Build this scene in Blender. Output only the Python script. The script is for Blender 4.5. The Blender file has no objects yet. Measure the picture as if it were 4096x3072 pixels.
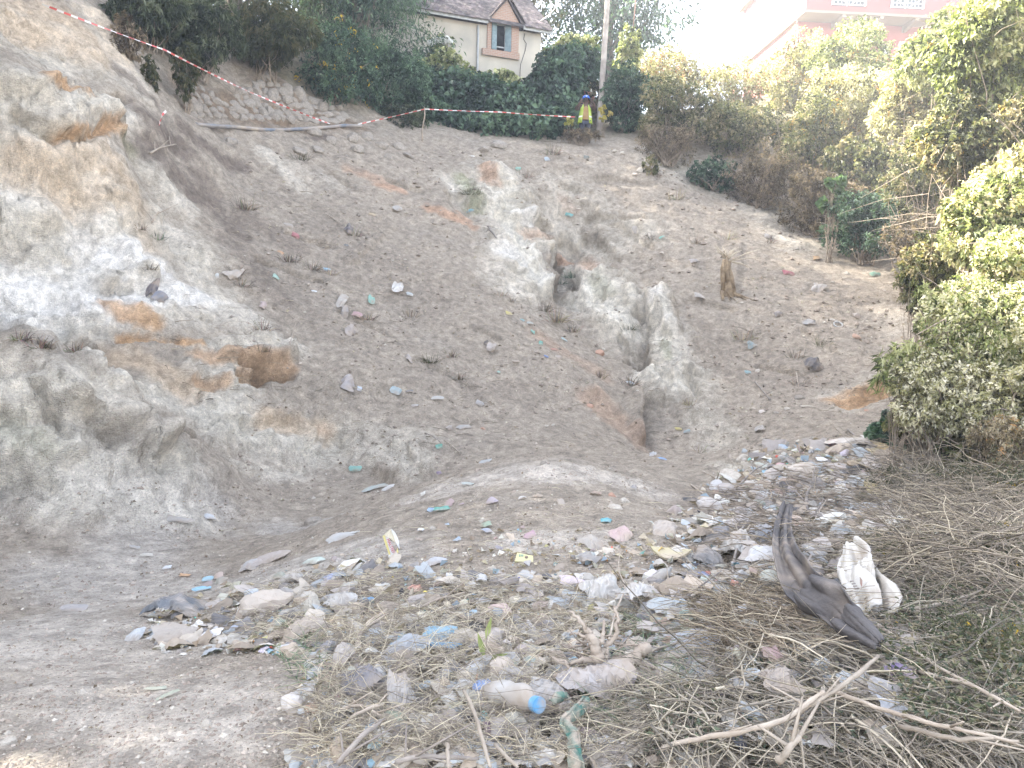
import bpy, bmesh, math, random
import numpy as np
from mathutils import Vector, Matrix, Euler
rnd = random.Random(7)
nrs = np.random.RandomState(11)
scene = bpy.context.scene
C = scene.collection
R = math.radians

# ------------------------------------------------------------------ camera
F = 804.0                                  # focal length in pixels of a 1024 wide picture
cam_d = bpy.data.cameras.new('camera')
cam_d.sensor_width = 36.0
cam_d.lens = 36.0 * F / 1024.0
cam_d.clip_start = 0.05
cam_d.clip_end = 3000.0
cam = bpy.data.objects.new('camera', cam_d)
C.objects.link(cam)
CAM_M = Matrix.Rotation(R(90 - 6), 4, 'X') @ Matrix.Rotation(R(1.6), 4, 'Z')
cam.matrix_world = CAM_M
scene.camera = cam

# ------------------------------------------------------------------ world, sun, exposure
SUN_AZ, SUN_EL = -74.0, 38.0               # degrees left of straight ahead, height
HAZE = 0.0026
world = bpy.data.worlds.new('World')
scene.world = world
world.use_nodes = True
wn = world.node_tree
wn.nodes.clear()
sky = wn.nodes.new('ShaderNodeTexSky')
sky.sky_type = 'NISHITA'
sky.sun_disc = False
sky.sun_elevation = R(SUN_EL)
sky.sun_rotation = R(SUN_AZ)
sky.altitude = 1200
sky.air_density = 1.0
sky.dust_density = 4.0
sky.ozone_density = 1.0
bg = wn.nodes.new('ShaderNodeBackground')
bg.inputs['Strength'].default_value = 0.15
wo = wn.nodes.new('ShaderNodeOutputWorld')
bw_ = wn.nodes.new('ShaderNodeRGBToBW')
mixs = wn.nodes.new('ShaderNodeMix'); mixs.data_type = 'RGBA'; mixs.inputs[0].default_value = 0.62
tint = wn.nodes.new('ShaderNodeMix'); tint.data_type = 'RGBA'; tint.blend_type = 'MULTIPLY'; tint.inputs[0].default_value = 1.0
tint.inputs[7].default_value = (1.0, 0.985, 0.975, 1)
wn.links.new(sky.outputs[0], bw_.inputs[0])
wn.links.new(sky.outputs[0], mixs.inputs[6])
wn.links.new(bw_.outputs[0], tint.inputs[6])
wn.links.new(tint.outputs[2], mixs.inputs[7])
wn.links.new(mixs.outputs[2], bg.inputs['Color'])
wn.links.new(bg.outputs[0], wo.inputs['Surface'])
sun_d = bpy.data.lights.new('sun', 'SUN')
sun_d.energy = 4.6
sun_d.angle = R(0.6)
sun_d.color = (1.0, 0.93, 0.82)
sun = bpy.data.objects.new('sun', sun_d)
C.objects.link(sun)
sdir = Vector((math.sin(R(SUN_AZ)) * math.cos(R(SUN_EL)), math.cos(R(SUN_AZ)) * math.cos(R(SUN_EL)), math.sin(R(SUN_EL))))
sun.rotation_euler = sdir.to_track_quat('Z', 'Y').to_euler()
sun.location = (0, 0, 40)
vs = scene.view_settings
vs.view_transform = 'Standard'
vs.look = 'None'
vs.gamma = 1.0
vs.use_curve_mapping = False
vs.exposure = 3.34
cy = scene.cycles
cy.max_bounces = 6
cy.diffuse_bounces = 3
cy.glossy_bounces = 2
cy.transmission_bounces = 4
cy.transparent_max_bounces = 6
cy.volume_bounces = 0
cy.caustics_reflective = False
cy.caustics_refractive = False

# ------------------------------------------------------------------ picture <-> world
M3 = np.array(CAM_M.to_3x3())
def ray(px, py):
    d = CAM_M.to_3x3() @ Vector(((px - 512) / F, (384 - py) / F, -1.0))
    return d
def W(px, py, Y):
    d = ray(px, py)
    return d * (Y / d.y)
def proj(P):
    """world points (N,3) -> pixel x, y"""
    c = P @ M3
    w = -c[:, 2]
    w = np.where(w < 0.05, 0.05, w)
    return 512 + F * c[:, 0] / w, 384 - F * c[:, 1] / w

# ------------------------------------------------------------------ numpy noise
def hash3(i, j, k, s):
    h = (i.astype(np.int64) * 374761393 + j.astype(np.int64) * 668265263 + k.astype(np.int64) * 2147483647 + s * 974634777) & 0xffffffff
    h = ((h ^ (h >> 13)) * 1274126177) & 0xffffffff
    h = h ^ (h >> 16)
    return (h & 0xffff) / 65535.0
def vnoise(P, s=0):
    Q = np.floor(P)
    f = P - Q
    f = f * f * (3 - 2 * f)
    i, j, k = Q[:, 0], Q[:, 1], Q[:, 2]
    r = 0
    for a in (0, 1):
        wa = f[:, 0] if a else 1 - f[:, 0]
        for b in (0, 1):
            wb = f[:, 1] if b else 1 - f[:, 1]
            for c in (0, 1):
                wc = f[:, 2] if c else 1 - f[:, 2]
                r = r + wa * wb * wc * hash3(i + a, j + b, k + c, s)
    return r * 2 - 1
def fbm(P, sc, octv=4, s=0, gain=0.5, ridged=False):
    P = P / sc
    a = 1.0
    t = 0
    n = 0
    for o in range(octv):
        v = vnoise(P + 17.3 * o, s + o)
        if ridged:
            v = 1 - 2 * np.abs(v)
        t = t + a * v
        n += a
        a *= gain
        P = P * 2.03
    return t / n
def sstep(a, b, x):
    t = np.clip((x - a) / (b - a), 0, 1)
    return t * t * (3 - 2 * t)

# ------------------------------------------------------------------ object helpers
def tag(o, label=None, cat=None, group=None, kind=None):
    if label: o['label'] = label
    if cat: o['category'] = cat
    if group: o['group'] = group
    if kind: o['kind'] = kind
    return o
def empty(name, loc, label=None, cat=None, group=None, rz=0.0):
    o = bpy.data.objects.new(name, None)
    o.empty_display_size = 0.2
    C.objects.link(o)
    o.location = loc
    o.rotation_euler = (0, 0, rz)
    return tag(o, label, cat, group)
def link(name, me, mat=None, parent=None):
    o = bpy.data.objects.new(name, me)
    C.objects.link(o)
    if mat is not None and not me.materials:
        me.materials.append(mat)
    if parent is not None:
        o.parent = parent
    return o
def np_mesh(name, V, faces, col=None, smooth=False, uv=None):
    """faces: (N,3) or (N,4) array, or list of lists"""
    me = bpy.data.meshes.new(name)
    V = np.asarray(V, dtype=np.float32)
    if isinstance(faces, np.ndarray):
        n, k = faces.shape
        me.vertices.add(len(V))
        me.vertices.foreach_set('co', V.ravel())
        me.loops.add(n * k)
        me.loops.foreach_set('vertex_index', faces.astype(np.int32).ravel())
        me.polygons.add(n)
        me.polygons.foreach_set('loop_start', np.arange(0, n * k, k, dtype=np.int32))
        me.polygons.foreach_set('loop_total', np.full(n, k, dtype=np.int32))
        me.polygons.foreach_set('use_smooth', np.full(n, smooth))
        me.update(calc_edges=True)
    else:
        me.from_pydata([tuple(map(float, v)) for v in V], [], faces)
        me.polygons.foreach_set('use_smooth', [smooth] * len(me.polygons))
    if col is not None:
        a = me.color_attributes.new('Col', 'FLOAT_COLOR', 'POINT')
        c = np.ones((len(V), 4), dtype=np.float32)
        c[:, :3] = col
        a.data.foreach_set('color', c.ravel())
    return me
class MB:
    """collects simple solids into one mesh"""
    def __init__(s):
        s.v = []; s.f = []; s.sm = []; s.c = []
    def add(s, vs_, fs, smooth=False, col=None):
        b = len(s.v)
        s.v += [tuple(v) for v in vs_]
        s.f += [[i + b for i in f] for f in fs]
        s.sm += [smooth] * len(fs)
        if col is not None: s.c += [col] * len(vs_)
    def box(s, c, size, M=None, bev=0.0, col=None):
        hx, hy, hz = size[0] / 2, size[1] / 2, size[2] / 2
        vs_ = [Vector((x, y, z)) for x in (-hx, hx) for y in (-hy, hy) for z in (-hz, hz)]
        if M is not None: vs_ = [M @ v for v in vs_]
        vs_ = [v + Vector(c) for v in vs_]
        s.add(vs_, [[0, 1, 3, 2], [4, 6, 7, 5], [0, 4, 5, 1], [2, 3, 7, 6], [0, 2, 6, 4], [1, 5, 7, 3]], False, col)
    def tube(s, pts, rad, n=8, cap=True, col=None, smooth=True, flat=1.0):
        pts = [Vector(p) for p in pts]
        if not hasattr(rad, '__len__'): rad = [rad] * len(pts)
        ref = Vector((0.3, 0.2, 1)).normalized()
        rings = []
        for i, p in enumerate(pts):
            d = (pts[min(i + 1, len(pts) - 1)] - pts[max(i - 1, 0)]).normalized()
            if abs(d.dot(ref)) > 0.97: ref = Vector((1, 0.1, 0.1)).normalized()
            a = d.cross(ref).normalized(); b = d.cross(a).normalized()
            ref = -b.cross(d).cross(d).normalized() if False else ref
            rings.append([p + (a * math.cos(2 * math.pi * k / n) + b * flat * math.sin(2 * math.pi * k / n)) * rad[i] for k in range(n)])
        vs_ = [v for r in rings for v in r]
        fs = [[i * n + k, i * n + (k + 1) % n, (i + 1) * n + (k + 1) % n, (i + 1) * n + k] for i in range(len(pts) - 1) for k in range(n)]
        if cap:
            fs.append(list(range(n))[::-1]); fs.append([(len(pts) - 1) * n + k for k in range(n)])
        s.add(vs_, fs, smooth, col)
    def mesh(s, name):
        me = bpy.data.meshes.new(name)
        me.from_pydata(s.v, [], s.f)
        me.polygons.foreach_set('use_smooth', s.sm)
        if s.c and len(s.c) == len(s.v):
            a = me.color_attributes.new('Col', 'FLOAT_COLOR', 'POINT')
            a.data.foreach_set('color', np.array([tuple(c) + (1,) for c in s.c], dtype=np.float32).ravel())
        return me
    def build(s, name, mat, parent=None):
        return link(name, s.mesh(name), mat, parent)

# ------------------------------------------------------------------ materials
def new_mat(name):
    m = bpy.data.materials.new(name)
    m.use_nodes = True
    nt = m.node_tree
    b = nt.nodes['Principled BSDF']
    return m, nt, b
def mat_noise(name, c1, c2, scale=8, rough=0.85, bump=0.3, bscale=60, detail=6, trans=0.0, spec=0.3, attr=False, dust=None, dist=0.01, metallic=0.0, alpha=1.0):
    """two-tone noisy material, in object space; attr multiplies by the Col attribute"""
    m, nt, b = new_mat(name)
    N, L = nt.nodes.new, nt.links.new
    tc = N('ShaderNodeTexCoord')
    n1 = N('ShaderNodeTexNoise'); n1.inputs['Scale'].default_value = scale; n1.inputs['Detail'].default_value = detail
    L(tc.outputs['Object'], n1.inputs['Vector'])
    cr = N('ShaderNodeValToRGB')
    cr.color_ramp.elements[0].position = 0.35; cr.color_ramp.elements[0].color = (*c1, 1)
    cr.color_ramp.elements[1].position = 0.68; cr.color_ramp.elements[1].color = (*c2, 1)
    L(n1.outputs['Fac'], cr.inputs['Fac'])
    out = cr.outputs['Color']
    if attr:
        at = N('ShaderNodeAttribute'); at.attribute_name = 'Col'
        mx = N('ShaderNodeMix'); mx.data_type = 'RGBA'; mx.blend_type = 'MULTIPLY'; mx.inputs[0].default_value = 1
        L(at.outputs['Color'], mx.inputs[6]); L(out, mx.inputs[7]); out = mx.outputs[2]
    if dust is not None:
        n3 = N('ShaderNodeTexNoise'); n3.inputs['Scale'].default_value = scale * 0.7; n3.inputs['Detail'].default_value = 8
        L(tc.outputs['Object'], n3.inputs['Vector'])
        r3 = N('ShaderNodeValToRGB'); r3.color_ramp.elements[0].position = 0.5 - dust * 0.35; r3.color_ramp.elements[1].position = 0.78 - dust * 0.2
        L(n3.outputs['Fac'], r3.inputs['Fac'])
        mx = N('ShaderNodeMix'); mx.data_type = 'RGBA'
        L(r3.outputs['Color'], mx.inputs[0]); L(out, mx.inputs[6]); mx.inputs[7].default_value = (0.36, 0.30, 0.24, 1); out = mx.outputs[2]
    L(out, b.inputs['Base Color'])
    b.inputs['Roughness'].default_value = rough
    b.inputs['Specular IOR Level'].default_value = spec
    b.inputs['Metallic'].default_value = metallic
    if bump:
        n2 = N('ShaderNodeTexNoise'); n2.inputs['Scale'].default_value = bscale; n2.inputs['Detail'].default_value = 5
        L(tc.outputs['Object'], n2.inputs['Vector'])
        bm_ = N('ShaderNodeBump'); bm_.inputs['Strength'].default_value = bump; bm_.inputs['Distance'].default_value = dist
        L(n2.outputs['Fac'], bm_.inputs['Height']); L(bm_.outputs[0], b.inputs['Normal'])
    if trans > 0:
        tr = N('ShaderNodeBsdfTranslucent'); ms = N('ShaderNodeMixShader'); ms.inputs[0].default_value = trans
        L(out, tr.inputs['Color'])
        L(b.outputs[0], ms.inputs[1]); L(tr.outputs[0], ms.inputs[2])
        L(ms.outputs[0], nt.nodes['Material Output'].inputs['Surface'])
    return m
def mat_leaf(name, trans=0.35, rough=0.5, spec=0.4):
    m, nt, b = new_mat(name)
    N, L = nt.nodes.new, nt.links.new
    at = N('ShaderNodeAttribute'); at.attribute_name = 'Col'
    L(at.outputs['Color'], b.inputs['Base Color'])
    b.inputs['Roughness'].default_value = rough
    b.inputs['Specular IOR Level'].default_value = spec
    tr = N('ShaderNodeBsdfTranslucent')
    mul = N('ShaderNodeMix'); mul.data_type = 'RGBA'; mul.blend_type = 'MULTIPLY'; mul.inputs[0].default_value = 1
    mul.inputs[7].default_value = (1.25, 1.3, 0.7, 1)
    L(at.outputs['Color'], mul.inputs[6]); L(mul.outputs[2], tr.inputs['Color'])
    ms = N('ShaderNodeMixShader'); ms.inputs[0].default_value = trans
    L(b.outputs[0], ms.inputs[1]); L(tr.outputs[0], ms.inputs[2])
    L(ms.outputs[0], nt.nodes['Material Output'].inputs['Surface'])
    return m

# ------------------------------------------------------------------ the ground: control points
# (picture x, picture y, distance ahead)
CP = [
 # foreground, rubbish-strewn shelf and its mound
 (500,768,2.35),(250,768,2.35),(60,768,2.3),(760,768,2.4),(960,768,2.35),
 (500,700,2.75),(300,700,2.8),(120,700,2.9),(800,690,2.85),
 (500,620,3.65),(380,620,3.7),(280,650,3.45),(650,620,3.6),(780,610,3.7),
 (500,550,5.0),(400,550,5.2),(620,550,5.0),(700,560,4.7),(780,540,5.2),
 (530,500,6.4),(430,510,6.6),(620,505,6.3),
 (540,457,7.9),(500,460,8.0),(445,475,8.1),(390,500,7.9),(600,466,8.0),(650,490,7.5),(690,507,7.1),
 (350,535,6.4),(310,560,5.7),(260,590,4.9),
 # bottom left heap
 (0,628,4.0),(60,628,4.15),(120,638,4.1),(180,655,3.85),(20,690,3.0),
 # pit floor left
 (0,600,6.0),(100,600,6.1),(190,590,6.2),(0,560,7.0),(100,560,7.4),(200,560,7.6),(270,550,7.7),
 (200,520,9.2),(280,520,9.3),(330,510,9.7),(250,480,11.0),(330,480,11.3),(390,483,11.3),(350,462,12.4),(400,470,12.2),
 # behind the mound
 (520,440,12.6),(600,446,12.6),(460,445,12.6),
 # near spur, left
 (0,520,7.9),(50,520,8.0),(110,510,8.6),(150,500,9.2),
 (0,470,8.1),(60,460,8.3),(120,460,8.8),(170,470,9.3),(205,492,9.7),
 (0,400,8.6),(60,400,8.8),(110,400,9.1),(150,425,9.4),
 (0,340,9.0),(40,338,9.3),(80,335,9.5),(105,365,9.5),
 # white cliff
 (0,325,11.6),(50,310,12.0),(30,280,12.0),(90,300,12.2),(0,240,12.3),(60,230,12.8),(120,270,13.0),(0,180,12.7),(60,170,13.2),
 (0,120,12.9),(50,130,13.1),(100,140,13.9),(140,170,15.0),(140,220,15.2),(170,270,14.6),
 (0,60,13.3),(30,70,13.6),(60,92,14.4),(110,98,15.2),(150,115,16.5),
 (100,340,12.0),(100,350,11.9),(150,350,12.1),(200,360,12.6),(180,400,11.8),(230,400,12.1),(195,440,11.1),(240,450,11.5),(290,465,12.0),
 (270,430,12.3),(320,450,12.7),(190,320,13.2),(230,340,13.3),(280,345,14.2),
 # upper bank top left
 (60,80,15.2),(0,45,14.6),(60,50,16.0),(110,60,17.2),(0,0,15.8),(60,0,17.0),(110,20,18.0),(140,80,18.2),
 (180,90,20.2),(190,60,21.5),(260,70,23.5),(330,90,25.5),(200,20,24.0),(300,40,26.5),
 # ledge under the stones, brown slope
 (180,120,18.0),(210,130,19.5),(280,130,22.0),(350,130,23.6),(330,112,24.8),(260,118,22.4),
 (170,170,16.6),(200,200,17.0),(240,180,18.8),(300,180,20.3),(350,170,21.9),(390,160,22.9),(260,155,20.3),(370,142,23.6),
 (220,250,15.6),(280,250,17.0),(340,240,18.4),(400,220,20.3),(440,200,21.7),
 (280,310,15.2),(350,300,16.4),(420,290,17.6),(480,280,18.6),
 (330,370,13.9),(400,370,14.8),(480,360,16.0),(540,350,16.8),(590,380,16.2),
 (380,430,13.1),(460,420,13.7),(540,410,14.5),(600,425,14.6),(640,455,14.3),
 (420,145,25.3),(460,148,25.6),(510,143,26.2),(560,150,26.2),(590,141,28.2),(620,141,27.8),
 (450,180,23.4),(510,180,24.0),
 # gully with the white faces
 (475,235,21.2),(500,210,23.0),(530,220,23.2),(510,260,20.6),(530,290,20.0),(545,260,21.4),(540,300,20.2),
 (560,270,23.4),(558,300,22.4),(575,300,21.8),(590,320,20.2),(575,335,19.0),(610,360,18.6),
 (630,390,17.4),(645,410,16.8),(650,430,16.2),(690,455,14.9),(720,470,13.9),
 (590,260,22.6),(600,290,21.0),(620,290,20.6),(610,320,19.8),(640,330,19.4),(620,350,19.2),
 (600,220,24.2),(650,240,23.0),(660,300,20.2),(680,320,19.3),(680,370,18.0),(700,410,16.6),
 # right slope
 (600,170,25.6),(650,170,25.8),(640,150,27.0),(700,210,24.2),(720,240,22.6),(760,250,22.2),
 (720,280,21.0),(780,290,20.2),(840,290,20.0),(900,300,19.2),(940,320,18.6),
 (740,350,18.4),(800,350,17.9),(860,350,17.4),(905,350,17.4),
 (740,410,16.0),(800,410,15.3),(850,400,15.6),(890,400,15.3),
 (770,440,13.8),(820,430,14.2),(870,425,14.4),
 # vegetated bank to the right
 (720,190,26.6),(790,235,24.0),(860,265,21.6),(920,290,20.0),(960,310,18.8),
 (700,120,30.0),(780,150,28.5),(860,180,26.0),(940,210,23.5),(1010,240,21.0),
 (800,90,38.0),(950,110,33.0),(1100,150,24.0),
 (960,370,15.5),(1020,380,13.5),(1020,440,10.2),(1090,430,9.0),
 # right rubbish heap
 (730,478,9.0),(790,452,9.5),(850,440,9.7),(910,450,9.6),(960,476,9.0),(770,500,7.8),(850,480,8.4),(900,510,7.2),(960,530,6.4),
 (840,560,5.2),(1000,560,5.4),(920,620,3.9),(1010,640,3.5),(1020,500,7.0),(720,520,6.6),
 (880,428,12.8),(800,440,12.4),(940,440,12.4),
]
# direct world points (x, y, z): plateau beyond, flanks, behind the camera
CPW = [(-4,31,6.6),(4,31,6.6),(-8,38,8.2),(2,38,8.2),(14,40,9.2),(26,42,9.5),(-16,34,9.8),(-26,34,11),(40,50,9.8),(-40,50,12),(0,55,9.5),(-30,70,11),(30,70,10),(0,80,10),
 (-9,5,-.6),(-11.5,8,4.5),(-14.5,11,10),(-20,12,12),(-24,20,11),(-13,3,8.5),(-18,4,11),(-34,10,10),(-8,2,-1.5),  # left flank raised out of view to keep the sun off the pit
 (6,2.5,-1.1),(7.5,5,-.4),(9,8,.6),(12,12,2.0),(16,12,3.6),(14,5,2),(22,20,7.5),(24,8,6),(30,25,9),(40,10,8),
 (0,0.6,-1.55),(-4,0,-1.6),(4,0,-1.35),(0,-4,-1.6),(-8,-8,-1.5),(8,-8,-1.2),(0,-20,-1.5),(-30,-20,2),(30,-20,2),(-60,0,8),(60,0,8),(0,-60,0),(70,70,10),(-70,70,12),(0,120,10)]
cpts = np.array([tuple(W(*c)) for c in CP] + CPW)
def tps_fit(P, lam=0.02):
    n = len(P)
    d = np.linalg.norm(P[:, None, :2] - P[None, :, :2], axis=2)
    # conical kernel is stable with uneven data and keeps edges crisp
    K = d * 1.0
    A = np.zeros((n + 3, n + 3))
    A[:n, :n] = K - np.eye(n) * lam
    A[:n, n] = 1; A[:n, n + 1:] = P[:, :2]
    A[n, :n] = 1; A[n + 1:, :n] = P[:, :2].T
    b = np.zeros(n + 3); b[:n] = P[:, 2]
    return np.linalg.solve(A, b)
tw = tps_fit(cpts)
def tps(X, Y):
    sh = X.shape
    X = X.ravel(); Y = Y.ravel()
    out = np.full(X.shape, tw[-3]) + tw[-2] * X + tw[-1] * Y
    for k in range(len(cpts)):
        out += tw[k] * np.sqrt((X - cpts[k, 0]) ** 2 + (Y - cpts[k, 1]) ** 2 + 0.02)
    return out.reshape(sh)

# polar grid round the camera, dense in the view
az = np.concatenate([np.linspace(-180, -47, 36)[:-1], np.linspace(-47, 47, 660), np.linspace(47, 180, 36)[1:]])
rr = np.concatenate([np.geomspace(0.25, 1.9, 14)[:-1], np.geomspace(1.9, 8.6, 230)[:-1], np.linspace(8.6, 28.5, 470)[:-1], np.geomspace(28.5, 70, 34)[:-1], np.geomspace(70, 320, 10)])
AZ, RR = np.meshgrid(np.radians(az), rr)
GX = np.sin(AZ) * RR; GY = np.cos(AZ) * RR
# evaluate on every second node then interpolate for speed
def coarse_eval(fn, st=3):
    ia = np.unique(np.concatenate([np.arange(0, len(az), st), [len(az) - 1]]))
    ir = np.unique(np.concatenate([np.arange(0, len(rr), st), [len(rr) - 1]]))
    Z = fn(GX[np.ix_(ir, ia)], GY[np.ix_(ir, ia)])
    Z2 = np.empty((len(ir), len(az)))
    for i in range(len(ir)): Z2[i] = np.interp(np.arange(len(az)), ia, Z[i])
    Z3 = np.empty((len(rr), len(az)))
    for j in range(len(az)): Z3[:, j] = np.interp(np.arange(len(rr)), ir, Z2[:, j])
    return Z3
GZ = coarse_eval(tps)
far = sstep(60, 130, RR)
GZ = GZ * (1 - far) + 9.5 * far
V = np.stack([GX, GY, GZ], -1)
nr, na = GX.shape
def grid_normals(V):
    du = np.gradient(V, axis=1); dv = np.gradient(V, axis=0)
    n = np.cross(du, dv)
    n /= np.linalg.norm(n, axis=-1, keepdims=True) + 1e-12
    n[n[..., 2] < 0] *= -1
    return n
NB = grid_normals(V)
# smooth the base normals a little
for _ in range(3):
    NB[1:-1] = (NB[:-2] + NB[1:-1] + NB[2:]) / 3
NB /= np.linalg.norm(NB, axis=-1, keepdims=True)
# coarse mesh for casting picture rays on the base ground
cs = V[::4, ::4]
def grid_faces(nr, na):
    i = np.arange(nr - 1)[:, None] * na + np.arange(na - 1)[None, :]
    return np.stack([i, i + 1, i + 1 + na, i + na], -1).reshape(-1, 4)
_bm = np_mesh('base_cast', cs.reshape(-1, 3), grid_faces(cs.shape[0], cs.shape[1]))
from mathutils.bvhtree import BVHTree
_bvh0 = BVHTree.FromPolygons([tuple(v) for v in cs.reshape(-1, 3)], grid_faces(cs.shape[0], cs.shape[1]).tolist())
def hit0(px, py):
    d = ray(px, py).normalized()
    h = _bvh0.ray_cast(Vector((0, 0, 0)), d)
    if h[0] is None: return np.array(W(px, py, 25))
    return np.array(h[0])
VF = V.reshape(-1, 3).copy(); NF = NB.reshape(-1, 3)
PX, PY = proj(VF)
front = VF[:, 1] > 0.3
def capsule(x1, y1, x2, y2, r, soft=0.45, nz=0.35, sc=None, seed=5):
    """mask of ground within r picture-pixels of a stroke lying on the ground, edges broken up by noise"""
    a = hit0(x1, y1); b = hit0(x2, y2)
    rw = r * 0.5 * (np.linalg.norm(a) + np.linalg.norm(b)) / F
    lo = np.minimum(a, b) - rw * 2.2; hi = np.maximum(a, b) + rw * 2.2
    m = np.zeros(len(VF))
    idx = np.where(np.all((VF > lo) & (VF < hi), axis=1))[0]
    if len(idx) == 0: return m
    P = VF[idx]
    ab = b - a
    t = np.clip(((P - a) @ ab) / max(ab @ ab, 1e-9), 0, 1)
    d = np.linalg.norm(P - a - t[:, None] * ab, axis=1) / rw
    d = d + nz * fbm(P, sc or rw * 0.7, 4, seed)
    m[idx] = 1 - sstep(1 - soft, 1 + soft, d)
    return m

# ------------------------------------------------------------------ the ground: relief
def strokes(L, soft=0.6, nz=0.75, seed=5):
    m = np.zeros(len(VF))
    for s in L:
        m = np.maximum(m, capsule(*s[:5], soft=soft, nz=nz, seed=seed) * (s[5] if len(s) > 5 else 1))
    return m
ROCK = [(100,20,130,80,20,.6),(470,190,500,200,24,.5),(560,215,620,235,24,.4),(700,420,720,440,16,.5),(150,170,170,200,18,.8),(160,230,190,260,26,.9),(190,280,235,325,24,.8),(150,260,150,300,28),(240,330,290,350,14,.7),(240,470,300,470,16,.5),(330,430,420,440,18,.45),(60,500,190,520,26,.5),(0,95,70,105,26),(60,115,120,110,16),(0,160,90,150,34),(0,230,120,200,40),(0,290,110,270,36),(120,230,135,290,26),(150,300,200,320,16,.7),(30,330,90,320,20),
 (30,30,90,60,26,.8),(0,20,40,60,30,.8),(105,370,230,380,30),(150,400,240,420,26),(200,350,280,350,10,.8),(210,430,330,445,22),(330,450,420,460,14,.6),
 (20,400,90,400,40,.75),(60,450,180,470,26,.6),(0,470,60,500,26,.7),(400,455,420,480,13,.8),(420,470,400,480,8,.6),
 (265,155,300,190,9,.65),(285,165,330,185,12,.3),(455,185,475,205,16,.9),(505,190,515,290,22,.8),(490,175,520,215,20),(500,215,535,250,17),(520,250,540,290,10),(570,290,620,300,20),(600,320,640,340,24,.8),
 (655,305,668,350,15),(660,340,690,400,20),(600,250,640,235,22,.55),(560,240,600,250,20,.6),(700,400,720,440,14,.5),(660,400,650,380,14),(725,465,740,470,10),
 (560,190,600,215,18,.35),(660,160,720,190,22,.6),(760,215,800,245,22,.45),(850,400,880,385,22,.5),(900,320,950,300,24,.3)]
rock = strokes(ROCK, soft=.95, nz=.9)
dist = np.linalg.norm(VF, axis=1)
wgt = sstep(1.0, 2.0, dist)
slope = 1 - NF[:, 2]
D = np.zeros(len(VF))
inview = front & (np.abs(VF[:, 0]) < VF[:, 1] * 1.2 + 2) & (VF[:, 1] < 45)
I = np.where(inview)[0]
P = VF[I]
Ps = P * np.array([1, 1, 0.55])
rk = rock[I]; sl = sstep(0.04, 0.25, slope[I])
far_w = sstep(5.0, 9.0, dist[I])
d = np.zeros(len(I))
# broken rock
gul = np.clip(capsule(490, 200, 560, 300, 60, nz=.2) + capsule(590, 290, 690, 400, 62, nz=.2) + capsule(560, 210, 640, 240, 40, nz=.2), 0, 1)[I]
rid = fbm(Ps + 0.25 * np.stack([vnoise(P * 1.5, 40), vnoise(P * 1.5, 41), vnoise(P * 1.5, 42)], 1), 1.7, 6, 1, 0.55, True)
d += rk * far_w * ((0.34 + .30 * gul) * rid - 0.05)
d += gul * far_w * (.16 * fbm(P * np.array([1.6, 1, .6]), 1.1, 5, 133, .6, True) + .07 * fbm(P, .35, 3, 134, .6, True))
cell = fbm(P, 0.5, 4, 9, 0.55, True)
d += rk * far_w * 0.07 * cell
d += rk * far_w * 0.03 * fbm(P, 0.24, 3, 61, 0.65, True)
d += (1 - rk) * far_w * 0.035 * fbm(P, 0.35, 4, 62, 0.65)
# terraced blocks in the rock: quantised low noise
q = fbm(P * np.array([1, 1, 1.6]), 0.9, 2, 77) * 4
crk = fbm(P * np.array([1, 1, .75]), .85, 4, 88, .6)
d -= rk * far_w * .07 * np.exp(-(crk / .04) ** 2)
crk = fbm(P, .4, 3, 89, .6)
d -= rk * far_w * .03 * np.exp(-(crk / .05) ** 2)
d += rk * far_w * 0.06 * (np.floor(q) + sstep(0.35, 0.65, q - np.floor(q)))
# soil slopes: soft humps, rills running down
d += (1 - rk) * far_w * 0.16 * fbm(P, 2.4, 3, 3)
d += (1 - rk) * far_w * sl * 0.10 * fbm(P * np.array([1, 1, 0.35]), 0.55, 4, 14, 0.55, True)
d += (0.018 + 0.02 * far_w) * fbm(P, 0.22, 4, 21, 0.6)
d += 0.008 * (1 + far_w) * fbm(P, 0.06, 2, 22, 0.6)
# foreground heaps, lumpy
near = 1 - sstep(7.5, 9.5, dist[I])
d += near * 0.05 * fbm(P, 0.7, 4, 31, 0.55)
D[I] = d * wgt[I]
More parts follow.
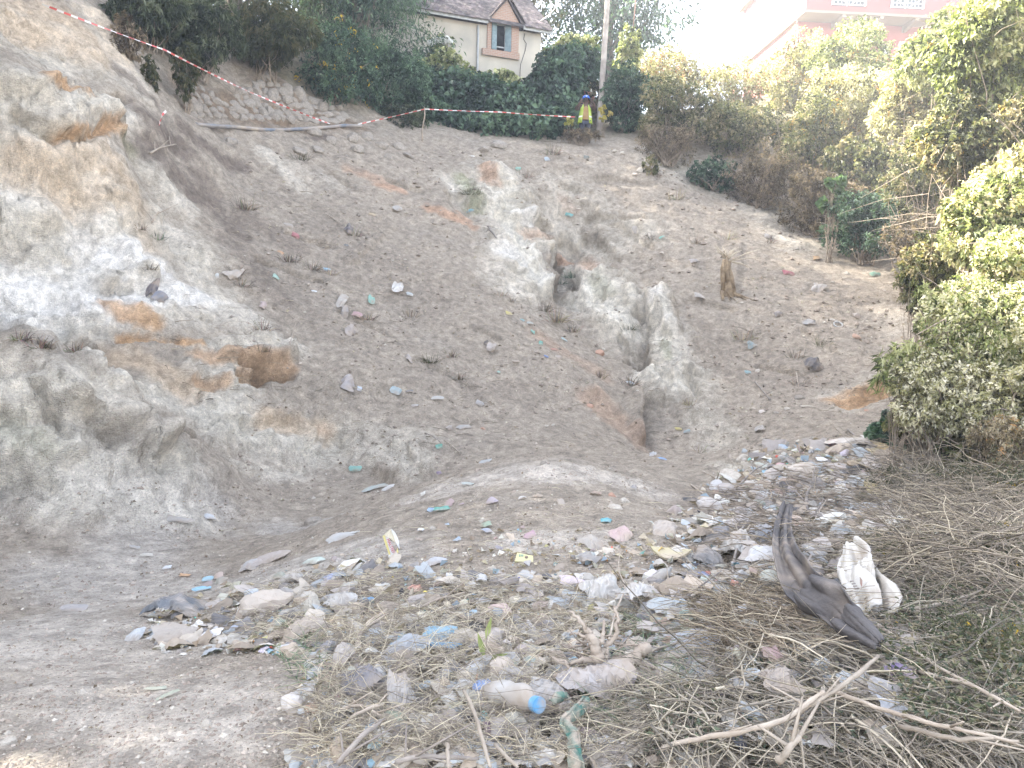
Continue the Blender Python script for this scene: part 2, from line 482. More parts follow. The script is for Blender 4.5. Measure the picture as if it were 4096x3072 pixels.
# hand-placed hollows (negative) and bulges, in metres
SC = [
 (15,118,48,139,5,-.30),(48,140,85,141,4,-.30),(85,139,115,122,4,-.22),(30,105,105,112,20,.22),(62,128,80,132,7,.12),
 (0,88,45,90,10,.15),(50,95,120,100,5,-.18),(0,175,60,190,16,-.12),
 (255,372,288,376,6,-.45),(240,366,262,372,5,-.22),(240,382,262,383,7,-.4),(225,360,290,358,7,.22),(205,386,230,392,9,-.15),
 (88,348,104,372,6,-.35),(92,425,108,440,9,-.22),(115,425,150,440,12,.25),(40,400,62,445,4,-.18),(75,410,95,425,8,.15),(62,330,70,350,10,-.25),
 (5,490,45,490,9,-.2),(0,455,60,450,14,.2),(10,410,60,400,18,.22),(115,340,175,342,4,-.12),(130,250,145,275,10,.2),(105,285,140,280,9,.22),(105,292,130,291,3,-.2),
 (180,440,200,452,5,-.15),(270,440,300,462,10,.15),(250,425,290,425,8,-.12),
 (556,272,560,300,8,-.40),(572,285,575,310,7,-.3),(545,240,556,262,5,-.3),(640,300,645,330,4,-.25),(690,380,700,410,4,-.2),(620,345,635,365,4,-.2),(536,255,541,292,5,.35),(520,225,545,232,6,-.22),(500,208,520,212,4,-.2),(590,245,610,262,8,-.30),(565,250,585,262,8,-.3),(590,225,640,222,6,-.18),(610,228,650,250,5,-.15),
 (640,318,640,372,8,-.3),(665,305,672,335,8,.3),(650,330,648,350,5,-.2),(632,368,645,380,7,-.35),(455,200,470,215,10,-.25),
 (625,405,637,440,7,.3),(640,415,645,445,7,-.12),(550,390,558,405,5,-.05),(595,395,620,420,10,.15),
 (735,245,730,285,8,.1),(850,405,880,395,10,-.22),(845,392,890,385,5,.1),(870,360,885,330,8,-.05),
 (345,345,360,352,6,-.08),(250,340,290,352,7,.12),(280,125,300,125,6,-.1),
 (290,235,330,245,5,-.14),(260,262,320,280,4,-.12),(340,310,380,330,4,-.10),(420,360,470,385,5,-.12),(390,180,420,190,4,-.12),(350,190,330,175,4,-.12),(540,235,580,250,5,-.15),(690,300,730,310,5,-.12),(760,365,800,375,4,-.12),(800,330,830,350,4,-.10),(470,330,500,345,4,-.08),(600,180,650,185,5,-.14),(560,185,590,195,5,.14),(380,235,350,260,5,.10),
 (380,470,400,482,7,.18),(415,455,430,480,6,.15),
]
for x1, y1, x2, y2, r, a in SC:
    D += a * capsule(x1, y1, x2, y2, r, soft=0.5, nz=0.35, seed=int(x1 + y1))
VF2 = VF + NF * D[:, None]
V2 = VF2.reshape(nr, na, 3)
N2 = grid_normals(V2).reshape(-1, 3)

# ------------------------------------------------------------------ the ground: colour of the soils themselves
SOIL = np.array([0.345, 0.297, 0.240])
col = np.tile(SOIL, (len(VF), 1))
n_big = np.zeros(len(VF)); n_big[I] = fbm(P, 3.5, 4, 51)
n_mid = np.zeros(len(VF)); n_mid[I] = fbm(P, 0.8, 5, 52, 0.6)
n_fin = np.zeros(len(VF)); n_fin[I] = fbm(P, 0.16, 3, 53, 0.65)
n_str = np.zeros(len(VF)); n_str[I] = fbm(P * np.array([1, 1, 0.25]), 0.5, 4, 54, 0.6)
def mixc(m, c, k=1.0):
    global col
    m = np.clip(m * k, 0, 1)[:, None]
    col = col * (1 - m) + np.array(c) * m
mixc(sstep(0.0, 0.6, n_big), (0.375, 0.325, 0.265), .6)
mixc(sstep(0.1, 0.6, n_mid), (0.265, 0.225, 0.18), .6)
mixc(sstep(0.15, 0.6, -n_mid), (0.38, 0.335, 0.28), .5)
# paler trodden floor and sandy heaps
mixc(strokes([(60,580,350,560,60),(0,640,160,520,60),(270,520,340,520,20),(0,470,180,500,50)]), (0.46, 0.42, 0.37), .8)
mixc(strokes([(440,490,640,485,36),(540,475,560,475,26),(520,540,600,540,34),(60,680,200,720,80),(60,650,150,660,40)]), (0.52, 0.465, 0.40), .85)
WHITE = (0.62, 0.57, 0.48)
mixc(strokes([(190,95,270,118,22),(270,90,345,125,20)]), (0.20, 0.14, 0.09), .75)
mixc(rock, WHITE, .85)
mixc(rock * sstep(-0.1, 0.5, n_mid), (0.68, 0.63, 0.55), .7)
mixc(rock * sstep(0.15, 0.6, n_str), (0.42, 0.37, 0.30), .5)
mixc(rock * sstep(0.2, 0.6, -n_mid), (0.42, 0.38, 0.31), .5)
mixc(strokes([(0,310,90,300,30),(100,250,150,260,20),(130,300,200,300,14),(500,260,535,285,10),(510,215,530,225,8),(655,310,665,330,7)]), (0.74, 0.71, 0.66), .75)
mixc(strokes([(10,165,110,160,22),(60,190,130,195,22),(130,190,150,240,12,.6),(10,30,90,50,22),(100,20,120,60,16,.7),(0,10,60,20,16),(120,360,190,390,18),(270,420,320,430,14)]), (0.53, 0.40, 0.27), .55)
mixc(strokes([(40,88,75,103,6),(100,130,115,125,6),(60,139,95,133,4),(110,310,150,325,10),(120,338,200,348,4),(845,400,885,390,14)]), (0.50, 0.30, 0.15), .75)
mixc(strokes([(200,360,285,368,9),(240,375,290,370,7),(195,385,225,385,6)]), (0.46, 0.30, 0.18), .72)
mixc(strokes([(484,172,492,184,8),(430,208,458,222,7),(380,186,400,190,7),(350,172,390,185,9,.6),(520,238,545,240,7,.7),(560,260,570,265,6),(590,270,600,280,7,.7),(460,215,470,230,6,.8),(320,430,325,432,5,.4),(590,400,635,440,14,.5),(540,340,600,380,16,.35),(560,205,570,215,7,.3)]), (0.50, 0.30, 0.19), .62)
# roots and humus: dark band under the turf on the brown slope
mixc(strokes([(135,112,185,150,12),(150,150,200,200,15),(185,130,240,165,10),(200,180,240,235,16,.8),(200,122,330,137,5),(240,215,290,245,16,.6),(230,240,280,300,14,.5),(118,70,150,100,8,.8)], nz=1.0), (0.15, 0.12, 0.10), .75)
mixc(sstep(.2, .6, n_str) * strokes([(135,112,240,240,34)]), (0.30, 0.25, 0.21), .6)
mixc(strokes([(0,330,60,360,22,.6),(60,350,90,380,10,.6),(10,500,30,500,14,.7),(105,440,130,455,10,.7)]), (0.20, 0.17, 0.14), .6)  # darker brown patches on the near left spur
mixc(strokes([(552,262,562,296,8),(572,290,576,312,7),(640,345,645,372,6,.7),(585,235,610,245,7,.5)], nz=.9), (0.17, 0.14, 0.11), .7)  # shade of the gully clefts painted into the soil colour
# earth painted darker for the shaded gaps under the rubbish
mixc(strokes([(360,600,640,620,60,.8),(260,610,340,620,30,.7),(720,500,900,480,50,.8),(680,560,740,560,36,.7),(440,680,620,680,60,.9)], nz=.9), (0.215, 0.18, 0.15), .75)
# ground colour darkened to stand in for shade between the clippings
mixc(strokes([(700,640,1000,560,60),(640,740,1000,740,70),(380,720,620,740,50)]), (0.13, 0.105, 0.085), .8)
mixc(strokes([(500,200,530,285,16,.9),(590,300,620,330,18,.8),(660,320,672,360,12,.9),(640,385,680,400,12,.7)], nz=1.0), (0.70, 0.66, 0.57), .7)
# streaks of darker topsoil washed down the slopes
mixc(sstep(.25, .7, n_str) * (1 - rock) * sstep(.03, .2, slope), (0.235, 0.20, 0.16), .45)
mixc(strokes([(330,230,420,300,40,.5),(260,260,330,330,30,.5),(700,340,800,380,40,.5),(430,380,520,400,24,.5),(720,250,840,300,26,.4)]), (0.235, 0.20, 0.165), .6)
# mossy stains
mixc(strokes([(462,180,475,208,9),(10,440,40,450,14,.5),(640,372,648,378,6),(120,140,130,150,7,.6),(665,350,668,365,5,.7),(600,290,610,300,8,.5)]), (0.17, 0.19, 0.09), .55)
# topsoil beneath the shrubs and plateau
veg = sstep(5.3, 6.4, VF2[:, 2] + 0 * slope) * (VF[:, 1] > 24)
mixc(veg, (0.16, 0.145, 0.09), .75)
col *= (1 + 0.24 * n_fin + 0.14 * n_mid)[:, None]
col = np.clip(col, 0.02, 0.8)
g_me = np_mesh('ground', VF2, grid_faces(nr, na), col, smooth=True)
def mat_ground():
    m, nt, b = new_mat('quarry_earth')
    N, L = nt.nodes.new, nt.links.new
    at = N('ShaderNodeAttribute'); at.attribute_name = 'Col'
    tc = N('ShaderNodeTexCoord')
    n1 = N('ShaderNodeTexNoise'); n1.inputs['Scale'].default_value = 7; n1.inputs['Detail'].default_value = 9; n1.inputs['Roughness'].default_value = .7
    L(tc.outputs['Object'], n1.inputs['Vector'])
    mr = N('ShaderNodeMapRange'); mr.inputs[1].default_value = .3; mr.inputs[2].default_value = .7; mr.inputs[3].default_value = .62; mr.inputs[4].default_value = 1.38
    L(n1.outputs['Fac'], mr.inputs[0])
    # grit: small pale and dark specks
    v = N('ShaderNodeTexVoronoi'); v.inputs['Scale'].default_value = 55; L(tc.outputs['Object'], v.inputs['Vector'])
    cr = N('ShaderNodeValToRGB'); cr.color_ramp.elements[0].position = .0; cr.color_ramp.elements[0].color = (.75, .75, .75, 1); cr.color_ramp.elements[1].position = 1; cr.color_ramp.elements[1].color = (1.28, 1.28, 1.28, 1)
    sep = N('ShaderNodeSeparateColor'); L(v.outputs['Color'], sep.inputs[0]); L(sep.outputs[0], cr.inputs[0])
    m1 = N('ShaderNodeMix'); m1.data_type = 'RGBA'; m1.blend_type = 'MULTIPLY'; m1.inputs[0].default_value = 1
    L(at.outputs['Color'], m1.inputs[6]); L(mr.outputs[0], m1.inputs[7])
    m2 = N('ShaderNodeMix'); m2.data_type = 'RGBA'; m2.blend_type = 'MULTIPLY'; m2.inputs[0].default_value = .55
    L(m1.outputs[2], m2.inputs[6]); L(cr.outputs[0], m2.inputs[7])
    L(m2.outputs[2], b.inputs['Base Color'])
    b.inputs['Roughness'].default_value = 1.0; b.inputs['Specular IOR Level'].default_value = .1
    n2 = N('ShaderNodeTexNoise'); n2.inputs['Scale'].default_value = 18; n2.inputs['Detail'].default_value = 8; n2.inputs['Roughness'].default_value = .7
    L(tc.outputs['Object'], n2.inputs['Vector'])
    ad = N('ShaderNodeMath'); ad.operation = 'ADD'
    mu = N('ShaderNodeMath'); mu.operation = 'MULTIPLY'; mu.inputs[1].default_value = -.5; L(v.outputs['Distance'], mu.inputs[0])
    L(n2.outputs['Fac'], ad.inputs[0]); L(mu.outputs[0], ad.inputs[1])
    bp = N('ShaderNodeBump'); bp.inputs['Strength'].default_value = .9; bp.inputs['Distance'].default_value = .06
    L(ad.outputs[0], bp.inputs['Height']); L(bp.outputs[0], b.inputs['Normal'])
    return m
ground = tag(link('ground', g_me, mat_ground()), kind='structure')
bpy.context.view_layer.update()
def hit(px, py):
    """point and normal of the ground seen at a picture position"""
    d = ray(px, py).normalized()
    ok, loc, nor, _ = ground.ray_cast(Vector((0, 0, 0)), d)
    if not ok: return W(px, py, 25), Vector((0, 0, 1))
    return loc, nor
def gz(x, y):
    ok, loc, nor, _ = ground.ray_cast(Vector((x, y, 60)), Vector((0, 0, -1)))
    return (loc, nor) if ok else (Vector((x, y, 0)), Vector((0, 0, 1)))

# ------------------------------------------------------------------ foliage
LEAF = mat_leaf('leaf', 0.32, 0.55, 0.35)
LEAF_DRY = mat_leaf('dry_leaf', 0.2, 0.9, 0.1)
BARK = mat_noise('bark', (0.12, 0.10, 0.08), (0.23, 0.19, 0.15), 12, 0.95, 0.6, 40)
TWIG = mat_noise('twig', (0.20, 0.16, 0.12), (0.36, 0.30, 0.235), 9, 0.9, 0.3, 60)
def unit(v):
    return v / (np.linalg.norm(v, axis=-1, keepdims=True) + 1e-9)
def leaves_mesh(name, cen, dirs, nrm, ln, wd, col, rs, fold=0.25):
    """rhombic leaves, a base, two shoulders and a drooping tip; two triangles each side of the fold"""
    n = len(cen)
    side = unit(np.cross(dirs, nrm))
    up = unit(np.cross(side, dirs))
    ln = ln[:, None]; wd = wd[:, None]
    b = cen - dirs * ln * 0.5
    m1 = cen + side * wd * 0.5 + up * wd * fold
    m2 = cen - side * wd * 0.5 + up * wd * fold
    t = cen + dirs * ln * 0.5 - np.array([0, 0, 1]) * ln * 0.15
    V = np.stack([b, m1, t, m2], 1).reshape(-1, 3)
    k = np.arange(n)[:, None] * 4
    T = np.concatenate([k + np.array([[0, 1, 2]]), k + np.array([[0, 2, 3]])], 0)
    return np_mesh(name, V, T, np.repeat(col, 4, axis=0))
def crown(name, blobs, n, L=0.10, ratio=0.45, pal=((.05, .07, .03),), clus=14, droop=0.3, gap=0.1, seed=0, cr=0.22, inner=0.35, spot=None):
    rs = np.random.RandomState(seed)
    B = np.array([(*c, *r) for c, r in blobs], float)
    wts = (B[:, 3] * B[:, 4] * B[:, 5]) ** (2 / 3); wts /= wts.sum()
    nc = max(4, int(n / clus * 1.6))
    bi = rs.choice(len(B), nc, p=wts)
    u = unit(rs.normal(size=(nc, 3)))
    rad = np.where(rs.rand(nc) < inner, rs.rand(nc) ** 0.5 * 0.85, 0.85 + 0.22 * rs.rand(nc))
    cc = B[bi, :3] + u * rad[:, None] * B[bi, 3:]
    size = B[bi, 3:].mean(1)
    nz = fbm(cc, 0.9 * np.mean(size) * 0.6 + 0.05, 3, seed + 3, 0.6)
    keep = nz > (-0.55 + gap)
    cc = cc + u * (nz * 0.22 * size)[:, None]
    cc, u, nz = cc[keep], u[keep], nz[keep]
    m = max(1, int(n / len(cc)))
    cen = np.repeat(cc, m, 0); uo = np.repeat(u, m, 0)
    k = len(cen)
    off = rs.normal(size=(k, 3)) * cr * np.mean(size) * 0.35
    cen = cen + off
    tone = np.repeat(rs.rand(len(cc)), m)
    dirs = unit(uo * 0.7 + rs.normal(size=(k, 3)) * 0.75 - np.array([0, 0, droop]) )
    nrm = unit(uo * 0.4 + np.array([0, 0, 0.6]) + rs.normal(size=(k, 3)) * 0.55)
    ln = L * (0.6 + 0.8 * rs.rand(k)); wd = ln * ratio
    pal = np.array(pal)
    pi = np.clip((np.repeat(nz, m) * 0.9 + 0.5 + 0.5 * (tone - 0.5) + 0.25 * (rs.rand(k) - .5)) * len(pal), 0, len(pal) - 1e-3)
    i0 = np.floor(pi).astype(int)
    col = pal[i0] * (0.75 + 0.5 * rs.rand(k))[:, None]
    if spot is not None:
        sel = (rs.rand(len(cc)) < spot[3]).repeat(m) & (rs.rand(k) < (.85 if spot[3] > .3 else .5))
        col[sel] = np.array(spot[:3]) * (0.8 + .4 * rs.rand(sel.sum()))[:, None]
    return leaves_mesh(name, cen, dirs, nrm, ln, wd, col, rs)
def stems_mesh(name, base, blobs, n, r0, seed, wob=0.25, multi=True, fans=True, up=0.35):
    """woody stems from the base out to the crown's blobs, with side twigs"""
    rr_ = random.Random(seed)
    mb = MB()
    for i in range(n):
        c, r = blobs[i % len(blobs)] if i < len(blobs) else rr_.choice(blobs)
        tgt = Vector(c) + Vector([rr_.uniform(-1, 1) * x for x in r]) * 0.75
        b = Vector(base) + (Vector((rr_.uniform(-1, 1), rr_.uniform(-1, 1), 0)) * (blobs[0][1][0] * 0.3 if multi else 0.0))
        pts = []; k = 6
        ln = (tgt - b).length
        mid = b.lerp(tgt, .5) + Vector((rr_.uniform(-1, 1), rr_.uniform(-1, 1), up * rr_.uniform(0, 1))) * ln * wob * .6
        for j in range(k + 1):
            t = j / k
            p = b * (1 - t) ** 2 + mid * 2 * t * (1 - t) + tgt * t * t
            pts.append(p + Vector([rr_.gauss(0, 1) for _ in range(3)]) * ln * 0.012)
        ra = r0 * rr_.uniform(.5, 1)
        mb.tube(pts, [ra * (1 - .8 * j / k) for j in range(k + 1)], 5, cap=False)
        for s in range(3):
            j = rr_.randint(2, k)
            q = pts[j] + Vector((rr_.gauss(0, 1), rr_.gauss(0, 1), rr_.gauss(.3, .8))) * ln * .16
            mb.tube([pts[j], pts[j].lerp(q, .5) + Vector((0, 0, ln * .02)), q], [ra * .35, ra * .25, ra * .1], 3, cap=False)
    return mb.mesh(name)
PAL = {
 'dark':   ((.024, .034, .018), (.060, .078, .042), (.15, .17, .11)),
 'teal':   ((.025, .045, .032), (.06, .105, .070), (.13, .20, .13)),
 'olive':  ((.030, .036, .014), (.060, .068, .026), (.11, .10, .045)),
 'bright': ((.070, .085, .035), (.23, .26, .11), (.48, .48, .29)),  # top tone lightened so sunlit leaves look blown out
 'lit':    ((.12, .11, .06), (.32, .31, .17), (.55, .51, .37)),  # sunlight worked into the leaf colour
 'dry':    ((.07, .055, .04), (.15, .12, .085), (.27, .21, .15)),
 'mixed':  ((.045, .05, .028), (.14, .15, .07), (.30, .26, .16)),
 'straw':  ((.16, .13, .09), (.28, .23, .16), (.38, .32, .23)),
}
def blobs_for(px, py, Y, rx, ry, k, seed, depth=1.0):
    """lumpy set of ellipsoids filling the place seen at px,py"""
    rr_ = random.Random(seed)
    c = W(px, py, Y); s = Y / F
    out = [(c, (rx * s * .62, rx * s * .62 * depth, ry * s * .68))]
    for i in range(k):
        a = 2 * math.pi * i / k + rr_.uniform(-.4, .4)
        o = Vector((math.cos(a) * rx * s * .58, rr_.uniform(-.5, .5) * rx * s * depth, math.sin(a) * ry * s * .58))
        q = rr_.uniform(.32, .55)
        out.append((c + o, (rx * s * q, rx * s * q * depth, ry * s * q * rr_.uniform(.8, 1.1))))
    return out
def shrub(name, label, cat, px, py, Y, rx, ry, kind, n=7000, L=.1, ratio=.45, droop=.3, gap=.1, group=None, seed=None, k=7, stems=18, r0=.025, base=None, spot=None, clus=14, depth=1.0, inner=.35, leafmat=None, stemname='stems', cr=.22, extra=None, blobs=None):
    seed = seed if seed is not None else int(px * 7 + py * 13 + Y)
    bl = blobs or blobs_for(px, py, Y, rx, ry, k, seed, depth)
    if base is None:
        c = bl[0][0]
        g, _ = gz(c.x, c.y)
        base = Vector((c.x, c.y, min(g.z, c.z) - .03))
    o = empty(name, base, label, cat, group)
    rel = [((b[0] - base), b[1]) for b in bl]
    link('foliage', crown('foliage', [(tuple(c), r) for c, r in rel], n, L, ratio, PAL[kind] if isinstance(kind, str) else kind, clus, droop, gap, seed, cr, inner, spot), leafmat or LEAF, o)
    link(stemname, stems_mesh(stemname, (0, 0, 0), rel, stems, r0, seed), BARK if stemname == 'trunk' else TWIG, o)
    return o

# trees of the left bank; their crowns rise above the picture
def tree(label, x, y, h, r, kind, n, seed, L=.16, ratio=.28, droop=.8, low=.25, group='tall trees on the left bank', name='bank_tree', gap=.05, spot=None, side=1.0):
    g, _ = gz(x, y)
    base = Vector((x, y, g.z - .1))
    rr_ = random.Random(seed)
    o = empty(name, base, label, 'tree', group)
    mb = MB()
    lean = Vector((rr_.uniform(-.06, .06), rr_.uniform(-.06, .06), 1))
    tp = [lean * (h * .75 * t) + Vector((math.sin(t * 5 + seed) * .12, math.cos(t * 4 + seed) * .12, 0)) for t in [i / 8 for i in range(9)]]
    mb.tube(tp, [.035 * h * (1 - .75 * i / 8) * (1.35 if i == 0 else 1) for i in range(9)], 10)
    bl = []
    nb = 16
    for i in range(nb):
        t = low + (1 - low) * (i + .5) / nb
        a = i * 2.4 + seed
        prof = math.sin(math.pi * min(1, .18 + .82 * (t - low) / (1 - low))) ** .6
        q = r * prof * rr_.uniform(.45, .75)
        c = Vector((math.cos(a) * q, math.sin(a) * q * side, h * t))
        s = r * rr_.uniform(.38, .58)
        bl.append((c, (s, s, s * .8)))
        j = min(8, max(1, int(t * .8 * 8)))
        st = tp[j]
        mid = st.lerp(c, .5) + Vector((0, 0, .15 * h * .2))
        mb.tube([st, mid, c], [.012 * h, .007 * h, .002 * h], 6, cap=False)
    bl.append((Vector((0, 0, h * .62)), (r * .6, r * .6, h * .3)))
    mb.build('trunk', BARK, o)
    link('crown', crown('crown', [(tuple(c), s) for c, s in bl], n, L, ratio, PAL[kind], 16, droop, gap, seed, .3, .4, spot), LEAF, o)
    return o

# ------------------------------------------------------------------ the house on the rim
CREAM = mat_noise('old_lime_plaster', (0.33, 0.31, 0.27), (0.50, 0.46, 0.38), .8, 0.95, 0.3, 25, detail=9)
SLATE = mat_noise('weathered_roof_tile', (0.055, 0.05, 0.05), (0.15, 0.13, 0.125), 5, 0.95, 0.5, 30, attr=True)
BOARD = mat_noise('grey_board', (0.30, 0.31, 0.31), (0.42, 0.43, 0.42), 6, 0.8, 0.2, 40)
SHUT = mat_noise('shutter_paint', (0.14, 0.20, 0.22), (0.22, 0.29, 0.31), 7, 0.7, 0.2, 40)
DARK = mat_noise('dark_room', (0.012, 0.014, 0.018), (0.03, 0.035, 0.04), 3, 0.9, 0.0)
GLASS = mat_noise('window_glass', (0.03, 0.04, 0.05), (0.06, 0.08, 0.09), 3, 0.12, 0.0, spec=0.6)
def mat_brick():
    m, nt, b = new_mat('orange_brick')
    N, L = nt.nodes.new, nt.links.new
    tc = N('ShaderNodeTexCoord'); sx = N('ShaderNodeSeparateXYZ'); cx = N('ShaderNodeCombineXYZ')
    L(tc.outputs['Object'], sx.inputs[0]); L(sx.outputs['X'], cx.inputs['X']); L(sx.outputs['Z'], cx.inputs['Y'])
    br = N('ShaderNodeTexBrick'); br.inputs['Scale'].default_value = 1
    br.inputs['Color1'].default_value = (0.36, 0.22, 0.16, 1); br.inputs['Color2'].default_value = (0.31, 0.19, 0.14, 1); br.inputs['Mortar'].default_value = (0.34, 0.29, 0.24, 1)
    br.inputs['Mortar Size'].default_value = .012; br.inputs['Brick Width'].default_value = .22; br.inputs['Row Height'].default_value = .07
    L(cx.outputs[0], br.inputs['Vector'])
    L(br.outputs['Color'], b.inputs['Base Color']); b.inputs['Roughness'].default_value = .95
    bp = N('ShaderNodeBump'); bp.inputs['Strength'].default_value = .6; bp.inputs['Distance'].default_value = .01; bp.invert = True
    L(br.outputs['Fac'], bp.inputs['Height']); L(bp.outputs[0], b.inputs['Normal'])
    return m
BRICK = mat_brick()
hO = W(479, 23.5, 35.3)
house = empty('house', hO - Vector((0, 0, 4.2)), 'old cream plastered house with brick dormer and grey tiled roof', 'house', rz=R(23))
def hz(z): return z + 4.2
def hbox(name, x0, x1, y0, y1, z0, z1, mat, parent=house, M=None):
    mb = MB(); mb.box(((x0 + x1) / 2, (y0 + y1) / 2, (hz(z0) + hz(z1)) / 2), (x1 - x0, y1 - y0, z1 - z0))
    return mb.build(name, mat, parent)
# wall with the dormer window's opening left free
mb = MB()
for x0, x1, z0, z1 in ((-6.5, .55, -4.4, -.02), (1.47, 2.9, -4.4, -.02), (.55, 1.47, -4.4, -1.02)):
    mb.box(((x0 + x1) / 2, .15, (hz(z0) + hz(z1)) / 2), (x1 - x0, .3, z1 - z0))
mb.box((2.75, 2.6, hz(-2.2)), (.3, 4.6, 4.4)); mb.box((-1.8, 4.8, hz(-2.2)), (9.4, .3, 4.4))
wall = mb.build('wall', CREAM, house)
# gable end towards the right
mb = MB(); mb.add([(2.898, .0, hz(-.02)), (2.898, 5.0, hz(-.02)), (2.898, 2.5, hz(2.2)), (2.65, .0, hz(-.02)), (2.65, 5.0, hz(-.02)), (2.65, 2.5, hz(2.2))], [[0, 1, 2], [5, 4, 3], [0, 3, 4, 1], [1, 4, 5, 2], [2, 5, 3, 0]])
mb.build('gable', CREAM, house)
hbox('room_shade', .4, 1.6, .62, .66, -1.3, .4, DARK)
# dormer front of brick
mb = MB()
mb.box((.46, -.02, hz(-.45)), (.18, .1, 1.24)); mb.box((1.64, -.02, hz(-.45)), (.34, .1, 1.24))
zt = .17
prof = [(.37, zt), (1.81, zt), (1.86, .2), (1.23, 1.12), (.36, .2)]
mb.add([(x, -.07, hz(z)) for x, z in prof] + [(x, .16, hz(z)) for x, z in prof], [[0, 1, 2, 3, 4], [9, 8, 7, 6, 5]] + [[i, i + 5, (i + 1) % 5 + 5, (i + 1) % 5] for i in range(5)])
dorm = mb.build('dormer_front', BRICK, house)
hbox('sill', .14, 1.84, -.14, .12, -1.26, -1.0, BRICK)
# window frame, shutters, hanging lower bar
wf = MB()
for x0, x1, z0, z1 in ((.72, .77, -.98, .15), (1.22, 1.27, -.98, .15), (.77, 1.22, .10, .15), (.77, 1.22, -.82, -.77)):
    wf.box(((x0 + x1) / 2, .1, (hz(z0) + hz(z1)) / 2), (x1 - x0, .06, z1 - z0))
wf = wf.build('window', BOARD, house)
for s, hx, ang in ((-1, .58, 20), (1, 1.44, -28)):
    mb = MB(); mt = Matrix.Rotation(R(-ang), 4, 'Z')
    mb.box((0, 0, 0), (.26, .03, 1.1), M=Matrix.Translation((.12 * -s, 0, 0)))
    for q in range(9): mb.box((.12 * -s, -.022, -.48 + q * .12), (.2, .012, .05))
    sh = mb.build('shutter', SHUT, wf); sh.location = (hx, -.08, hz(-.42)); sh.rotation_euler = (0, 0, R(ang))
# eave boards
for x0, x1 in ((-6.8, .3), (1.92, 3.3)):
    hbox('eave_board', x0, x1, -.32, -.27, -.04, .12, BOARD)
# roof: slabs plus courses of small tiles
def roof_tiles(x0, x1, y0, z0, y1, z1, seed, cw=.16, ch=.17, skip=None, flip=1):
    rr_ = random.Random(seed); mb = MB()
    L_ = math.hypot(y1 - y0, z1 - z0); n = int(L_ / ch); ang = math.atan2(z1 - z0, y1 - y0)
    for r_ in range(n + 1):
        t = r_ * ch / L_; y = y0 + (y1 - y0) * t; z = z0 + (z1 - z0) * t
        x = x0 + (r_ % 2) * cw / 2
        while x < x1:
            if not (skip and skip(x, z)):
                v = rr_.uniform(.7, 1.5); M = Matrix.Rotation(ang + rr_.uniform(.02, .10), 3, 'X') @ Matrix.Rotation(rr_.uniform(-.05, .05), 3, 'Z')
                mb.box((x, y, hz(z) + .035 + rr_.uniform(0, .015)), (cw * .95, ch * 1.3, .025), M=M, col=(v, v * rr_.uniform(.92, 1), v * rr_.uniform(.9, 1)))
            x += cw
    return mb
mb = MB()
mb.add([(-6.8, -.3, hz(.1)), (3.3, -.3, hz(.1)), (3.3, 2.5, hz(2.35)), (-6.8, 2.5, hz(2.35)), (-6.8, 5.3, hz(.1)), (3.3, 5.3, hz(.1)),
        (-6.8, -.3, hz(.04)), (3.3, -.3, hz(.04)), (3.3, 2.5, hz(2.25)), (-6.8, 2.5, hz(2.25)), (-6.8, 5.3, hz(.04)), (3.3, 5.3, hz(.04))],
       [[0, 1, 2, 3], [3, 2, 5, 4], [7, 6, 9, 8], [8, 9, 10, 11], [0, 6, 7, 1], [1, 7, 8, 2], [2, 8, 11, 5], [0, 3, 9, 6], [3, 4, 10, 9]], col=(1, 1, 1))
# the dormer's own roof
for s in (-1, 1):
    xa, za = 1.23, 1.22; xb, zb = (.25 if s < 0 else 2.02), .12
    mb.add([(xa, -.18, hz(za)), (xb, -.18, hz(zb)), (xb, .3, hz(zb)), (xa, 1.4, hz(za)), (xa, -.18, hz(za) - .09), (xb, -.18, hz(zb) - .09), (xb, .3, hz(zb) - .09), (xa, 1.4, hz(za) - .09)],
           [[0, 1, 2, 3], [7, 6, 5, 4], [0, 4, 5, 1], [1, 5, 6, 2], [2, 6, 7, 3]], col=(.8, .75, .72))
roof = mb.build('roof', SLATE, house)
cut = lambda x, z: .3 < x < 2.0 and z < 1.1 - abs(x - 1.23) * 1.2
tl = roof_tiles(-6.75, 3.3, -.32, .10, 2.5, 2.35, 3, skip=cut)
for s in (-1, 1):
    for q in range(13):
        t = q / 12; x = 1.23 + s * (.86 * t + .06); z = 1.2 - t * 1.1
        for yy in range(3):
            v = rnd.uniform(.6, 1.2)
            tl.box((x, -.16 + yy * .14, hz(z) + .03), (.13, .13, .025), M=Matrix.Rotation(s * .92 + rnd.uniform(-.1, .1), 3, 'Y'), col=(v, v * .9, v * .85))
tag(tl.build('roof_tiles', SLATE, house), kind='stuff')
mb = MB(); mb.tube([(-6.8, 2.5, hz(2.42)), (0, 2.5, hz(2.40)), (3.3, 2.5, hz(2.42))], .09, 8, col=(1, 1, 1)); mb.build('ridge', SLATE, house)
mb = MB(); mb.tube([(1.23, -.2, hz(1.26)), (1.23, 0, hz(1.34)), (1.23, .5, hz(1.27))], [.05, .07, .05], 8, col=(.7, .7, .7)); mb.build('dormer_finial', SLATE, house)
# stain line and wires on the wall
WIRE = mat_noise('black_wire', (.02, .02, .022), (.05, .05, .05), 5, .6, 0)
mb = MB(); mb.tube([(2.1, -.02, hz(-.1)), (2.05, -.03, hz(-.35)), (2.2, -.02, hz(-.5)), (2.15, -.02, hz(-.8)), (1.95, -.02, hz(-1.4)), (1.9, -.02, hz(-2.6))], .013, 5); mb.build('wall_cable', WIRE, house)
mb = MB(); mb.tube([(-.05, -.06, hz(-.1)), (-.05, -.06, hz(-3.8))], .045, 8); mb.build('downpipe', BOARD, house)
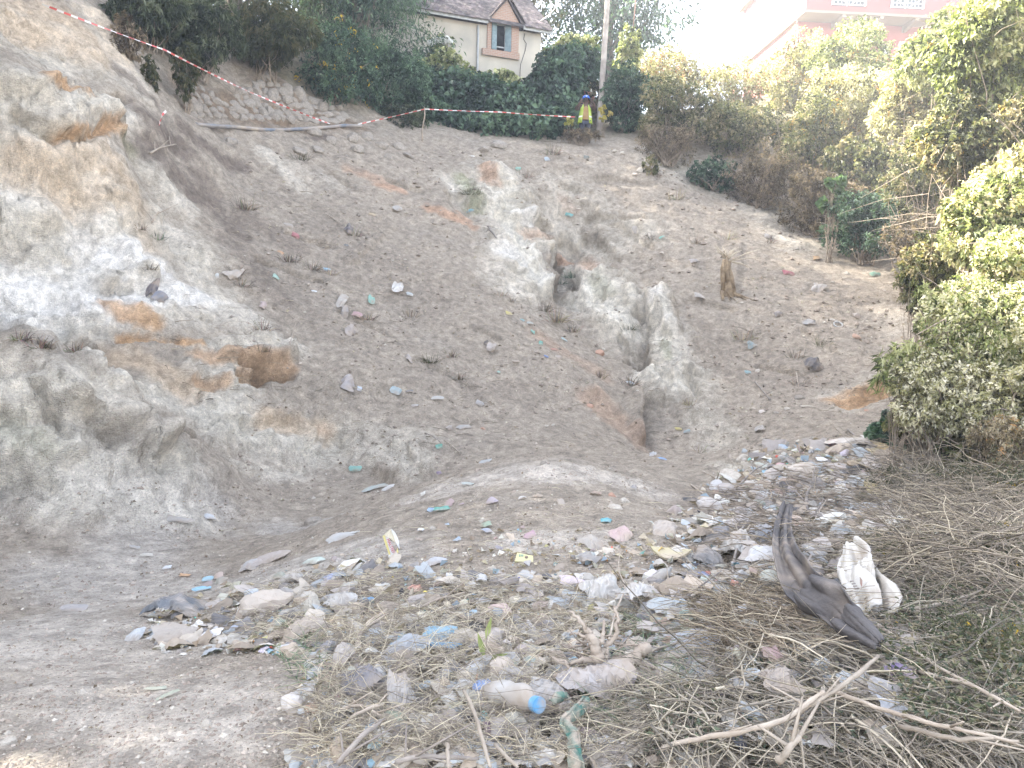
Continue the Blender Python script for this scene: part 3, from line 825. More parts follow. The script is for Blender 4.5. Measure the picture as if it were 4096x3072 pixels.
# lower wing to the right
mb = MB(); mb.box((4.4, 2.4, hz(-2.9)), (3.0, 3.6, 3.0)); mb.build('side_wing', CREAM, house)
mb = MB()
mb.add([(2.92, .2, hz(-1.25)), (6.2, .2, hz(-1.25)), (6.2, 2.6, hz(-.1)), (2.92, 2.6, hz(-.1)), (2.92, .2, hz(-1.33)), (6.2, .2, hz(-1.33)), (6.2, 2.6, hz(-.18)), (2.92, 2.6, hz(-.18))],
       [[0, 1, 2, 3], [7, 6, 5, 4], [0, 4, 5, 1], [1, 5, 6, 2], [2, 6, 7, 3], [3, 7, 4, 0]], col=(1.1, .95, .9))
mb.build('side_roof', SLATE, house)
tag(roof_tiles(2.98, 6.2, .18, -1.25, 2.6, -.1, 8).build('side_roof_tiles', SLATE, house), kind='stuff')
hbox('side_eave_board', 2.94, 6.2, .12, .17, -1.42, -1.27, BOARD)

# ------------------------------------------------------------------ the pink building far right
PINK = mat_noise('pink_render', (0.23, 0.08, 0.076), (0.26, 0.092, 0.088), 1.0, 0.9, 0.05)
SALM = mat_noise('salmon_render', (0.24, 0.075, 0.06), (0.27, 0.085, 0.07), 1.0, 0.9, 0.05)
CRM = mat_noise('cream_slab', (0.22, 0.18, 0.14), (0.25, 0.21, 0.165), 1.0, 0.9, 0.05)
WHT = mat_noise('white_metal', (0.55, 0.55, 0.55), (0.62, 0.62, 0.62), 2, 0.5, 0.0)
BRN = mat_noise('brown_wood', (0.20, 0.12, 0.09), (0.28, 0.17, 0.13), 4, 0.7, 0.1)
pO = W(806, 9.6, 52)
pink = empty('apartment_building', pO - Vector((0, 0, 9.5)), 'pink apartment building with cream overhang and white window grilles', 'building', rz=R(3))
def pbox(name, x0, x1, y0, y1, z0, z1, mat, parent=pink):
    mb = MB(); mb.box(((x0 + x1) / 2, (y0 + y1) / 2, 9.5 + (z0 + z1) / 2), (x1 - x0, y1 - y0, z1 - z0)); return mb.build(name, mat, parent)
sp = 804 / 52.0
def pxs(px): return (px - 806) / sp * 1.0
wins = [(830, 864), (888, 921), (963, 994)]
# upper wall with openings
mb = MB(); xs = 0.0; ztop = 4.0
for a, b_ in wins:
    a, b_ = pxs(a), pxs(b_)
    mb.box(((xs + a) / 2, .15, 9.5 + ztop / 2), (a - xs, .3, ztop)); mb.box(((a + b_) / 2, .15, 9.5 + .16), (b_ - a, .3, .32)); mb.box(((a + b_) / 2, .15, 9.5 + 2.95), (b_ - a, .3, 2.1))
    xs = b_
mb.box(((xs + 22) / 2, .15, 9.5 + ztop / 2), (22 - xs, .3, ztop))
mb.box((.15, 6, 9.5 + ztop / 2), (.3, 11.4, ztop)); mb.box((11, 12, 9.5 + ztop / 2), (22, .3, ztop))
mb.build('upper_wall', PINK, pink)
pbox('overhang_slab', -.1, 22.2, -.05, 12, -.16, -.01, CRM)
# lower wall, set back
mb = MB(); xs = 0.2
low = [(836, 843, -1.2, -2.1), (896, 904, -1.35, -2.1), (927, 943, -1.2, -2.5)]
for a, b_, zt_, zb_ in low:
    a, b_ = pxs(a), pxs(b_)
    mb.box(((xs + a) / 2, 1.75, 9.5 - 4.7), (a - xs, .3, 9.05)); mb.box(((a + b_) / 2, 1.75, 9.5 + (zt_ - .17) / 2), (b_ - a, .3, -zt_ - .17)); mb.box(((a + b_) / 2, 1.75, (9.5 + zb_ + .27) / 2), (b_ - a, .3, 9.5 + zb_ - .27))
    xs = b_
mb.box(((xs + 22) / 2, 1.75, 9.5 - 4.7), (22 - xs, .3, 9.05))
mb.box((.3, 6.8, 9.5 - 4.7), (.3, 9.8, 9.05))
mb.build('lower_wall', SALM, pink)
for bx_ in (844, 881, 916, 951, 986):
    x = pxs(bx_); mb = MB()
    mb.add([(x - .12, -.03, 9.32), (x + .12, -.03, 9.32), (x + .12, 1.58, 9.32), (x - .12, 1.58, 9.32), (x - .12, -.03, 9.16), (x + .12, -.03, 9.16), (x + .12, 1.58, 8.92), (x - .12, 1.58, 8.92)],
           [[0, 1, 2, 3], [7, 6, 5, 4], [0, 4, 5, 1], [1, 5, 6, 2], [2, 6, 7, 3], [3, 7, 4, 0]])
    mb.build('bracket', CRM, pink)
for a, b_ in wins:
    a, b_ = pxs(a), pxs(b_)
    w_ = pbox('window', a + .01, b_ - .01, .2, .25, .33, 1.89, GLASS)
    mb = MB(); c = (a + b_) / 2; hw = (b_ - a) / 2 - .03
    for z in (.36, .62, 1.86): mb.box((c, -.12, 9.5 + z), (2 * hw, .05, .05))
    for s in (-1, 1): mb.box((c + s * hw, -.12, 9.5 + 1.11), (.05, .05, 1.5)); mb.box((c + s * hw, .0, 9.5 + .36), (.04, .22, .04))
    for q in range(9): mb.box((c - hw + (q + .5) * 2 * hw / 9, -.12, 9.5 + 1.11), (.025, .03, 1.5))
    for s in (-1, 1): mb.tube([(c + s * .05, -.17, 9.5 + .35), (c + s * hw * .95, -.17, 9.5 + 1.0)], .03, 5)
    mb.build('window_grille', WHT, w_)
    mb = MB(); mb.box((c, .17, 9.5 + 1.1), (.06, .05, 1.5)); mb.box((c, .17, 9.5 + 1.3), (2 * hw, .05, .05)); mb.build('window_frame', WHT, w_)
for a, b_, zt_, zb_ in low:
    a, b_ = pxs(a), pxs(b_)
    w_ = pbox('window', a + .01, b_ - .01, 1.82, 1.86, zb_, zt_, GLASS)
    pbox('window_head', a - .05, b_ + .05, 1.54, 1.6, zt_ - .02, zt_ + .12, BRN, w_)
    mb = MB()
    for s in (a + .04, (a + b_) / 2, b_ - .04): mb.box((s, 1.75, 9.5 + (zt_ + zb_) / 2), (.05, .05, zt_ - zb_ - .02))
    for q in range(4): mb.box(((a + b_) / 2, 1.76, 9.5 + zb_ + .1 + q * (zt_ - zb_) / 4), (b_ - a - .1, .03, .05))
    mb.build('window_frame', WHT, w_)
pbox('roof_slab', -.4, 22.4, -.4, 12.4, 4.0, 4.25, CRM)

# ------------------------------------------------------------------ pole, cables, boards, tapes, pipe
POLE = mat_noise('pole_wood', (0.26, 0.23, 0.20), (0.42, 0.38, 0.34), 3, 0.9, 0.4, 30)
pb = W(599.5, 116, 29.3); g, _ = gz(pb.x, pb.y); pb = Vector((pb.x, pb.y, min(g.z, pb.z) - .2))
pt = W(609.5, -30, 29.6)
utility_pole = empty('utility_pole', pb, 'tall weathered grey utility pole behind the worker in the yellow vest', 'pole')
mb = MB(); mb.tube([(pt - pb) * (i / 8) for i in range(9)] + [(pt - pb) * 1.25], [.115 - .004 * i for i in range(10)], 12); mb.build('post', POLE, utility_pole)
top = (pt - pb) * 1.22
mb = MB(); mb.box(top + Vector((0, -.1, 0)), (1.4, .09, .1)); mb.build('crossarm', POLE, utility_pole)
for s in (-.6, 0, .6):
    mb = MB(); q = top + Vector((s, -.1, .05)); mb.tube([q, q + Vector((0, 0, .05)), q + Vector((0, 0, .08)), q + Vector((0, 0, .15))], [.02, .045, .03, .035], 8); mb.build('insulator', WHT, utility_pole)
def rope(name, label, cat, pts, r, mat, group=None, n=5):
    mb = MB(); mb.tube(pts, r, n); return tag(mb.build(name, mat, None), label, cat, group)
def spline(P, n=8):
    out = []
    for i in range(len(P) - 1):
        p0 = P[max(i - 1, 0)]; p1 = P[i]; p2 = P[i + 1]; p3 = P[min(i + 2, len(P) - 1)]
        for k in range(n):
            t = k / n
            out.append(.5 * ((2 * p1) + (-p0 + p2) * t + (2 * p0 - 5 * p1 + 4 * p2 - p3) * t * t + (-p0 + 3 * p1 - 3 * p2 + p3) * t ** 3))
    out.append(P[-1]); return out
RUST = mat_noise('rusty_wire', (.16, .10, .08), (.26, .17, .13), 6, .8, 0)
rope('hanging_cable', 'thin rusty cable slanting down in front of the pink building', 'cable', spline([W(801, -40, 34), W(797, 20, 33), W(788, 45, 32), W(777, 80, 31)]), .016, RUST)
rope('hanging_wire', 'short dark wire hanging against the white sky right of the pole', 'wire', [W(637, -60, 33), W(635.5, 5, 33), W(633, 30, 33)], .022, RUST)
rope('service_wire', 'pale wire slanting across the tree beside the house roof', 'wire', spline([W(572, -20, 33), W(560, 0, 33), W(552, 12, 33.5), W(541, 21, 34.6)]), .022, WHT)
# white board and rust-pink corrugated sheet left of the pole
mb = MB(); bw = W(583, 74, 31); mb.box((0, 0, 0), (.22, .02, .42), M=Matrix.Rotation(R(-8), 3, 'Y')); mb.tube([(.1, 0, -.9), (.1, .02, .2)], .015, 6)
o = mb.build('notice_board', WHT, None); o.location = bw; tag(o, 'small white board hanging above the pink corrugated sheet', 'board')
CORR = mat_noise('rust_pink_metal', (.42, .20, .15), (.55, .30, .22), 8, .8, .1)
cs_ = empty('corrugated_sheet', W(586, 96, 30.4), 'rusty pink corrugated metal sheet leaning behind the worker', 'metal sheet', rz=R(10))
mb = MB(); nx = 25
vv = []; 
for i in range(nx):
    x = -.32 + .64 * i / (nx - 1); y = .015 * math.sin(i * math.pi / 2)
    vv += [(x, y, -.5), (x, y, .5 - max(0, x + .22) * .95)]
mb.add(vv, [[2 * i, 2 * i + 2, 2 * i + 3, 2 * i + 1] for i in range(nx - 1)]); mb.build('sheet', CORR, cs_)
mb = MB(); mb.tube([(-.24, .03, .52), (.34, .03, -.04)], .02, 6); mb.build('edge_rail', BARK, cs_)

# barrier tapes
def mat_tape():
    m, nt, b = new_mat('barrier_tape_plastic')
    at = nt.nodes.new('ShaderNodeAttribute'); at.attribute_name = 'Col'
    nt.links.new(at.outputs['Color'], b.inputs['Base Color']); b.inputs['Roughness'].default_value = .45
    return m
TAPE = mat_tape()
def tape(label, P, width, sag, stripe=.14, seed=1, twist=.8):
    rr_ = random.Random(seed)
    P = [Vector(p) for p in P]; pts = []
    for i in range(len(P) - 1):
        L_ = (P[i + 1] - P[i]).length; k = max(4, int(L_ / (stripe / 2)))
        for j in range(k):
            t = j / k; pts.append(P[i].lerp(P[i + 1], t) - Vector((0, 0, sag * L_ * .04 * 4 * t * (1 - t))))
    pts.append(P[-1]); mb = MB()
    for i in range(len(pts) - 1):
        d_ = (pts[i + 1] - pts[i]).normalized(); up = Vector((0, 0, 1)); sd = d_.cross(up).normalized()
        def off(k): a = math.sin(k * .13 * twist + seed) * .9; return (up * math.cos(a) + sd * math.sin(a)) * width / 2
        c = (.50, .08, .07) if (i // 2) % 2 else (.60, .58, .56)
        o1, o2 = off(i), off(i + 1)
        mb.add([pts[i] - o1, pts[i + 1] - o2, pts[i + 1] + o2, pts[i] + o1], [[0, 1, 2, 3]], False, c)
    o = mb.build('barrier_tape', TAPE, None)
    return tag(o, label, 'barrier tape')
tape('red and white barrier tape running down the left bank to the pipe', [W(42, 4, 14.0), W(165, 50, 16.6), W(250, 92, 20.2), W(336, 126, 23.6)], .034, .12, seed=2)
tape('red and white barrier tape stretched from the pipe past the stake to the worker', [W(340, 128, 24.2), W(425, 109, 25.6), W(500, 112, 26.0), W(575, 117, 26.6)], .034, .1, seed=5)
tape('torn loose end of barrier tape dangling on the upper left slope', [W(166, 111, 16.4), W(162, 115, 16.3), W(160, 122, 16.2), W(159, 125, 16.2)], .05, 0, seed=7, twist=4)
def stake(label, a, b_, r):
    mb = MB(); p = [a.lerp(b_, t / 5) + Vector((math.sin(t * 2.1), 0, 0)) * r * .8 for t in range(6)]
    mb.tube(p, [r * (1 - .07 * t) for t in range(6)], 7); return tag(mb.build('stake', TWIG, None), label, 'stake', 'stakes holding the barrier tape')
h1, _ = hit(422, 146); stake('thin wooden stake holding the tape in front of the creeper hedge', W(421, 147, 25.4), W(425, 107, 25.6), .028)
stake('crooked wooden stake holding the tape beside the end of the pipe', W(343, 166, 22.4), W(339, 126, 24.2), .035)
# pipe
PIPE = mat_noise('dusty_blue_black_pipe', (.05, .07, .10), (.13, .17, .22), 3, .5, .05, dust=.55)
pp = spline([W(196, 124.5, 19.0), W(215, 126, 19.6), W(240, 127.5, 20.6), W(270, 130, 21.6), (W(300, 129, 22.4)), W(325, 127.5, 23.0), W(345, 125.5, 23.5), W(362, 126.5, 23.8)], 6)
rope('water_pipe', 'long dusty blue-black water pipe lying along the ledge below the stone wall', 'pipe', pp, .048, PIPE, n=10)

# ------------------------------------------------------------------ stone wall and loose rocks
STONE = mat_noise('field_stone', (.22, .195, .165), (.33, .295, .25), 5, .95, .6, 30)
STONE2 = mat_noise('pale_kaolin_stone', (.36, .32, .27), (.48, .44, .38), 5, .95, .5, 30)
STONE3 = mat_noise('reddish_stone', (.36, .22, .16), (.46, .30, .22), 6, .95, .5, 30)
def rock_mesh(seed, sub=2, flat=.75, cut=.35, jag=.12):
    rs = np.random.RandomState(seed)
    bm = bmesh.new(); bmesh.ops.create_icosphere(bm, subdivisions=sub, radius=1)
    V_ = np.array([v.co[:] for v in bm.verts])
    for _ in range(9):                       # chop flat faces
        n_ = unit(rs.normal(size=3)); h_ = rs.uniform(.55, .9)
        dd = V_ @ n_ - h_; V_ -= np.where(dd > 0, dd, 0)[:, None] * n_ * .9
    V_ *= 1 + jag * vnoise(V_ * 2.2, seed)[:, None]
    V_[:, 2] *= flat
    for v, c in zip(bm.verts, V_): v.co = c
    me = bpy.data.meshes.new('stone'); bm.to_mesh(me); bm.free()
    return me
rocks = [rock_mesh(100 + i, 2, .62 + .05 * (i % 4)) for i in range(8)]
rocks2 = [m.copy() for m in rocks]; rocks3 = [m.copy() for m in rocks]; 
for m in rocks: m.materials.append(STONE)
for m in rocks2: m.materials.append(STONE2)
for m in rocks3: m.materials.append(STONE3)
def orient(o, nor, az_, scale):
    q = Vector(nor).to_track_quat('Z', 'Y').to_matrix().to_4x4()
    o.rotation_euler = (q @ Matrix.Rotation(az_, 4, 'Z')).to_euler(); o.scale = scale
w0, _ = hit(265, 110)
stone_wall = empty('stone_wall', w0, 'dry stone retaining wall on the bank below the bamboo thicket', 'stone wall')
spots = []
for row in range(11):
    for i in range(20):
        px = 192 + i * 8.2 + (row % 2) * 4 + rnd.uniform(-1.5, 1.5); py = 62 + row * 6.6 + (px - 192) * .045 + rnd.uniform(-1.2, 1.2)
        lo = 118 + (px - 192) * .06; hi = 94 - (px - 192) * .10 + 8 * math.sin(px * .09)
        if px > 262: hi = 76 + (px - 262) * .38
        if hi < py < lo and px < 345: spots.append((px, py))
for k_, (px, py) in enumerate(spots):
    p, nn = hit(px, py); s = (5.6 + rnd.uniform(-1.4, 1.8)) * p.length / F
    o = link('stone', rocks[k_ % 8], None, stone_wall)
    nn = (nn + Vector((0, -.6, .3))).normalized()
    orient(o, nn, rnd.uniform(0, 6.3), (s * rnd.uniform(.9, 1.25), s * rnd.uniform(.75, 1), s * .9))
    o.location = p - w0 - nn * s * .12
# tumbled stones at the wall's right end and the rim
def rock_at(label, px, py, w, mats=rocks, group=None, sq=1.0, sink=.3, name='rock'):
    p, nn = hit(px, py); s = w / 2 * p.length / F
    o = link(name, mats[int(px + py) % 8], None, None)
    orient(o, (nn + Vector((0, 0, .8))).normalized(), px * .37, (s * 1.05, s * .9, s * .95 * sq))
    o.location = p + nn * s * (.3 - sink); tag(o, label, 'rock', group); return o
for px, py, w, m_, lb in [
 (314, 133, 15, rocks, 'grey rock just under the bend of the blue-black pipe'), (332, 141, 13, rocks, 'blocky grey rock below the right end of the pipe'), (352, 138, 16, rocks, 'broad grey rock near the rim left of the thin stake'),
 (368, 137, 14, rocks, 'squarish rock on the rim between pipe end and stake'), (357, 150, 15, rocks, 'tilted slab of rock two steps below the pipe end'), (381, 146, 14, rocks, 'angular rock jutting from the slope left of the stake foot'),
 (399, 148, 15, rocks, 'upright blocky rock left of the foot of the thin stake'), (408, 156, 13, rocks, 'cracked grey rock on the slope below the thin stake'), (388, 158, 12, rocks, 'small grey rock lowest of the rim cluster by the stake'),
 (300, 152, 18, rocks, 'flat rock on the slope below the middle of the pipe'), (318, 150, 14, rocks, 'rounded rock right of the flat rock below the pipe'), (232, 141, 12, rocks, 'round grey rock below the left half of the pipe'),
 (499, 146, 20, rocks, 'large rounded boulder on the rim in front of the creeper hedge'), (484, 150, 12, rocks, 'smaller boulder leaning on the left of the rim boulder'), (598, 120, 18, rocks, 'grey boulder at the foot of the utility pole'),
 (614, 151, 6, rocks2, 'pale small stone on the rim below the pole'), (622, 153, 6, rocks2, 'pale small stone right beside another on the rim below the pole'), (640, 170, 9, rocks2, 'pale flat stone at the edge of the right-hand thicket'),
 (600, 353, 11, rocks3, 'tan rounded stone at the foot of the middle gully'), (729, 477, 26, rocks2, 'big tan boulder left of the rubbish heap crest'), (742, 459, 15, rocks2, 'pale boulder perched above the big tan boulder'),
 (611, 496, 11, rocks3, 'reddish broken stone on the right side of the gravel mound'), (625, 502, 12, rocks2, 'pale flat stone beside the reddish broken stone'), (616, 509, 17, rocks2, 'largest tan stone below the reddish broken stone'),
 (543, 464, 9, rocks, 'dark flat stone on the crest of the gravel mound'), (563, 473, 8, rocks2, 'light round stone just under the mound crest'), (586, 483, 6, rocks2, 'tiny cream pebble stone right of the mound crest'),
 (315, 523, 26, rocks, 'slate grey slab lying at the left foot of the gravel mound'), (547, 426, 5, rocks2, 'white twin stone low on the brown slope'), (553, 425, 5, rocks2, 'white stone right of its twin low on the brown slope'),
 (590, 406, 9, rocks3, 'reddish-brown stone in the small scarp of the brown slope'), (483, 429, 6, rocks3, 'small reddish stone on the lower brown slope'), (799, 398, 11, rocks, 'grey stone on the lower right-hand slope'),
 (787, 409, 7, rocks2, 'light stone fragment below the grey stone on the right slope'), (776, 413, 6, rocks, 'small stone left of the light fragment on the right slope'), (758, 371, 6, rocks2, 'white chip of stone halfway up the right slope'),
 (847, 274, 7, rocks2, 'white stone under the dark brush on the right slope'), (48, 341, 17, rocks, 'crumbly rock on top of the nearest left spur'), (82, 692, 8, rocks2, 'pale stone sticking out of the bottom left heap'),
 (206, 724, 11, rocks2, 'smooth cream stone low in the bottom left heap'), (8, 742, 14, rocks2, 'tan lump of stone at the bottom left edge'), (122, 653, 9, rocks2, 'yellowish stone on the crest of the bottom left heap'),
 (433, 529, 9, rocks2, 'square tan stone under the green netting scrap'), (411, 578, 11, rocks2, 'flat tan stone left of the orange scrap'), (421, 570, 10, rocks2, 'rounded tan stone above the flat tan stone'),
 (492, 569, 10, rocks2, 'tan stone under the dry sprig in the middle of the rubbish'), (502, 571, 8, rocks2, 'small tan stone right of the dry sprig'), (529, 575, 12, rocks2, 'round tan stone right of the crushed brown bottle'),
 (552, 579, 13, rocks2, 'tan stone above the cardboard flap'), (557, 590, 12, rocks, 'grey stone beside the cardboard flap'), (463, 659, 16, rocks2, 'brown rounded stone left of the tan carton'), (386, 620, 12, rocks, 'dusty stone beside the curled dry leaf'),
 (352, 624, 12, rocks2, 'tan stone above the curled dry leaf at the left'), (730, 609, 12, rocks, 'grey stone left of the greenish paper bag'), (686, 588, 9, rocks, 'small dark stone under the clear dusty bottle'),
 ]:
    rock_at(lb, px, py, w, m_)

# ------------------------------------------------------------------ vegetation in its places
tree('tall bamboo-leaved tree towering over the upper left bank', -14.6, 25.5, 10.5, 4.8, 'dark', 30000, 3, low=.1, L=.2)
tree('dense dark tree behind the top of the stone wall', -10.4, 30.0, 10.5, 4.6, 'dark', 30000, 5, low=.08, L=.2)
tree('blue-green tree left of the old house', -6.0, 31.5, 9.0, 3.3, 'teal', 30000, 8, L=.18, low=.04, gap=-.05)
tree('leftmost tree of the bank, mostly above the picture', -20.5, 27.0, 11.0, 5.0, 'dark', 14000, 12, low=.05, L=.24)
for lb, x, y, top, r_ in (('unseen tree added on the left bank for shade, beyond the cliff edge', -15.5, 21.5, 18.0, 4.2), ('unseen tree added on the left bank for shade, right behind the cliff edge', -14.6, 17.8, 16.0, 3.6), ('unseen tree added on the left bank for shade, above the near spur', -14.2, 13.8, 14.2, 3.4),
                       ('unseen tree added on the left bank for shade, level with the near spur', -14.0, 9.6, 15.6, 3.8), ('unseen tree added on the left bank for shade, beside the viewer', -14.0, 5.4, 16.5, 3.8)):
    tree(lb, x, y, top - gz(x, y)[0].z, r_, 'dark', 20000, int(y * 10), low=.0, L=.34, gap=-.3)  # added out of view; tops set so the crowns shade the pit
tree('high crowned tree far behind the bank, left of the roof', -13, 38.0, 11.5, 5.6, 'dark', 18000, 15, low=.02, L=.28)
tree('big-leaved tree standing behind the old house roof', -2.5, 45.0, 13.0, 6.2, 'olive', 20000, 16, low=.2, L=.24, ratio=.5)
tree('dark airy tree with sky showing through, right of the house', 4.6, 43.0, 9.8, 3.9, 'teal', 17000, 18, low=.12, L=.20, ratio=.55, gap=.28, group='trees behind the house')
S = shrub
BAM = dict(L=.15, ratio=.22, droop=.9)
S('hanging_shrub', 'drooping grey-green bamboo thicket above the stone wall', 'shrub', 265, 34, 23.4, 52, 34, 'olive', 13000, k=9, stems=14, **BAM)
S('hanging_shrub', 'dark bamboo clump left of the stone wall under the tape', 'shrub', 200, 34, 21.0, 42, 36, 'dark', 11000, k=8, stems=12, **BAM)
S('hanging_shrub', 'dark leafy fringe at the top edge above the tape', 'shrub', 150, 12, 20.0, 45, 32, 'dark', 9000, k=7, stems=10, **BAM)
S('hanging_shrub', 'small weedy tuft hanging at the left end of the stone wall', 'shrub', 187, 72, 19.2, 15, 26, 'olive', 3000, k=5, stems=8, L=.1, ratio=.3, droop=.9)
S('shrub', 'dark shrub with yellow blossoms right of the stone wall', 'shrub', 335, 68, 25.2, 45, 40, 'teal', 14000, k=9, stems=14, spot=(.55, .38, .04, .05), L=.10)
S('shrub', 'rounded dark shrub between blossoming shrub and creeper', 'shrub', 385, 82, 26.8, 42, 46, 'teal', 14000, k=9, stems=14, L=.10)
S('shrub', 'low dark foliage spilling onto the rim left of the stake', 'shrub', 398, 122, 26.4, 30, 20, 'dark', 6000, k=6, stems=8, L=.1)
S('dry_brush', 'brown dry brush at the top left under the trees', 'shrub', 128, 40, 17.8, 16, 26, 'dry', 2500, k=5, stems=14, L=.09, ratio=.25, droop=.8)
S('dry_brush', 'hanging root fringe and dry weeds beside the upper left bank', 'shrub', 150, 78, 18.0, 12, 20, 'olive', 1600, k=4, stems=10, L=.08, ratio=.3, droop=.9)
# creeper hedge along the rim
hb = []
def hbl(px, py, Y, rx, ry):
    py = py + 5 * (py < 115)
    s = Y / F; hb.append((W(px, py, Y), (rx * s, 1.0, ry * s)))
for a in [(420, 118, 28.6, 26, 30), (440, 102, 29.2, 28, 28), (455, 96, 29.4, 24, 26), (478, 112, 29, 30, 36), (486, 98, 29.6, 22, 24), (510, 112, 29, 28, 30), (530, 108, 29.4, 26, 28), (540, 90, 30.0, 16, 20), (552, 92, 29.6, 26, 40), (562, 72, 30.2, 24, 26), (580, 62, 30.6, 18, 20), (566, 95, 29.8, 12, 32),
          (450, 130, 28.2, 30, 18), (490, 132, 27.9, 32, 14), (530, 130, 28.0, 30, 14), (556, 120, 28.6, 18, 20), (425, 138, 27.6, 16, 10), (440, 84, 30.2, 22, 18), (415, 95, 29.8, 20, 30)]: hbl(*a)
S('creeper_hedge', 'broad dark green creeper mass smothering the hedge below the house', 'hedge', 490, 110, 29, 60, 40, 'teal', n=36000, L=.17, ratio=.8, droop=.6, gap=-.2, blobs=hb, seed=77, stems=30, inner=.12, base=Vector((-1, 29.2, 5.6)), cr=.25)
hb2 = [(W(a, b_, 30.3), (r * 30 / F, .5, r2 * 30 / F)) for a, b_, r, r2 in ((430, 68, 14, 8), (446, 60, 14, 10), (462, 72, 13, 9), (475, 82, 12, 8), (500, 76, 16, 5), (515, 84, 10, 5))]
S('vine_tops', 'pale yellow-green vine tops lit above the creeper hedge', 'vine', 450, 70, 30.3, 20, 10, 'bright', n=4200, L=.13, ratio=.7, droop=.2, blobs=hb2, seed=78, stems=14, base=Vector((-2.2, 30.4, 7.5)), spot=(.5, .5, .3, .1))
hb3 = [(W(a, b_, 31.0), (r * 30 / F, .4, r2 * 30 / F)) for a, b_, r, r2 in ((556, 52, 12, 7), (572, 43, 13, 8), (590, 44, 10, 8), (560, 60, 12, 7))]
S('vine_tops', 'sunlit straggling vine on top of the creeper beside the roof wing', 'vine', 570, 45, 31, 20, 10, 'bright', n=3000, L=.12, ratio=.6, droop=.6, blobs=hb3, seed=79, stems=18, base=Vector((2.0, 31.0, 8.2)))
# the white flowering plant by the house wall
fb = [(W(a, b_, 32.0), (r * 32 / F, .25, r * 32 / F)) for a, b_, r in ((433, 44, 6), (441, 42, 6), (448, 41, 5), (437, 52, 6), (446, 55, 6), (432, 60, 7), (448, 63, 6))]
fl = S('flowering_plant', 'tall plant with big white flower heads in front of the house wall', 'plant', 440, 50, 32, 10, 10, 'bright', n=900, L=.16, ratio=.7, blobs=fb, seed=81, stems=10, base=Vector((-2.7, 32, 7.6)))
WPET = mat_noise('white_petal', (.75, .75, .7), (.82, .82, .78), 6, .8, 0, trans=.3)
for a, b_ in ((434, 41), (439, 40), (444, 41), (447, 39), (450, 42), (430, 43)):
    q = W(a, b_, 31.8) - Vector(fl.location); rs = np.random.RandomState(a)
    u = unit(rs.normal(size=(90, 3)))
    me = leaves_mesh('flower_head', u * .11 + np.array(q), unit(np.cross(u, rs.normal(size=(90, 3)))), u, np.full(90, .09), np.full(90, .07), np.tile((.8, .8, .76), (90, 1)), rs)
    link('flower_head', me, WPET, fl)
# shrubs by the pole and along the right bank
S('shrub', 'lime green young shrub against the white sky right of the pole', 'shrub', 628, 58, 33, 16, 26, 'bright', 3500, L=.15, ratio=.6)
S('shrub', 'dark leafy bush at the foot of the pole on its right', 'shrub', 628, 100, 29.6, 26, 30, 'teal', 8000, L=.12)
S('shrub', 'low olive weeds behind the worker at the foot of the pole', 'shrub', 594, 100, 30.6, 13, 24, 'mixed', 3000, L=.11, stems=12, k=5)
S('yellow_weed', 'yellow-leaved weed beside the grey boulder at the pole', 'plant', 605, 114, 28.4, 7, 9, ((.25, .22, .05), (.42, .36, .08), (.5, .42, .14)), 130, L=.13, ratio=.7, stems=6, r0=.012, k=3)
S('yellow_weed', 'yellow-leaved weed at the left side of the worker', 'plant', 570, 121, 27.0, 8, 6, ((.25, .24, .05), (.38, .38, .08), (.5, .48, .14)), 110, L=.11, ratio=.7, stems=6, r0=.012, k=3)
S('dry_grass', 'grey dry grass clump hiding the legs of the worker', 'grass', 581, 134, 26.8, 20, 7, 'dry', 1500, L=.16, ratio=.12, droop=-.6, stems=50, r0=.008, k=5)
S('shrub', 'dry reddish twiggy bush on the skyline right of the lime shrub', 'shrub', 668, 72, 31, 36, 26, 'lit', 9000, L=.10, ratio=.4, stems=46, spot=(.35, .2, .14, .3), gap=.25)
S('shrub', 'dense green-grey bush on the rim below the dry skyline bush', 'shrub', 675, 112, 28, 40, 30, 'mixed', 11000, L=.10, stems=34)
S('shrub', 'bare-stemmed grey bush leaning over the rim', 'shrub', 668, 140, 26.6, 34, 22, 'dry', 5500, L=.08, ratio=.3, stems=60, r0=.03, gap=.2)
S('shrub', 'small creeping shrub hanging down the rim face', 'shrub', 652, 168, 25.6, 9, 15, 'mixed', 1300, L=.08, k=4, stems=8)
S('shrub', 'pale twiggy bush on the skyline below the hanging cable', 'shrub', 735, 88, 31, 42, 28, 'lit', 9000, L=.10, stems=44, spot=(.35, .2, .14, .2), gap=.2)
S('shrub', 'green bush half in shade in the middle of the right bank', 'shrub', 735, 130, 28, 44, 32, 'mixed', 12000, L=.10, stems=34)
S('shrub', 'dark green shrub drooping over the earth face of the right bank', 'shrub', 715, 175, 26, 26, 22, 'teal', 5000, L=.09, stems=22)
S('shrub', 'grey-brown bramble in the shade above the right slope', 'shrub', 762, 178, 25.2, 36, 32, 'dry', 9000, L=.08, ratio=.35, stems=64, r0=.028)
S('shrub', 'yellowish bush under the left end of the pink building', 'shrub', 800, 78, 33, 38, 40, 'lit', 11000, L=.13, spot=(.5, .3, .05, .06), gap=.05)
S('shrub', 'bright sunlit bush top reaching the pink building overhang', 'shrub', 858, 52, 31, 46, 34, 'bright', 12000, L=.13, spot=(.5, .28, .06, .08), gap=.1)
S('shrub', 'wide yellow-green bush below the overhang', 'shrub', 850, 105, 28.5, 56, 36, 'lit', 14000, L=.12, spot=(.5, .28, .06, .05))
S('shrub', 'half-shaded bush with dead orange leaves on the right bank', 'shrub', 812, 140, 26.6, 44, 34, 'mixed', 12000, L=.11, spot=(.4, .24, .06, .05), stems=34)
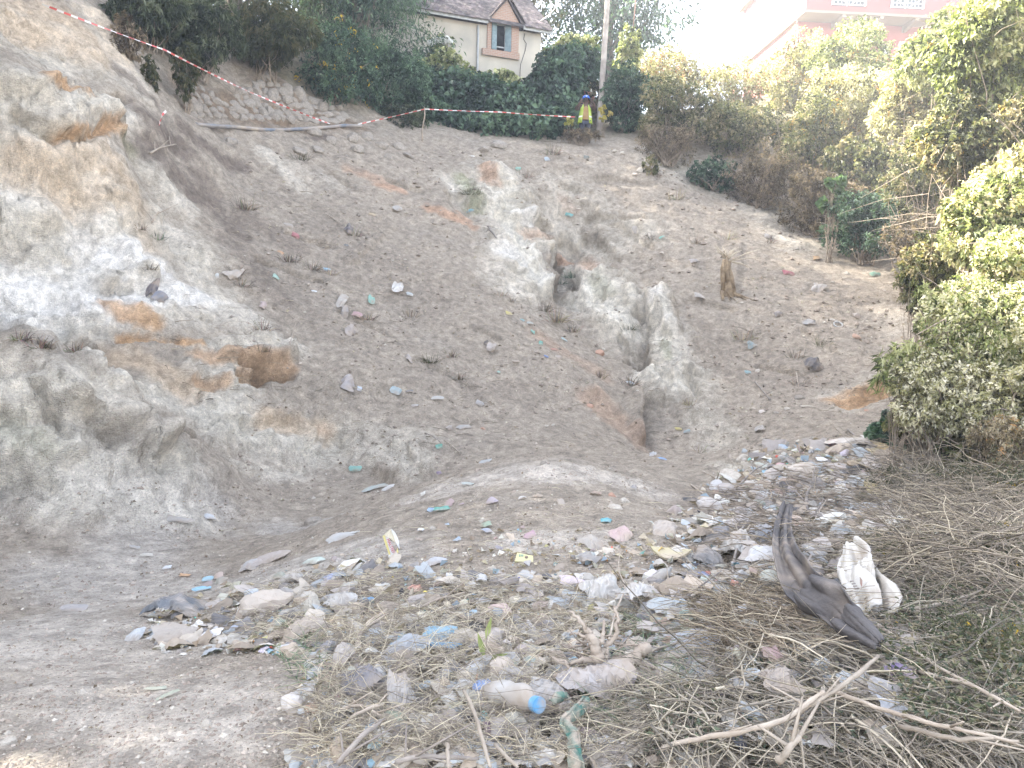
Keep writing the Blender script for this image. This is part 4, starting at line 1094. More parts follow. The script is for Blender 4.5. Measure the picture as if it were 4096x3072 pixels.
S('shrub', 'dark bramble with bare stems in the hollow of the right bank', 'shrub', 822, 200, 23.6, 42, 36, 'dry', 9000, L=.09, ratio=.4, stems=70, r0=.03)
S('shrub', 'big-leaved green shrub under the half-shaded bush', 'shrub', 868, 168, 24, 44, 30, 'mixed', 9000, L=.13, ratio=.55)
S('shrub', 'dark green shrub low on the right bank above the slope', 'shrub', 868, 222, 21.6, 42, 32, 'teal', 11000, L=.09, stems=40)
S('shrub', 'sunlit tall bush right of the half-shaded bush', 'shrub', 925, 95, 24, 46, 50, 'lit', 14000, L=.12, spot=(.5, .26, .06, .05))
S('shrub', 'tangled bush with brown hanging stems on the right bank', 'shrub', 930, 168, 19.5, 42, 42, 'mixed', 12000, L=.09, stems=60)
S('shrub', 'shaded brush at the corner between right slope and thicket', 'shrub', 925, 245, 18.6, 42, 34, 'dry', 9000, L=.08, stems=60, ratio=.4)
S('castor_plant', 'large-leaved castor plant standing in the shaded bramble', 'plant', 834, 188, 21.8, 12, 22, ((.06, .10, .05), (.10, .16, .08), (.13, .19, .10)), 60, L=.34, ratio=.9, stems=9, r0=.02, k=4)
S('shrub', 'tall vivid green bush at the upper right edge', 'shrub', 1000, 60, 15, 62, 66, 'bright', 20000, L=.11, ratio=.5, gap=0)
S('shrub', 'broad sunlit bush below the vivid green one', 'shrub', 975, 140, 14.5, 52, 48, 'mixed', 14000, L=.09, ratio=.5, spot=(.45, .3, .1, .05))
S('shrub', 'pale sunlit bush on the right edge at mid height', 'shrub', 1000, 215, 11.6, 58, 52, 'bright', 16000, L=.08, ratio=.5, spot=(.58, .52, .34, .35), gap=0)
S('shrub', 'dead grey brush hanging over the right slope edge', 'shrub', 940, 288, 14.8, 34, 20, 'dry', 5500, L=.07, stems=110, ratio=.25, r0=.009)
S('shrub', 'blown-out sunlit bush nearest the camera on the right', 'shrub', 985, 335, 8.8, 70, 64, 'bright', 24000, L=.052, ratio=.45, spot=(.62, .58, .44, .5), gap=.05, stems=40)  # pale spots on the near bushes paint sun glare into the leaves
S('shrub', 'thick sunlit leaves low in the near right bush', 'shrub', 945, 396, 8.4, 60, 40, 'lit', 20000, L=.05, ratio=.45, spot=(.62, .58, .46, .5), stems=40)
S('bamboo_spray', 'sprays of thin bamboo leaves reaching left from the near bush', 'bamboo', 905, 372, 8.6, 30, 34, 'bright', 850, L=.12, ratio=.16, droop=.5, stems=16, r0=.008, k=6, clus=9, gap=.2, inner=.6)
S('bamboo_spray', 'single young bamboo tip sticking up above the near bush', 'bamboo', 928, 302, 8.9, 14, 22, 'bright', 260, L=.11, ratio=.16, droop=.3, stems=6, r0=.007, k=3, clus=9, inner=.7)
S('creeper_bush', 'shaded green creeper bush behind the rubbish heap crest', 'shrub', 905, 432, 9.6, 38, 22, 'teal', 7000, L=.075, ratio=.8, stems=20)
S('creeper_bush', 'greyish creeper with broad leaves right of the yellow cloth', 'shrub', 968, 452, 8.4, 38, 24, 'mixed', 6500, L=.08, ratio=.8, stems=24)
S('shrub', 'sunlit leafy bush at the right edge between the near bush and the pale bush', 'shrub', 1010, 275, 9.6, 48, 40, 'bright', 14000, L=.058, ratio=.5, spot=(.60, .55, .38, .4), stems=30)
S('shrub', 'sunlit hanging foliage right of the thick near leaves', 'shrub', 1012, 400, 8.0, 44, 42, 'lit', 14000, L=.05, ratio=.45, spot=(.62, .58, .46, .45), stems=30)
S('shrub', 'shaded lower skirt of the near right bush', 'shrub', 930, 418, 8.9, 40, 24, 'mixed', 7000, L=.065, ratio=.5, stems=24)
S('shrub', 'leafy bush behind the vivid green one at the top right', 'shrub', 960, 55, 21, 48, 44, 'bright', 12000, L=.12, ratio=.5, spot=(.5, .3, .06, .05))
S('shrub', 'dry brush filling the hollow left of the sunlit right-edge bushes', 'shrub', 935, 275, 12.5, 34, 46, 'mixed', 9000, L=.075, ratio=.4, stems=50, r0=.012)
S('shrub', 'loose sunlit bush closing the gap at the right edge above the nearest bushes', 'shrub', 1022, 180, 12.5, 44, 44, 'lit', 9000, L=.075, ratio=.5, spot=(.60, .55, .38, .4), stems=24)
S('dry_brush', 'brown sun-flecked dry brush at the right edge', 'shrub', 1012, 452, 7.4, 36, 40, 'straw', 7000, L=.05, ratio=.3, stems=90, r0=.01, spot=(.5, .3, .15, .1))
# dark feathery undergrowth on the near right bank
UG = ((.055, .065, .04), (.105, .115, .065), (.20, .17, .115))
for lb, x, y, rx, rz, n, L in (('feathery grey-green undergrowth beside the lime bag', 955, 500, .55, .28, 9000, .035), ('feathery undergrowth at the right edge above the cane loop', 1015, 505, .6, .42, 9000, .035),
        ('feathery dark undergrowth right of the white sack', 955, 575, .42, .20, 7000, .028), ('dark undergrowth at the right edge level with the white sack', 1015, 590, .42, .28, 8000, .028),
        ('olive undergrowth in the lower right corner', 1000, 690, .34, .20, 7000, .022), ('sparse green undergrowth left of the lower right corner', 935, 655, .28, .13, 4000, .022)):
    p, nn = hit(x, y); c = p + Vector((0, 0, rz * .3)); r3 = random.Random(x + y)
    bl = [(c, (rx * .6, rx * .6, rz))] + [(c + Vector((r3.uniform(-1, 1) * rx, r3.uniform(-.8, .8) * rx, r3.uniform(-.2, .3) * rz)), (rx * .45, rx * .45, rz * r3.uniform(.5, .9))) for _ in range(7)]
    S('undergrowth', lb, 'undergrowth', x, y, c.y, 10, 10, UG, n, L=L, ratio=.28, stems=int(60 + n / 80), r0=.004, blobs=bl, base=p, spot=(.5, .34, .04, .03), inner=.5, clus=10, droop=0)

# ---- cut stump and grass tufts on the slopes
def tuft(label, px, py, h, n=26, col='straw', lean=(0, 0), spread=1.3, group=None, name='grass_tuft', w=1.0):
    p, nn = hit(px, py); s = p.length / F; mb = MB(); H = h * s * 1.15; n = int(n * 1.6)
    rr_ = random.Random(int(px * 3 + py)); pal = PAL[col]
    for i in range(n):
        a = rr_.uniform(0, 6.28); q = rr_.uniform(.1, 1) * spread
        d_ = Vector((math.cos(a) * q + lean[0], math.sin(a) * q, 1 - .25 * q + lean[1])).normalized() * H * rr_.uniform(.5, 1.1)
        b0 = Vector((math.cos(a) * 1.6, math.sin(a), 0)) * H * .42 * rr_.random()
        e = b0 + d_ + Vector((0, 0, -H * .35 * q)); c = [v * rr_.uniform(.9, 1.5) for v in pal[rr_.randint(0, 2)]]
        r_ = max(.004, .012 * H) * w
        mb.tube([b0, b0.lerp(e, .5) + Vector((0, 0, H * .12)), e], [r_, r_ * .8, r_ * .25], 3, cap=False, col=c)
    o = mb.build(name, LEAF_DRY, None); o.location = p - nn * .01
    return tag(o, label, 'grass', group)
for px, py, h, n, cl, lb in [
 (727, 240, 11, 30, 'straw', 'pale dry grass tuft right above the cut stump'), (697, 244, 9, 22, 'dry', 'brown grass tuft left of the cut stump'), (770, 243, 9, 20, 'dry', 'brown grass tuft right of the cut stump near the thicket'),
 (677, 200, 12, 30, 'straw', 'dry grass tuft on the rim edge under the small hanging shrub'), (742, 340, 13, 36, 'straw', 'yellowish dry tuft in the middle of the right slope'), (820, 346, 12, 30, 'olive', 'olive tuft right of the yellowish tuft on the right slope'),
 (795, 358, 11, 20, 'dry', 'dark withered tuft below the olive tuft'), (797, 385, 13, 14, 'straw', 'sparse tuft with one long stalk on the lower right slope'), (556, 322, 16, 60, 'straw', 'thick pale tuft at the top of the scarp beside the gully'),
 (546, 312, 13, 40, 'dry', 'darker tuft just above the thick pale tuft by the gully'), (572, 332, 10, 30, 'dry', 'matted tuft below the thick pale tuft by the gully'), (430, 363, 11, 34, 'olive', 'olive-brown tuft in the centre of the brown slope'),
 (460, 380, 10, 34, 'dry', 'brown withered tuft right below the centre of the slope'), (452, 357, 9, 26, 'dry', 'reddish root tuft right of the olive-brown tuft'), (354, 236, 11, 24, 'dry', 'dry weed beside the dark rag high on the brown slope'),
 (288, 262, 13, 40, 'dry', 'wide withered weed patch high on the left of the slope'), (312, 270, 11, 36, 'dry', 'withered weeds next to the orange leaf'), (242, 287, 11, 34, 'dry', 'brown root mat below the tan rag'), (235, 275, 12, 20, 'dry', 'tangled weed behind the tan rag'),
 (368, 320, 10, 28, 'dry', 'weed clump beside the pink scrap'), (410, 317, 10, 22, 'dry', 'withered tuft below the white bag on the slope'), (262, 330, 13, 30, 'dry', 'hanging root tuft above the orange hollow'), (262, 352, 10, 26, 'dry', 'drooping roots on the lip of the orange hollow'),
 (630, 385, 11, 40, 'dry', 'root mat on the crest of the scarp by the gully floor'), (600, 378, 9, 26, 'dry', 'twiggy tuft above the scarp of the brown slope'), (330, 275, 9, 20, 'straw', 'pale tuft right of the withered weeds'), (572, 278, 10, 34, 'teal', 'green fern tuft in the dark cleft of the gully'),
 (562, 284, 7, 20, 'teal', 'smaller green tuft left of the fern in the gully'), (630, 330, 9, 24, 'olive', 'yellowish hanging tuft on the white rock right of the gully'), (245, 210, 14, 40, 'dry', 'dead grass patch beside the pale rock patch'), (300, 160, 10, 30, 'olive', 'short grass patch under the ledge of the pipe'),
 (158, 240, 8, 24, 'teal', 'small green weed on the white cliff'), (150, 270, 8, 24, 'dry', 'dead weed on the white mound below the cliff'), (140, 230, 7, 18, 'dry', 'dark weed tuft left of the small green weed'), (40, 348, 12, 40, 'dry', 'dark dry grass on top of the nearest left spur'),
 (20, 340, 10, 30, 'dry', 'dry grass at the left edge above the spur'), (75, 352, 10, 26, 'dry', 'dead grass hanging beside the spur top'), (700, 452, 9, 14, 'straw', 'two bent stalks behind the rubbish heap'), (800, 452, 10, 18, 'straw', 'dry stalks behind the left end of the rubbish heap'),
 (845, 235, 16, 40, 'dry', 'hanging dead grass under the shaded bramble'), (652, 240, 9, 24, 'dry', 'brown weed tuft above the gully head'), (525, 178, 10, 26, 'dry', 'dead weed under the rim in the centre'), (552, 155, 12, 34, 'dry', 'withered plant on the rim below the creeper hedge'),
 (470, 195, 12, 36, 'olive', 'mossy hanging weeds left of the middle white rock'), (690, 405, 8, 20, 'straw', 'bent straw tuft at the gully floor'), (500, 296, 9, 18, 'straw', 'fallen straw tuft beside the middle of the scarp'), (512, 302, 8, 16, 'dry', 'twig tuft left of the thick tuft by the gully')]:
    tuft(lb, px, py, h, n, cl)
p, nn = hit(727, 293)
stump = empty('cut_stump', p, 'gnarled cut stump with pale snapped twigs on the right slope', 'stump')
s_ = p.length / F; mb = MB()
mb.tube([(.03, -.02, -.25), (.02, 0, 6 * s_), (-.03, 0, 15 * s_), (-.07, 0, 24 * s_), (-.05, 0, 31 * s_)], [9.5 * s_, 6.5 * s_, 5.6 * s_, 4.6 * s_, 3.6 * s_], 14)
for a, z0, z1, r_ in ((-2.4, 2, 30, 2.6), (-1.7, 0, 34, 2.4), (-.9, 4, 27, 2.8), (-2.0, 10, 36, 1.6), (-.4, 0, 18, 2.6)):
    ca, sa = math.cos(a) * 4.6 * s_, math.sin(a) * 4.6 * s_
    mb.tube([(ca * 1.3, sa * 1.3, z0 * s_), (ca * 1.0 - .02, sa, (z0 + z1) / 2 * s_), (ca * .7 - .06, sa * .7, z1 * s_)], [r_ * s_, r_ * .8 * s_, r_ * .35 * s_], 7)
for a in range(8): mb.tube([(math.cos(a) * .08, -.05, 3 * s_), (math.cos(a * .9) * .2, -.16, -1 * s_), (math.cos(a * .9) * .34 + .03 * a, -.3 - .03 * a, -7 * s_)], [.05, .035, .012], 6)
me_ = mb.mesh('bole'); mb.v = [tuple(np.array(v) * 1.0 + np.array([vnoise(np.array([[v[0] * 9, v[1] * 9, v[2] * 5]]), k)[0] for k in (1, 2, 3)]) * .035) for v in mb.v]
mb.build('bole', mat_noise('stump_bark', (.17, .125, .08), (.30, .23, .15), 9, .95, .9, 30, dist=.03), stump)
mb = MB()
rr_ = random.Random(4)
for i in range(14):
    a = rr_.uniform(-1.2, 1.2); b0 = Vector((-.05 + rr_.uniform(-.08, .08), 0, 33 * s_)); e = b0 + Vector((math.sin(a) * 13, rr_.uniform(-5, 3), 6 + rr_.uniform(0, 6))) * s_
    mb.tube([b0, b0.lerp(e, .5) + Vector((0, 0, .03)), e], [.022, .016, .008], 5)
for e in ((17, 26), (27, 34), (21, 24), (28, 42)):
    b0 = Vector((0, 0, 30 * s_)); q = Vector((e[0] * s_, -.1, e[1] * s_)); mb.tube([b0, b0.lerp(q, .6) + Vector((0, 0, .03)), q], [.02, .015, .007], 5)
mb.build('twigs', mat_noise('pale_twig', (.40, .34, .26), (.55, .48, .38), 9, .9, .2, 40), stump)

# ------------------------------------------------------------------ the worker
def skin_body(name, joints, edges, mat, parent, sub=2):
    me = bpy.data.meshes.new(name); me.from_pydata([j[0] for j in joints], edges, [])
    o = bpy.data.objects.new(name, me); C.objects.link(o); o.parent = parent
    md = o.modifiers.new('skin', 'SKIN'); md.use_smooth_shade = True
    for i, j in enumerate(joints):
        r = j[1]; me.skin_vertices[0].data[i].radius = r if hasattr(r, '__len__') else (r, r)
    me.skin_vertices[0].data[0].use_root = True
    sb = o.modifiers.new('sub', 'SUBSURF'); sb.levels = sub; sb.render_levels = sub
    me.materials.append(mat); return o
SKIN = mat_noise('dark_skin', (.07, .04, .03), (.10, .06, .045), 6, .6, 0)
JACKET = mat_noise('brown_jacket', (.055, .035, .03), (.09, .06, .05), 8, .9, .3, 30)
SHIRT = mat_noise('ochre_shirt', (.24, .15, .07), (.32, .21, .10), 8, .9, .3, 30)
VEST = mat_noise('lime_vest', (.30, .42, .05), (.40, .50, .10), 5, .7, .15, 30)
SILV = mat_noise('reflective_band', (.55, .56, .55), (.68, .68, .66), 6, .4, .0)
BLUEH = mat_noise('blue_helmet', (.01, .10, .55), (.02, .14, .65), 4, .3, 0, spec=.5)
JEAN = mat_noise('dark_trousers', (.03, .035, .05), (.06, .065, .09), 8, .9, .2, 30)
wp = W(585.2, 121, 27.5); g, _ = gz(wp.x, wp.y)
head_top = W(585.2, 96, 27.5)
feet = Vector((wp.x, wp.y, head_top.z - 1.74)); 
worker = empty('person', feet, 'person in blue hard hat and lime vest with both arms raised to the head', 'person')
J = [((0, 0, .95), (.15, .11)), ((0, 0, 1.12), (.135, .10)), ((0, 0, 1.30), (.165, .11)), ((0, 0, 1.42), (.12, .09)), ((0, -.01, 1.49), (.055, .055)), ((0, -.03, 1.55), (.07, .075)), ((0, -.035, 1.63), (.085, .095)), ((0, -.03, 1.69), (.07, .08)),
     ((-.17, 0, 1.41), (.065, .065)), ((-.33, -.08, 1.27), (.052, .052)), ((-.24, -.22, 1.43), (.036, .036)), ((-.17, -.24, 1.52), (.032, .022)),
     ((.17, 0, 1.41), (.065, .065)), ((.33, -.08, 1.27), (.052, .052)), ((.25, -.22, 1.44), (.036, .036)), ((.18, -.24, 1.53), (.032, .022)),
     ((-.10, 0, .88), (.095, .10)), ((-.12, -.02, .48), (.062, .062)), ((-.13, 0, .10), (.045, .045)), ((-.14, -.13, .04), (.04, .035)),
     ((.10, 0, .88), (.095, .10)), ((.12, -.02, .48), (.062, .062)), ((.13, 0, .10), (.045, .045)), ((.14, -.13, .04), (.04, .035))]
E = [(0, 1), (1, 2), (2, 3), (3, 4), (4, 5), (5, 6), (6, 7), (3, 8), (8, 9), (9, 10), (10, 11), (3, 12), (12, 13), (13, 14), (14, 15), (0, 16), (16, 17), (17, 18), (18, 19), (0, 20), (20, 21), (21, 22), (22, 23)]
body = skin_body('body', J, E, SKIN, worker)
for s in (-1, 1):                      # fingers and thumb rooted in the palms
    for q in range(4):
        b0 = Vector((s * (.175 - .012 * 0) + (q - 1.5) * .017, -.24, 1.54)); ln = [.055, .07, .075, .06][q]
        jj = [(tuple(b0 - Vector((0, 0, .03))), .009), (tuple(b0 + Vector((0, -.005, .02))), .009), (tuple(b0 + Vector((-s * .01, .01, .02 + ln * .5))), .008), (tuple(b0 + Vector((-s * .015, .035, .02 + ln * .7))), .007)]
        skin_body('finger', jj, [(0, 1), (1, 2), (2, 3)], SKIN, worker, 1)
    b0 = Vector((s * .15, -.245, 1.51)); skin_body('thumb', [(tuple(b0), .011), (tuple(b0 + Vector((-s * .03, .0, .025))), .010), (tuple(b0 + Vector((-s * .04, .01, .055))), .008)], [(0, 1), (1, 2)], SKIN, worker, 1)
# jacket sleeves and torso, trousers: slightly larger shells over the body
skin_body('jacket', [((0, 0, .93), (.165, .125)), ((0, 0, 1.12), (.15, .115)), ((0, 0, 1.30), (.18, .125)), ((0, 0, 1.42), (.13, .10)),
                     ((-.17, 0, 1.41), (.078, .078)), ((-.33, -.08, 1.27), (.066, .066)), ((-.255, -.20, 1.41), (.05, .05)), ((.17, 0, 1.41), (.078, .078)), ((.33, -.08, 1.27), (.066, .066)), ((.265, -.20, 1.42), (.05, .05))],
          [(0, 1), (1, 2), (2, 3), (3, 4), (4, 5), (5, 6), (3, 7), (7, 8), (8, 9)], JACKET, worker)
skin_body('trousers', [((0, 0, .94), (.16, .12)), ((-.10, 0, .86), (.108, .112)), ((-.12, -.02, .48), (.078, .078)), ((-.13, 0, .12), (.062, .062)), ((.10, 0, .86), (.108, .112)), ((.12, -.02, .48), (.078, .078)), ((.13, 0, .12), (.062, .062))], [(0, 1), (1, 2), (2, 3), (0, 4), (4, 5), (5, 6)], JEAN, worker)
mb = MB(); 
prof = [(-.10, -.135, .96), (.10, -.135, .96), (.09, -.15, 1.15), (.07, -.15, 1.35), (0, -.135, 1.40), (-.07, -.15, 1.35), (-.09, -.15, 1.15)]
mb.add(prof + [(x, y + .03, z) for x, y, z in prof], [list(range(7)), list(range(13, 6, -1))] + [[i, i + 7, (i + 1) % 7 + 7, (i + 1) % 7] for i in range(7)]); mb.build('shirt_front', SHIRT, worker)
# open vest: two front panels, back, shoulder straps
def ring(z, w, d, a0, a1, n=9): return [(math.sin(a0 + (a1 - a0) * i / (n - 1)) * w, -math.cos(a0 + (a1 - a0) * i / (n - 1)) * d, z) for i in range(n)]
mb = MB()
for s in (-1, 1):
    rings = [ring(.84, .25, .20, s * .50, s * 1.7), ring(.98, .225, .175, s * .50, s * 1.65), ring(1.15, .20, .165, s * .48, s * 1.6), ring(1.32, .19, .165, s * .42, s * 1.2), ring(1.44, .13, .13, s * .55, s * 1.5)]
    vs_ = [v for r_ in rings for v in r_]; mb.add(vs_, [[i * 9 + k, i * 9 + k + 1, (i + 1) * 9 + k + 1, (i + 1) * 9 + k] for i in range(4) for k in range(8)], True)
rings = [ring(.84, .25, .20, 1.7, 4.58), ring(1.0, .225, .175, 1.7, 4.58), ring(1.2, .20, .165, 1.7, 4.58), ring(1.44, .14, .13, 1.7, 4.58)]
mb.add([v for r_ in rings for v in r_], [[i * 9 + k, i * 9 + k + 1, (i + 1) * 9 + k + 1, (i + 1) * 9 + k] for i in range(3) for k in range(8)], True)
vest = mb.build('vest', VEST, worker); so = vest.modifiers.new('solid', 'SOLIDIFY'); so.thickness = .008
mb = MB()
for s in (-1, 1):
    a_, b_ = ring(1.03, .228, .182, s * .52, s * 1.6), ring(1.08, .220, .178, s * .52, s * 1.6)
    mb.add(a_ + b_, [[k, k + 1, k + 10, k + 9] for k in range(8)], True)
mb.build('vest_band', SILV, vest)
# helmet
mb = MB(); rings = []; n = 20
for i in range(7):
    t = i / 6 * math.pi / 2; rings.append([(math.cos(a) * .125 * math.cos(t), -.035 + math.sin(a) * .145 * math.cos(t), 1.655 + .105 * math.sin(t)) for a in [2 * math.pi * k / n for k in range(n)]])
brim = [(math.cos(a) * .14, -.045 + math.sin(a) * (.165 + (.035 if math.sin(a) < 0 else 0) * abs(math.sin(a))), 1.648) for a in [2 * math.pi * k / n for k in range(n)]]
allr = [brim] + rings
mb.add([v for r_ in allr for v in r_], [[i * n + k, i * n + (k + 1) % n, (i + 1) * n + (k + 1) % n, (i + 1) * n + k] for i in range(7) for k in range(n)], True)
hel = mb.build('hard_hat', BLUEH, worker); so = hel.modifiers.new('solid', 'SOLIDIFY'); so.thickness = .004
mb = MB(); mb.box((0, -.182, 1.70), (.05, .01, .035)); mb.build('badge', SILV, hel)
# face
FACE = mat_noise('face_features', (.02, .012, .01), (.03, .02, .018), 6, .5, 0)
EYEW = mat_noise('eye_white', (.5, .48, .45), (.55, .53, .5), 6, .4, 0)
for s in (-1, 1):
    mb = MB(); mb.tube([(s * .033 - .010, -.126, 1.618), (s * .033 + .010, -.126, 1.618)], .008, 8); e = mb.build('eye', EYEW, worker)
    mb = MB(); mb.tube([(s * .033, -.130, 1.618), (s * .033, -.136, 1.618)], .005, 8); mb.build('pupil', FACE, e)
    mb = MB(); mb.tube([(s * .088, -.03, 1.635), (s * .096, -.025, 1.615), (s * .088, -.03, 1.59)], [.010, .014, .009], 7); mb.build('ear', SKIN, worker)
mb = MB(); mb.tube([(0, -.122, 1.625), (0, -.142, 1.598), (0, -.125, 1.59)], [.008, .014, .01], 8); mb.build('nose', SKIN, worker)
mb = MB(); mb.tube([(-.025, -.118, 1.567), (0, -.126, 1.565), (.025, -.118, 1.567)], [.004, .007, .004], 7); mb.build('mouth', FACE, worker)

# ------------------------------------------------------------------ rubbish: builders
_pm = {}
def plastic(c, dust=.45, rough=.55, trans=.25):
    k = (tuple(c), dust, trans)
    if k not in _pm:
        g_ = sum(c) / 3; c = tuple((x * .70 + g_ * .30) * .82 for x in c)
        c2 = tuple(min(.85, x * 1.15 + .02) for x in c)
        _pm[k] = mat_noise('dusty_plastic', c, c2, 9, rough, .25, 45, trans=trans, spec=.35, dust=dust, dist=.006)
    return _pm[k]
def frame(px, py, rot, tilt):
    """place on the ground with x to the right, z between the ground's normal and straight up"""
    p, nn = hit(px, py)
    z = (nn * (1 - tilt) + Vector((0, -.55, 1)).normalized() * tilt).normalized()
    x = Vector((1, 0, 0)); x = (x - z * x.dot(z)).normalized(); y = z.cross(x)
    M = Matrix((x, y, z)).transposed()
    return p, Matrix.Rotation(0, 3, 'X') @ M @ Matrix.Rotation(R(rot), 3, 'Z'), p.length / F
def sheet_mesh(w, d_, h, seed, n=14, m=11, ragged=.22, creases=9, curl=.5):
    """a crumpled sheet lying over a lump: many straight creases at odd angles, ragged outline"""
    rs = np.random.RandomState(seed)
    U, V_ = np.meshgrid(np.linspace(-1, 1, n), np.linspace(-1, 1, m))
    u, v = U.ravel(), V_.ravel()
    # squash the square into a rounded ragged outline
    a = np.arctan2(v, u); rad = np.maximum(np.abs(u), np.abs(v))
    out = 1 / np.maximum(np.abs(np.cos(a)), np.abs(np.sin(a)))
    k = rs.uniform(-1, 1, 6)
    edge = (1 + (out - 1) * .5) / out * (1 + ragged * (k[0] * np.sin(a + 6 * k[1]) + k[2] * np.sin(2 * a + 6 * k[3]) + .6 * k[4] * np.sin(5 * a + 6 * k[5])) * rad)
    x, y = u * edge, v * edge
    z = np.zeros_like(x)
    for i in range(creases):
        th = rs.uniform(0, np.pi); c = rs.uniform(-.7, .7); s = rs.choice([-1, 1]) * rs.uniform(.25, 1) / (1 + i * .22)
        z += s * np.abs(x * np.cos(th) + y * np.sin(th) - c)
    z -= z.min(); z /= z.max() + 1e-6
    z = .55 * z + .45 * (1 - rad ** 2) + rs.normal(size=z.shape) * .035
    z += curl * np.maximum(rad - .75, 0) * np.sin(a * 2 + k[0] * 6)
    x = x + rs.normal(size=x.shape) * .02; y = y + rs.normal(size=x.shape) * .02
    P_ = np.stack([x * w / 2, y * d_ / 2, z * h], 1)
    return np_mesh('sheet', P_, grid_faces(m, n), smooth=False)
def bag_mesh(w, d_, h, seed, sub=3, amp=.5, creases=16, neck=False):
    rs = np.random.RandomState(seed)
    bm = bmesh.new(); bmesh.ops.create_icosphere(bm, subdivisions=sub, radius=1)
    V_ = np.array([v.co[:] for v in bm.verts]); r_ = np.ones(len(V_))
    for i in range(creases):
        n_ = unit(rs.normal(size=3)); c = rs.uniform(-.6, .6)
        r_ += amp * rs.uniform(-1, 1) / (1 + i * .15) * (np.abs(V_ @ n_ - c) - .4)
    r_ *= 1 + .12 * vnoise(V_ * 3, seed)
    r_ += .10 * fbm(V_ * 1.0, .45, 3, seed + 1, .6, True)
    V_ = V_ * np.clip(r_, .35, 1.8)[:, None]
    V_ += rs.normal(size=V_.shape) * .035
    if neck:
        t = sstep(.55, 1.2, V_[:, 0]); V_[:, 1] *= 1 - .75 * t; V_[:, 2] *= 1 - .75 * t; V_[:, 0] += .35 * t
    V_ = V_ * np.array([w / 2, d_ / 2, h / 2])
    for v, c in zip(bm.verts, V_): v.co = c
    me = bpy.data.meshes.new('bag'); bm.to_mesh(me); bm.free()
    return me
def put(o, p, M, label, cat, group=None, lift=0.0):
    o.rotation_euler = M.to_euler(); o.location = p + M @ Vector((0, 0, lift))
    return tag(o, label, cat, group)
def raise_(px, py):
    # things lie on top of the clippings, not under them
    if px > 730 and py > 560 or px > 820 and py > 520: return .13
    if py > 640 and px > 340: return .045
    if px > 640 and py > 590: return .06
    return .008
def sheet(name, label, cat, px, py, w, h, c, rot=0, dust=.45, tilt=.35, trans=.25, seed=None, ht=.5, group=None, n=14, m=11, creases=9, ragged=.22, rough=.6):
    p, M, s = frame(px, py, rot, tilt); seed = seed or int(px * 31 + py * 17)
    me = sheet_mesh(w * s, h * s * 1.25, min(w, h) * s * ht, seed, n, m, ragged, creases)
    o = link(name, me, plastic(c, dust, rough, trans)); return put(o, p, M, label, cat, group, lift=raise_(px, py))
def bag(name, label, cat, px, py, w, h, c, rot=0, dust=.45, tilt=.5, trans=.2, seed=None, amp=.5, neck=False, group=None, sub=3, rough=.55):
    if name in ('plastic_bag', 'litter_scrap', 'plastic_sheet'):
        big = name == 'plastic_bag' and w > 14
        return sheet(name, label, cat, px, py, w, h * 1.1, c, rot, dust, tilt * .8, trans, seed, .85, group, 18 if big else 8, 14 if big else 7, 14 if big else 7, .36, rough)
    p, M, s = frame(px, py, rot, tilt); seed = seed or int(px * 31 + py * 17)
    me = bag_mesh(w * s, h * s * 1.1, min(w, h) * s * .85, seed, sub, amp, neck=neck)
    o = link(name, me, plastic(c, dust, rough, trans)); return put(o, p, M, label, cat, group, lift=min(w, h) * s * .18 + raise_(px, py))
GREY = (.42, .40, .38); WH = (.70, .69, .66); TAN = (.44, .36, .27); LB = (.30, .52, .68); BL = (.06, .22, .60); BK = (.05, .052, .055); GR = (.12, .42, .32); YE = (.68, .56, .10); OCH = (.50, .34, .10); PK = (.58, .32, .33); DG = (.20, .205, .22)

# ------------------------------------------------------------------ rubbish: the pieces one can point to
SH, BG = sheet, bag
BG('plastic_bag', 'crumpled pinkish-grey plastic bag just left of the slanted root', 'plastic bag', 592, 700, 50, 44, (.50, .46, .45), 35, .5)
BG('plastic_bag', 'light grey dusty plastic sheet bag right of the blue-capped bottle', 'plastic bag', 551, 714, 46, 34, (.52, .51, .50), -20, .5)
SH('plastic_sheet', 'torn grey film hanging below the blue-capped bottle', 'plastic film', 518, 742, 44, 26, (.46, .43, .40), 10, .6)
BG('plastic_bag', 'tall limp grey bag at the left of the bottom centre', 'plastic bag', 402, 716, 26, 54, (.46, .45, .43), 8, .5, tilt=.7)
SH('plastic_bag', 'dark blue-grey crumpled bag over the roots at lower left', 'plastic bag', 364, 694, 36, 34, (.20, .22, .28), 30, .4)
SH('plastic_bag', 'bright blue torn plastic bag in the dry grass', 'plastic bag', 440, 645, 36, 22, (.22, .50, .68), 10, .35)
SH('plastic_sheet', 'vivid blue strip of plastic under the torn blue bag', 'plastic film', 438, 657, 38, 10, (.08, .38, .66), -5, .2)
SH('plastic_bag', 'pale blue-grey bag left below the torn blue bag', 'plastic bag', 408, 660, 26, 34, (.40, .47, .54), -25, .4)
SH('plastic_bag', 'shiny black crumpled bag right of the light blue scrap', 'plastic bag', 479, 636, 20, 24, BK, 20, .15, rough=.25, trans=0)
BG('carton', 'round tan carton with a bamboo sprig in front', 'carton', 484, 655, 26, 20, (.45, .38, .30), 12, .7, amp=.22, trans=0)
BG('plastic_bag', 'whitish semi-clear bag in front of the clear bottle', 'plastic bag', 641, 613, 30, 28, (.60, .58, .55), 10, .35)
SH('plastic_bag', 'pale blue film bag right of the whitish semi-clear bag', 'plastic bag', 668, 622, 32, 24, (.48, .55, .58), -10, .35)
BG('plastic_bag', 'big crumpled white bag in the middle of the rubbish', 'plastic bag', 602, 601, 36, 26, (.64, .63, .60), 5, .35)
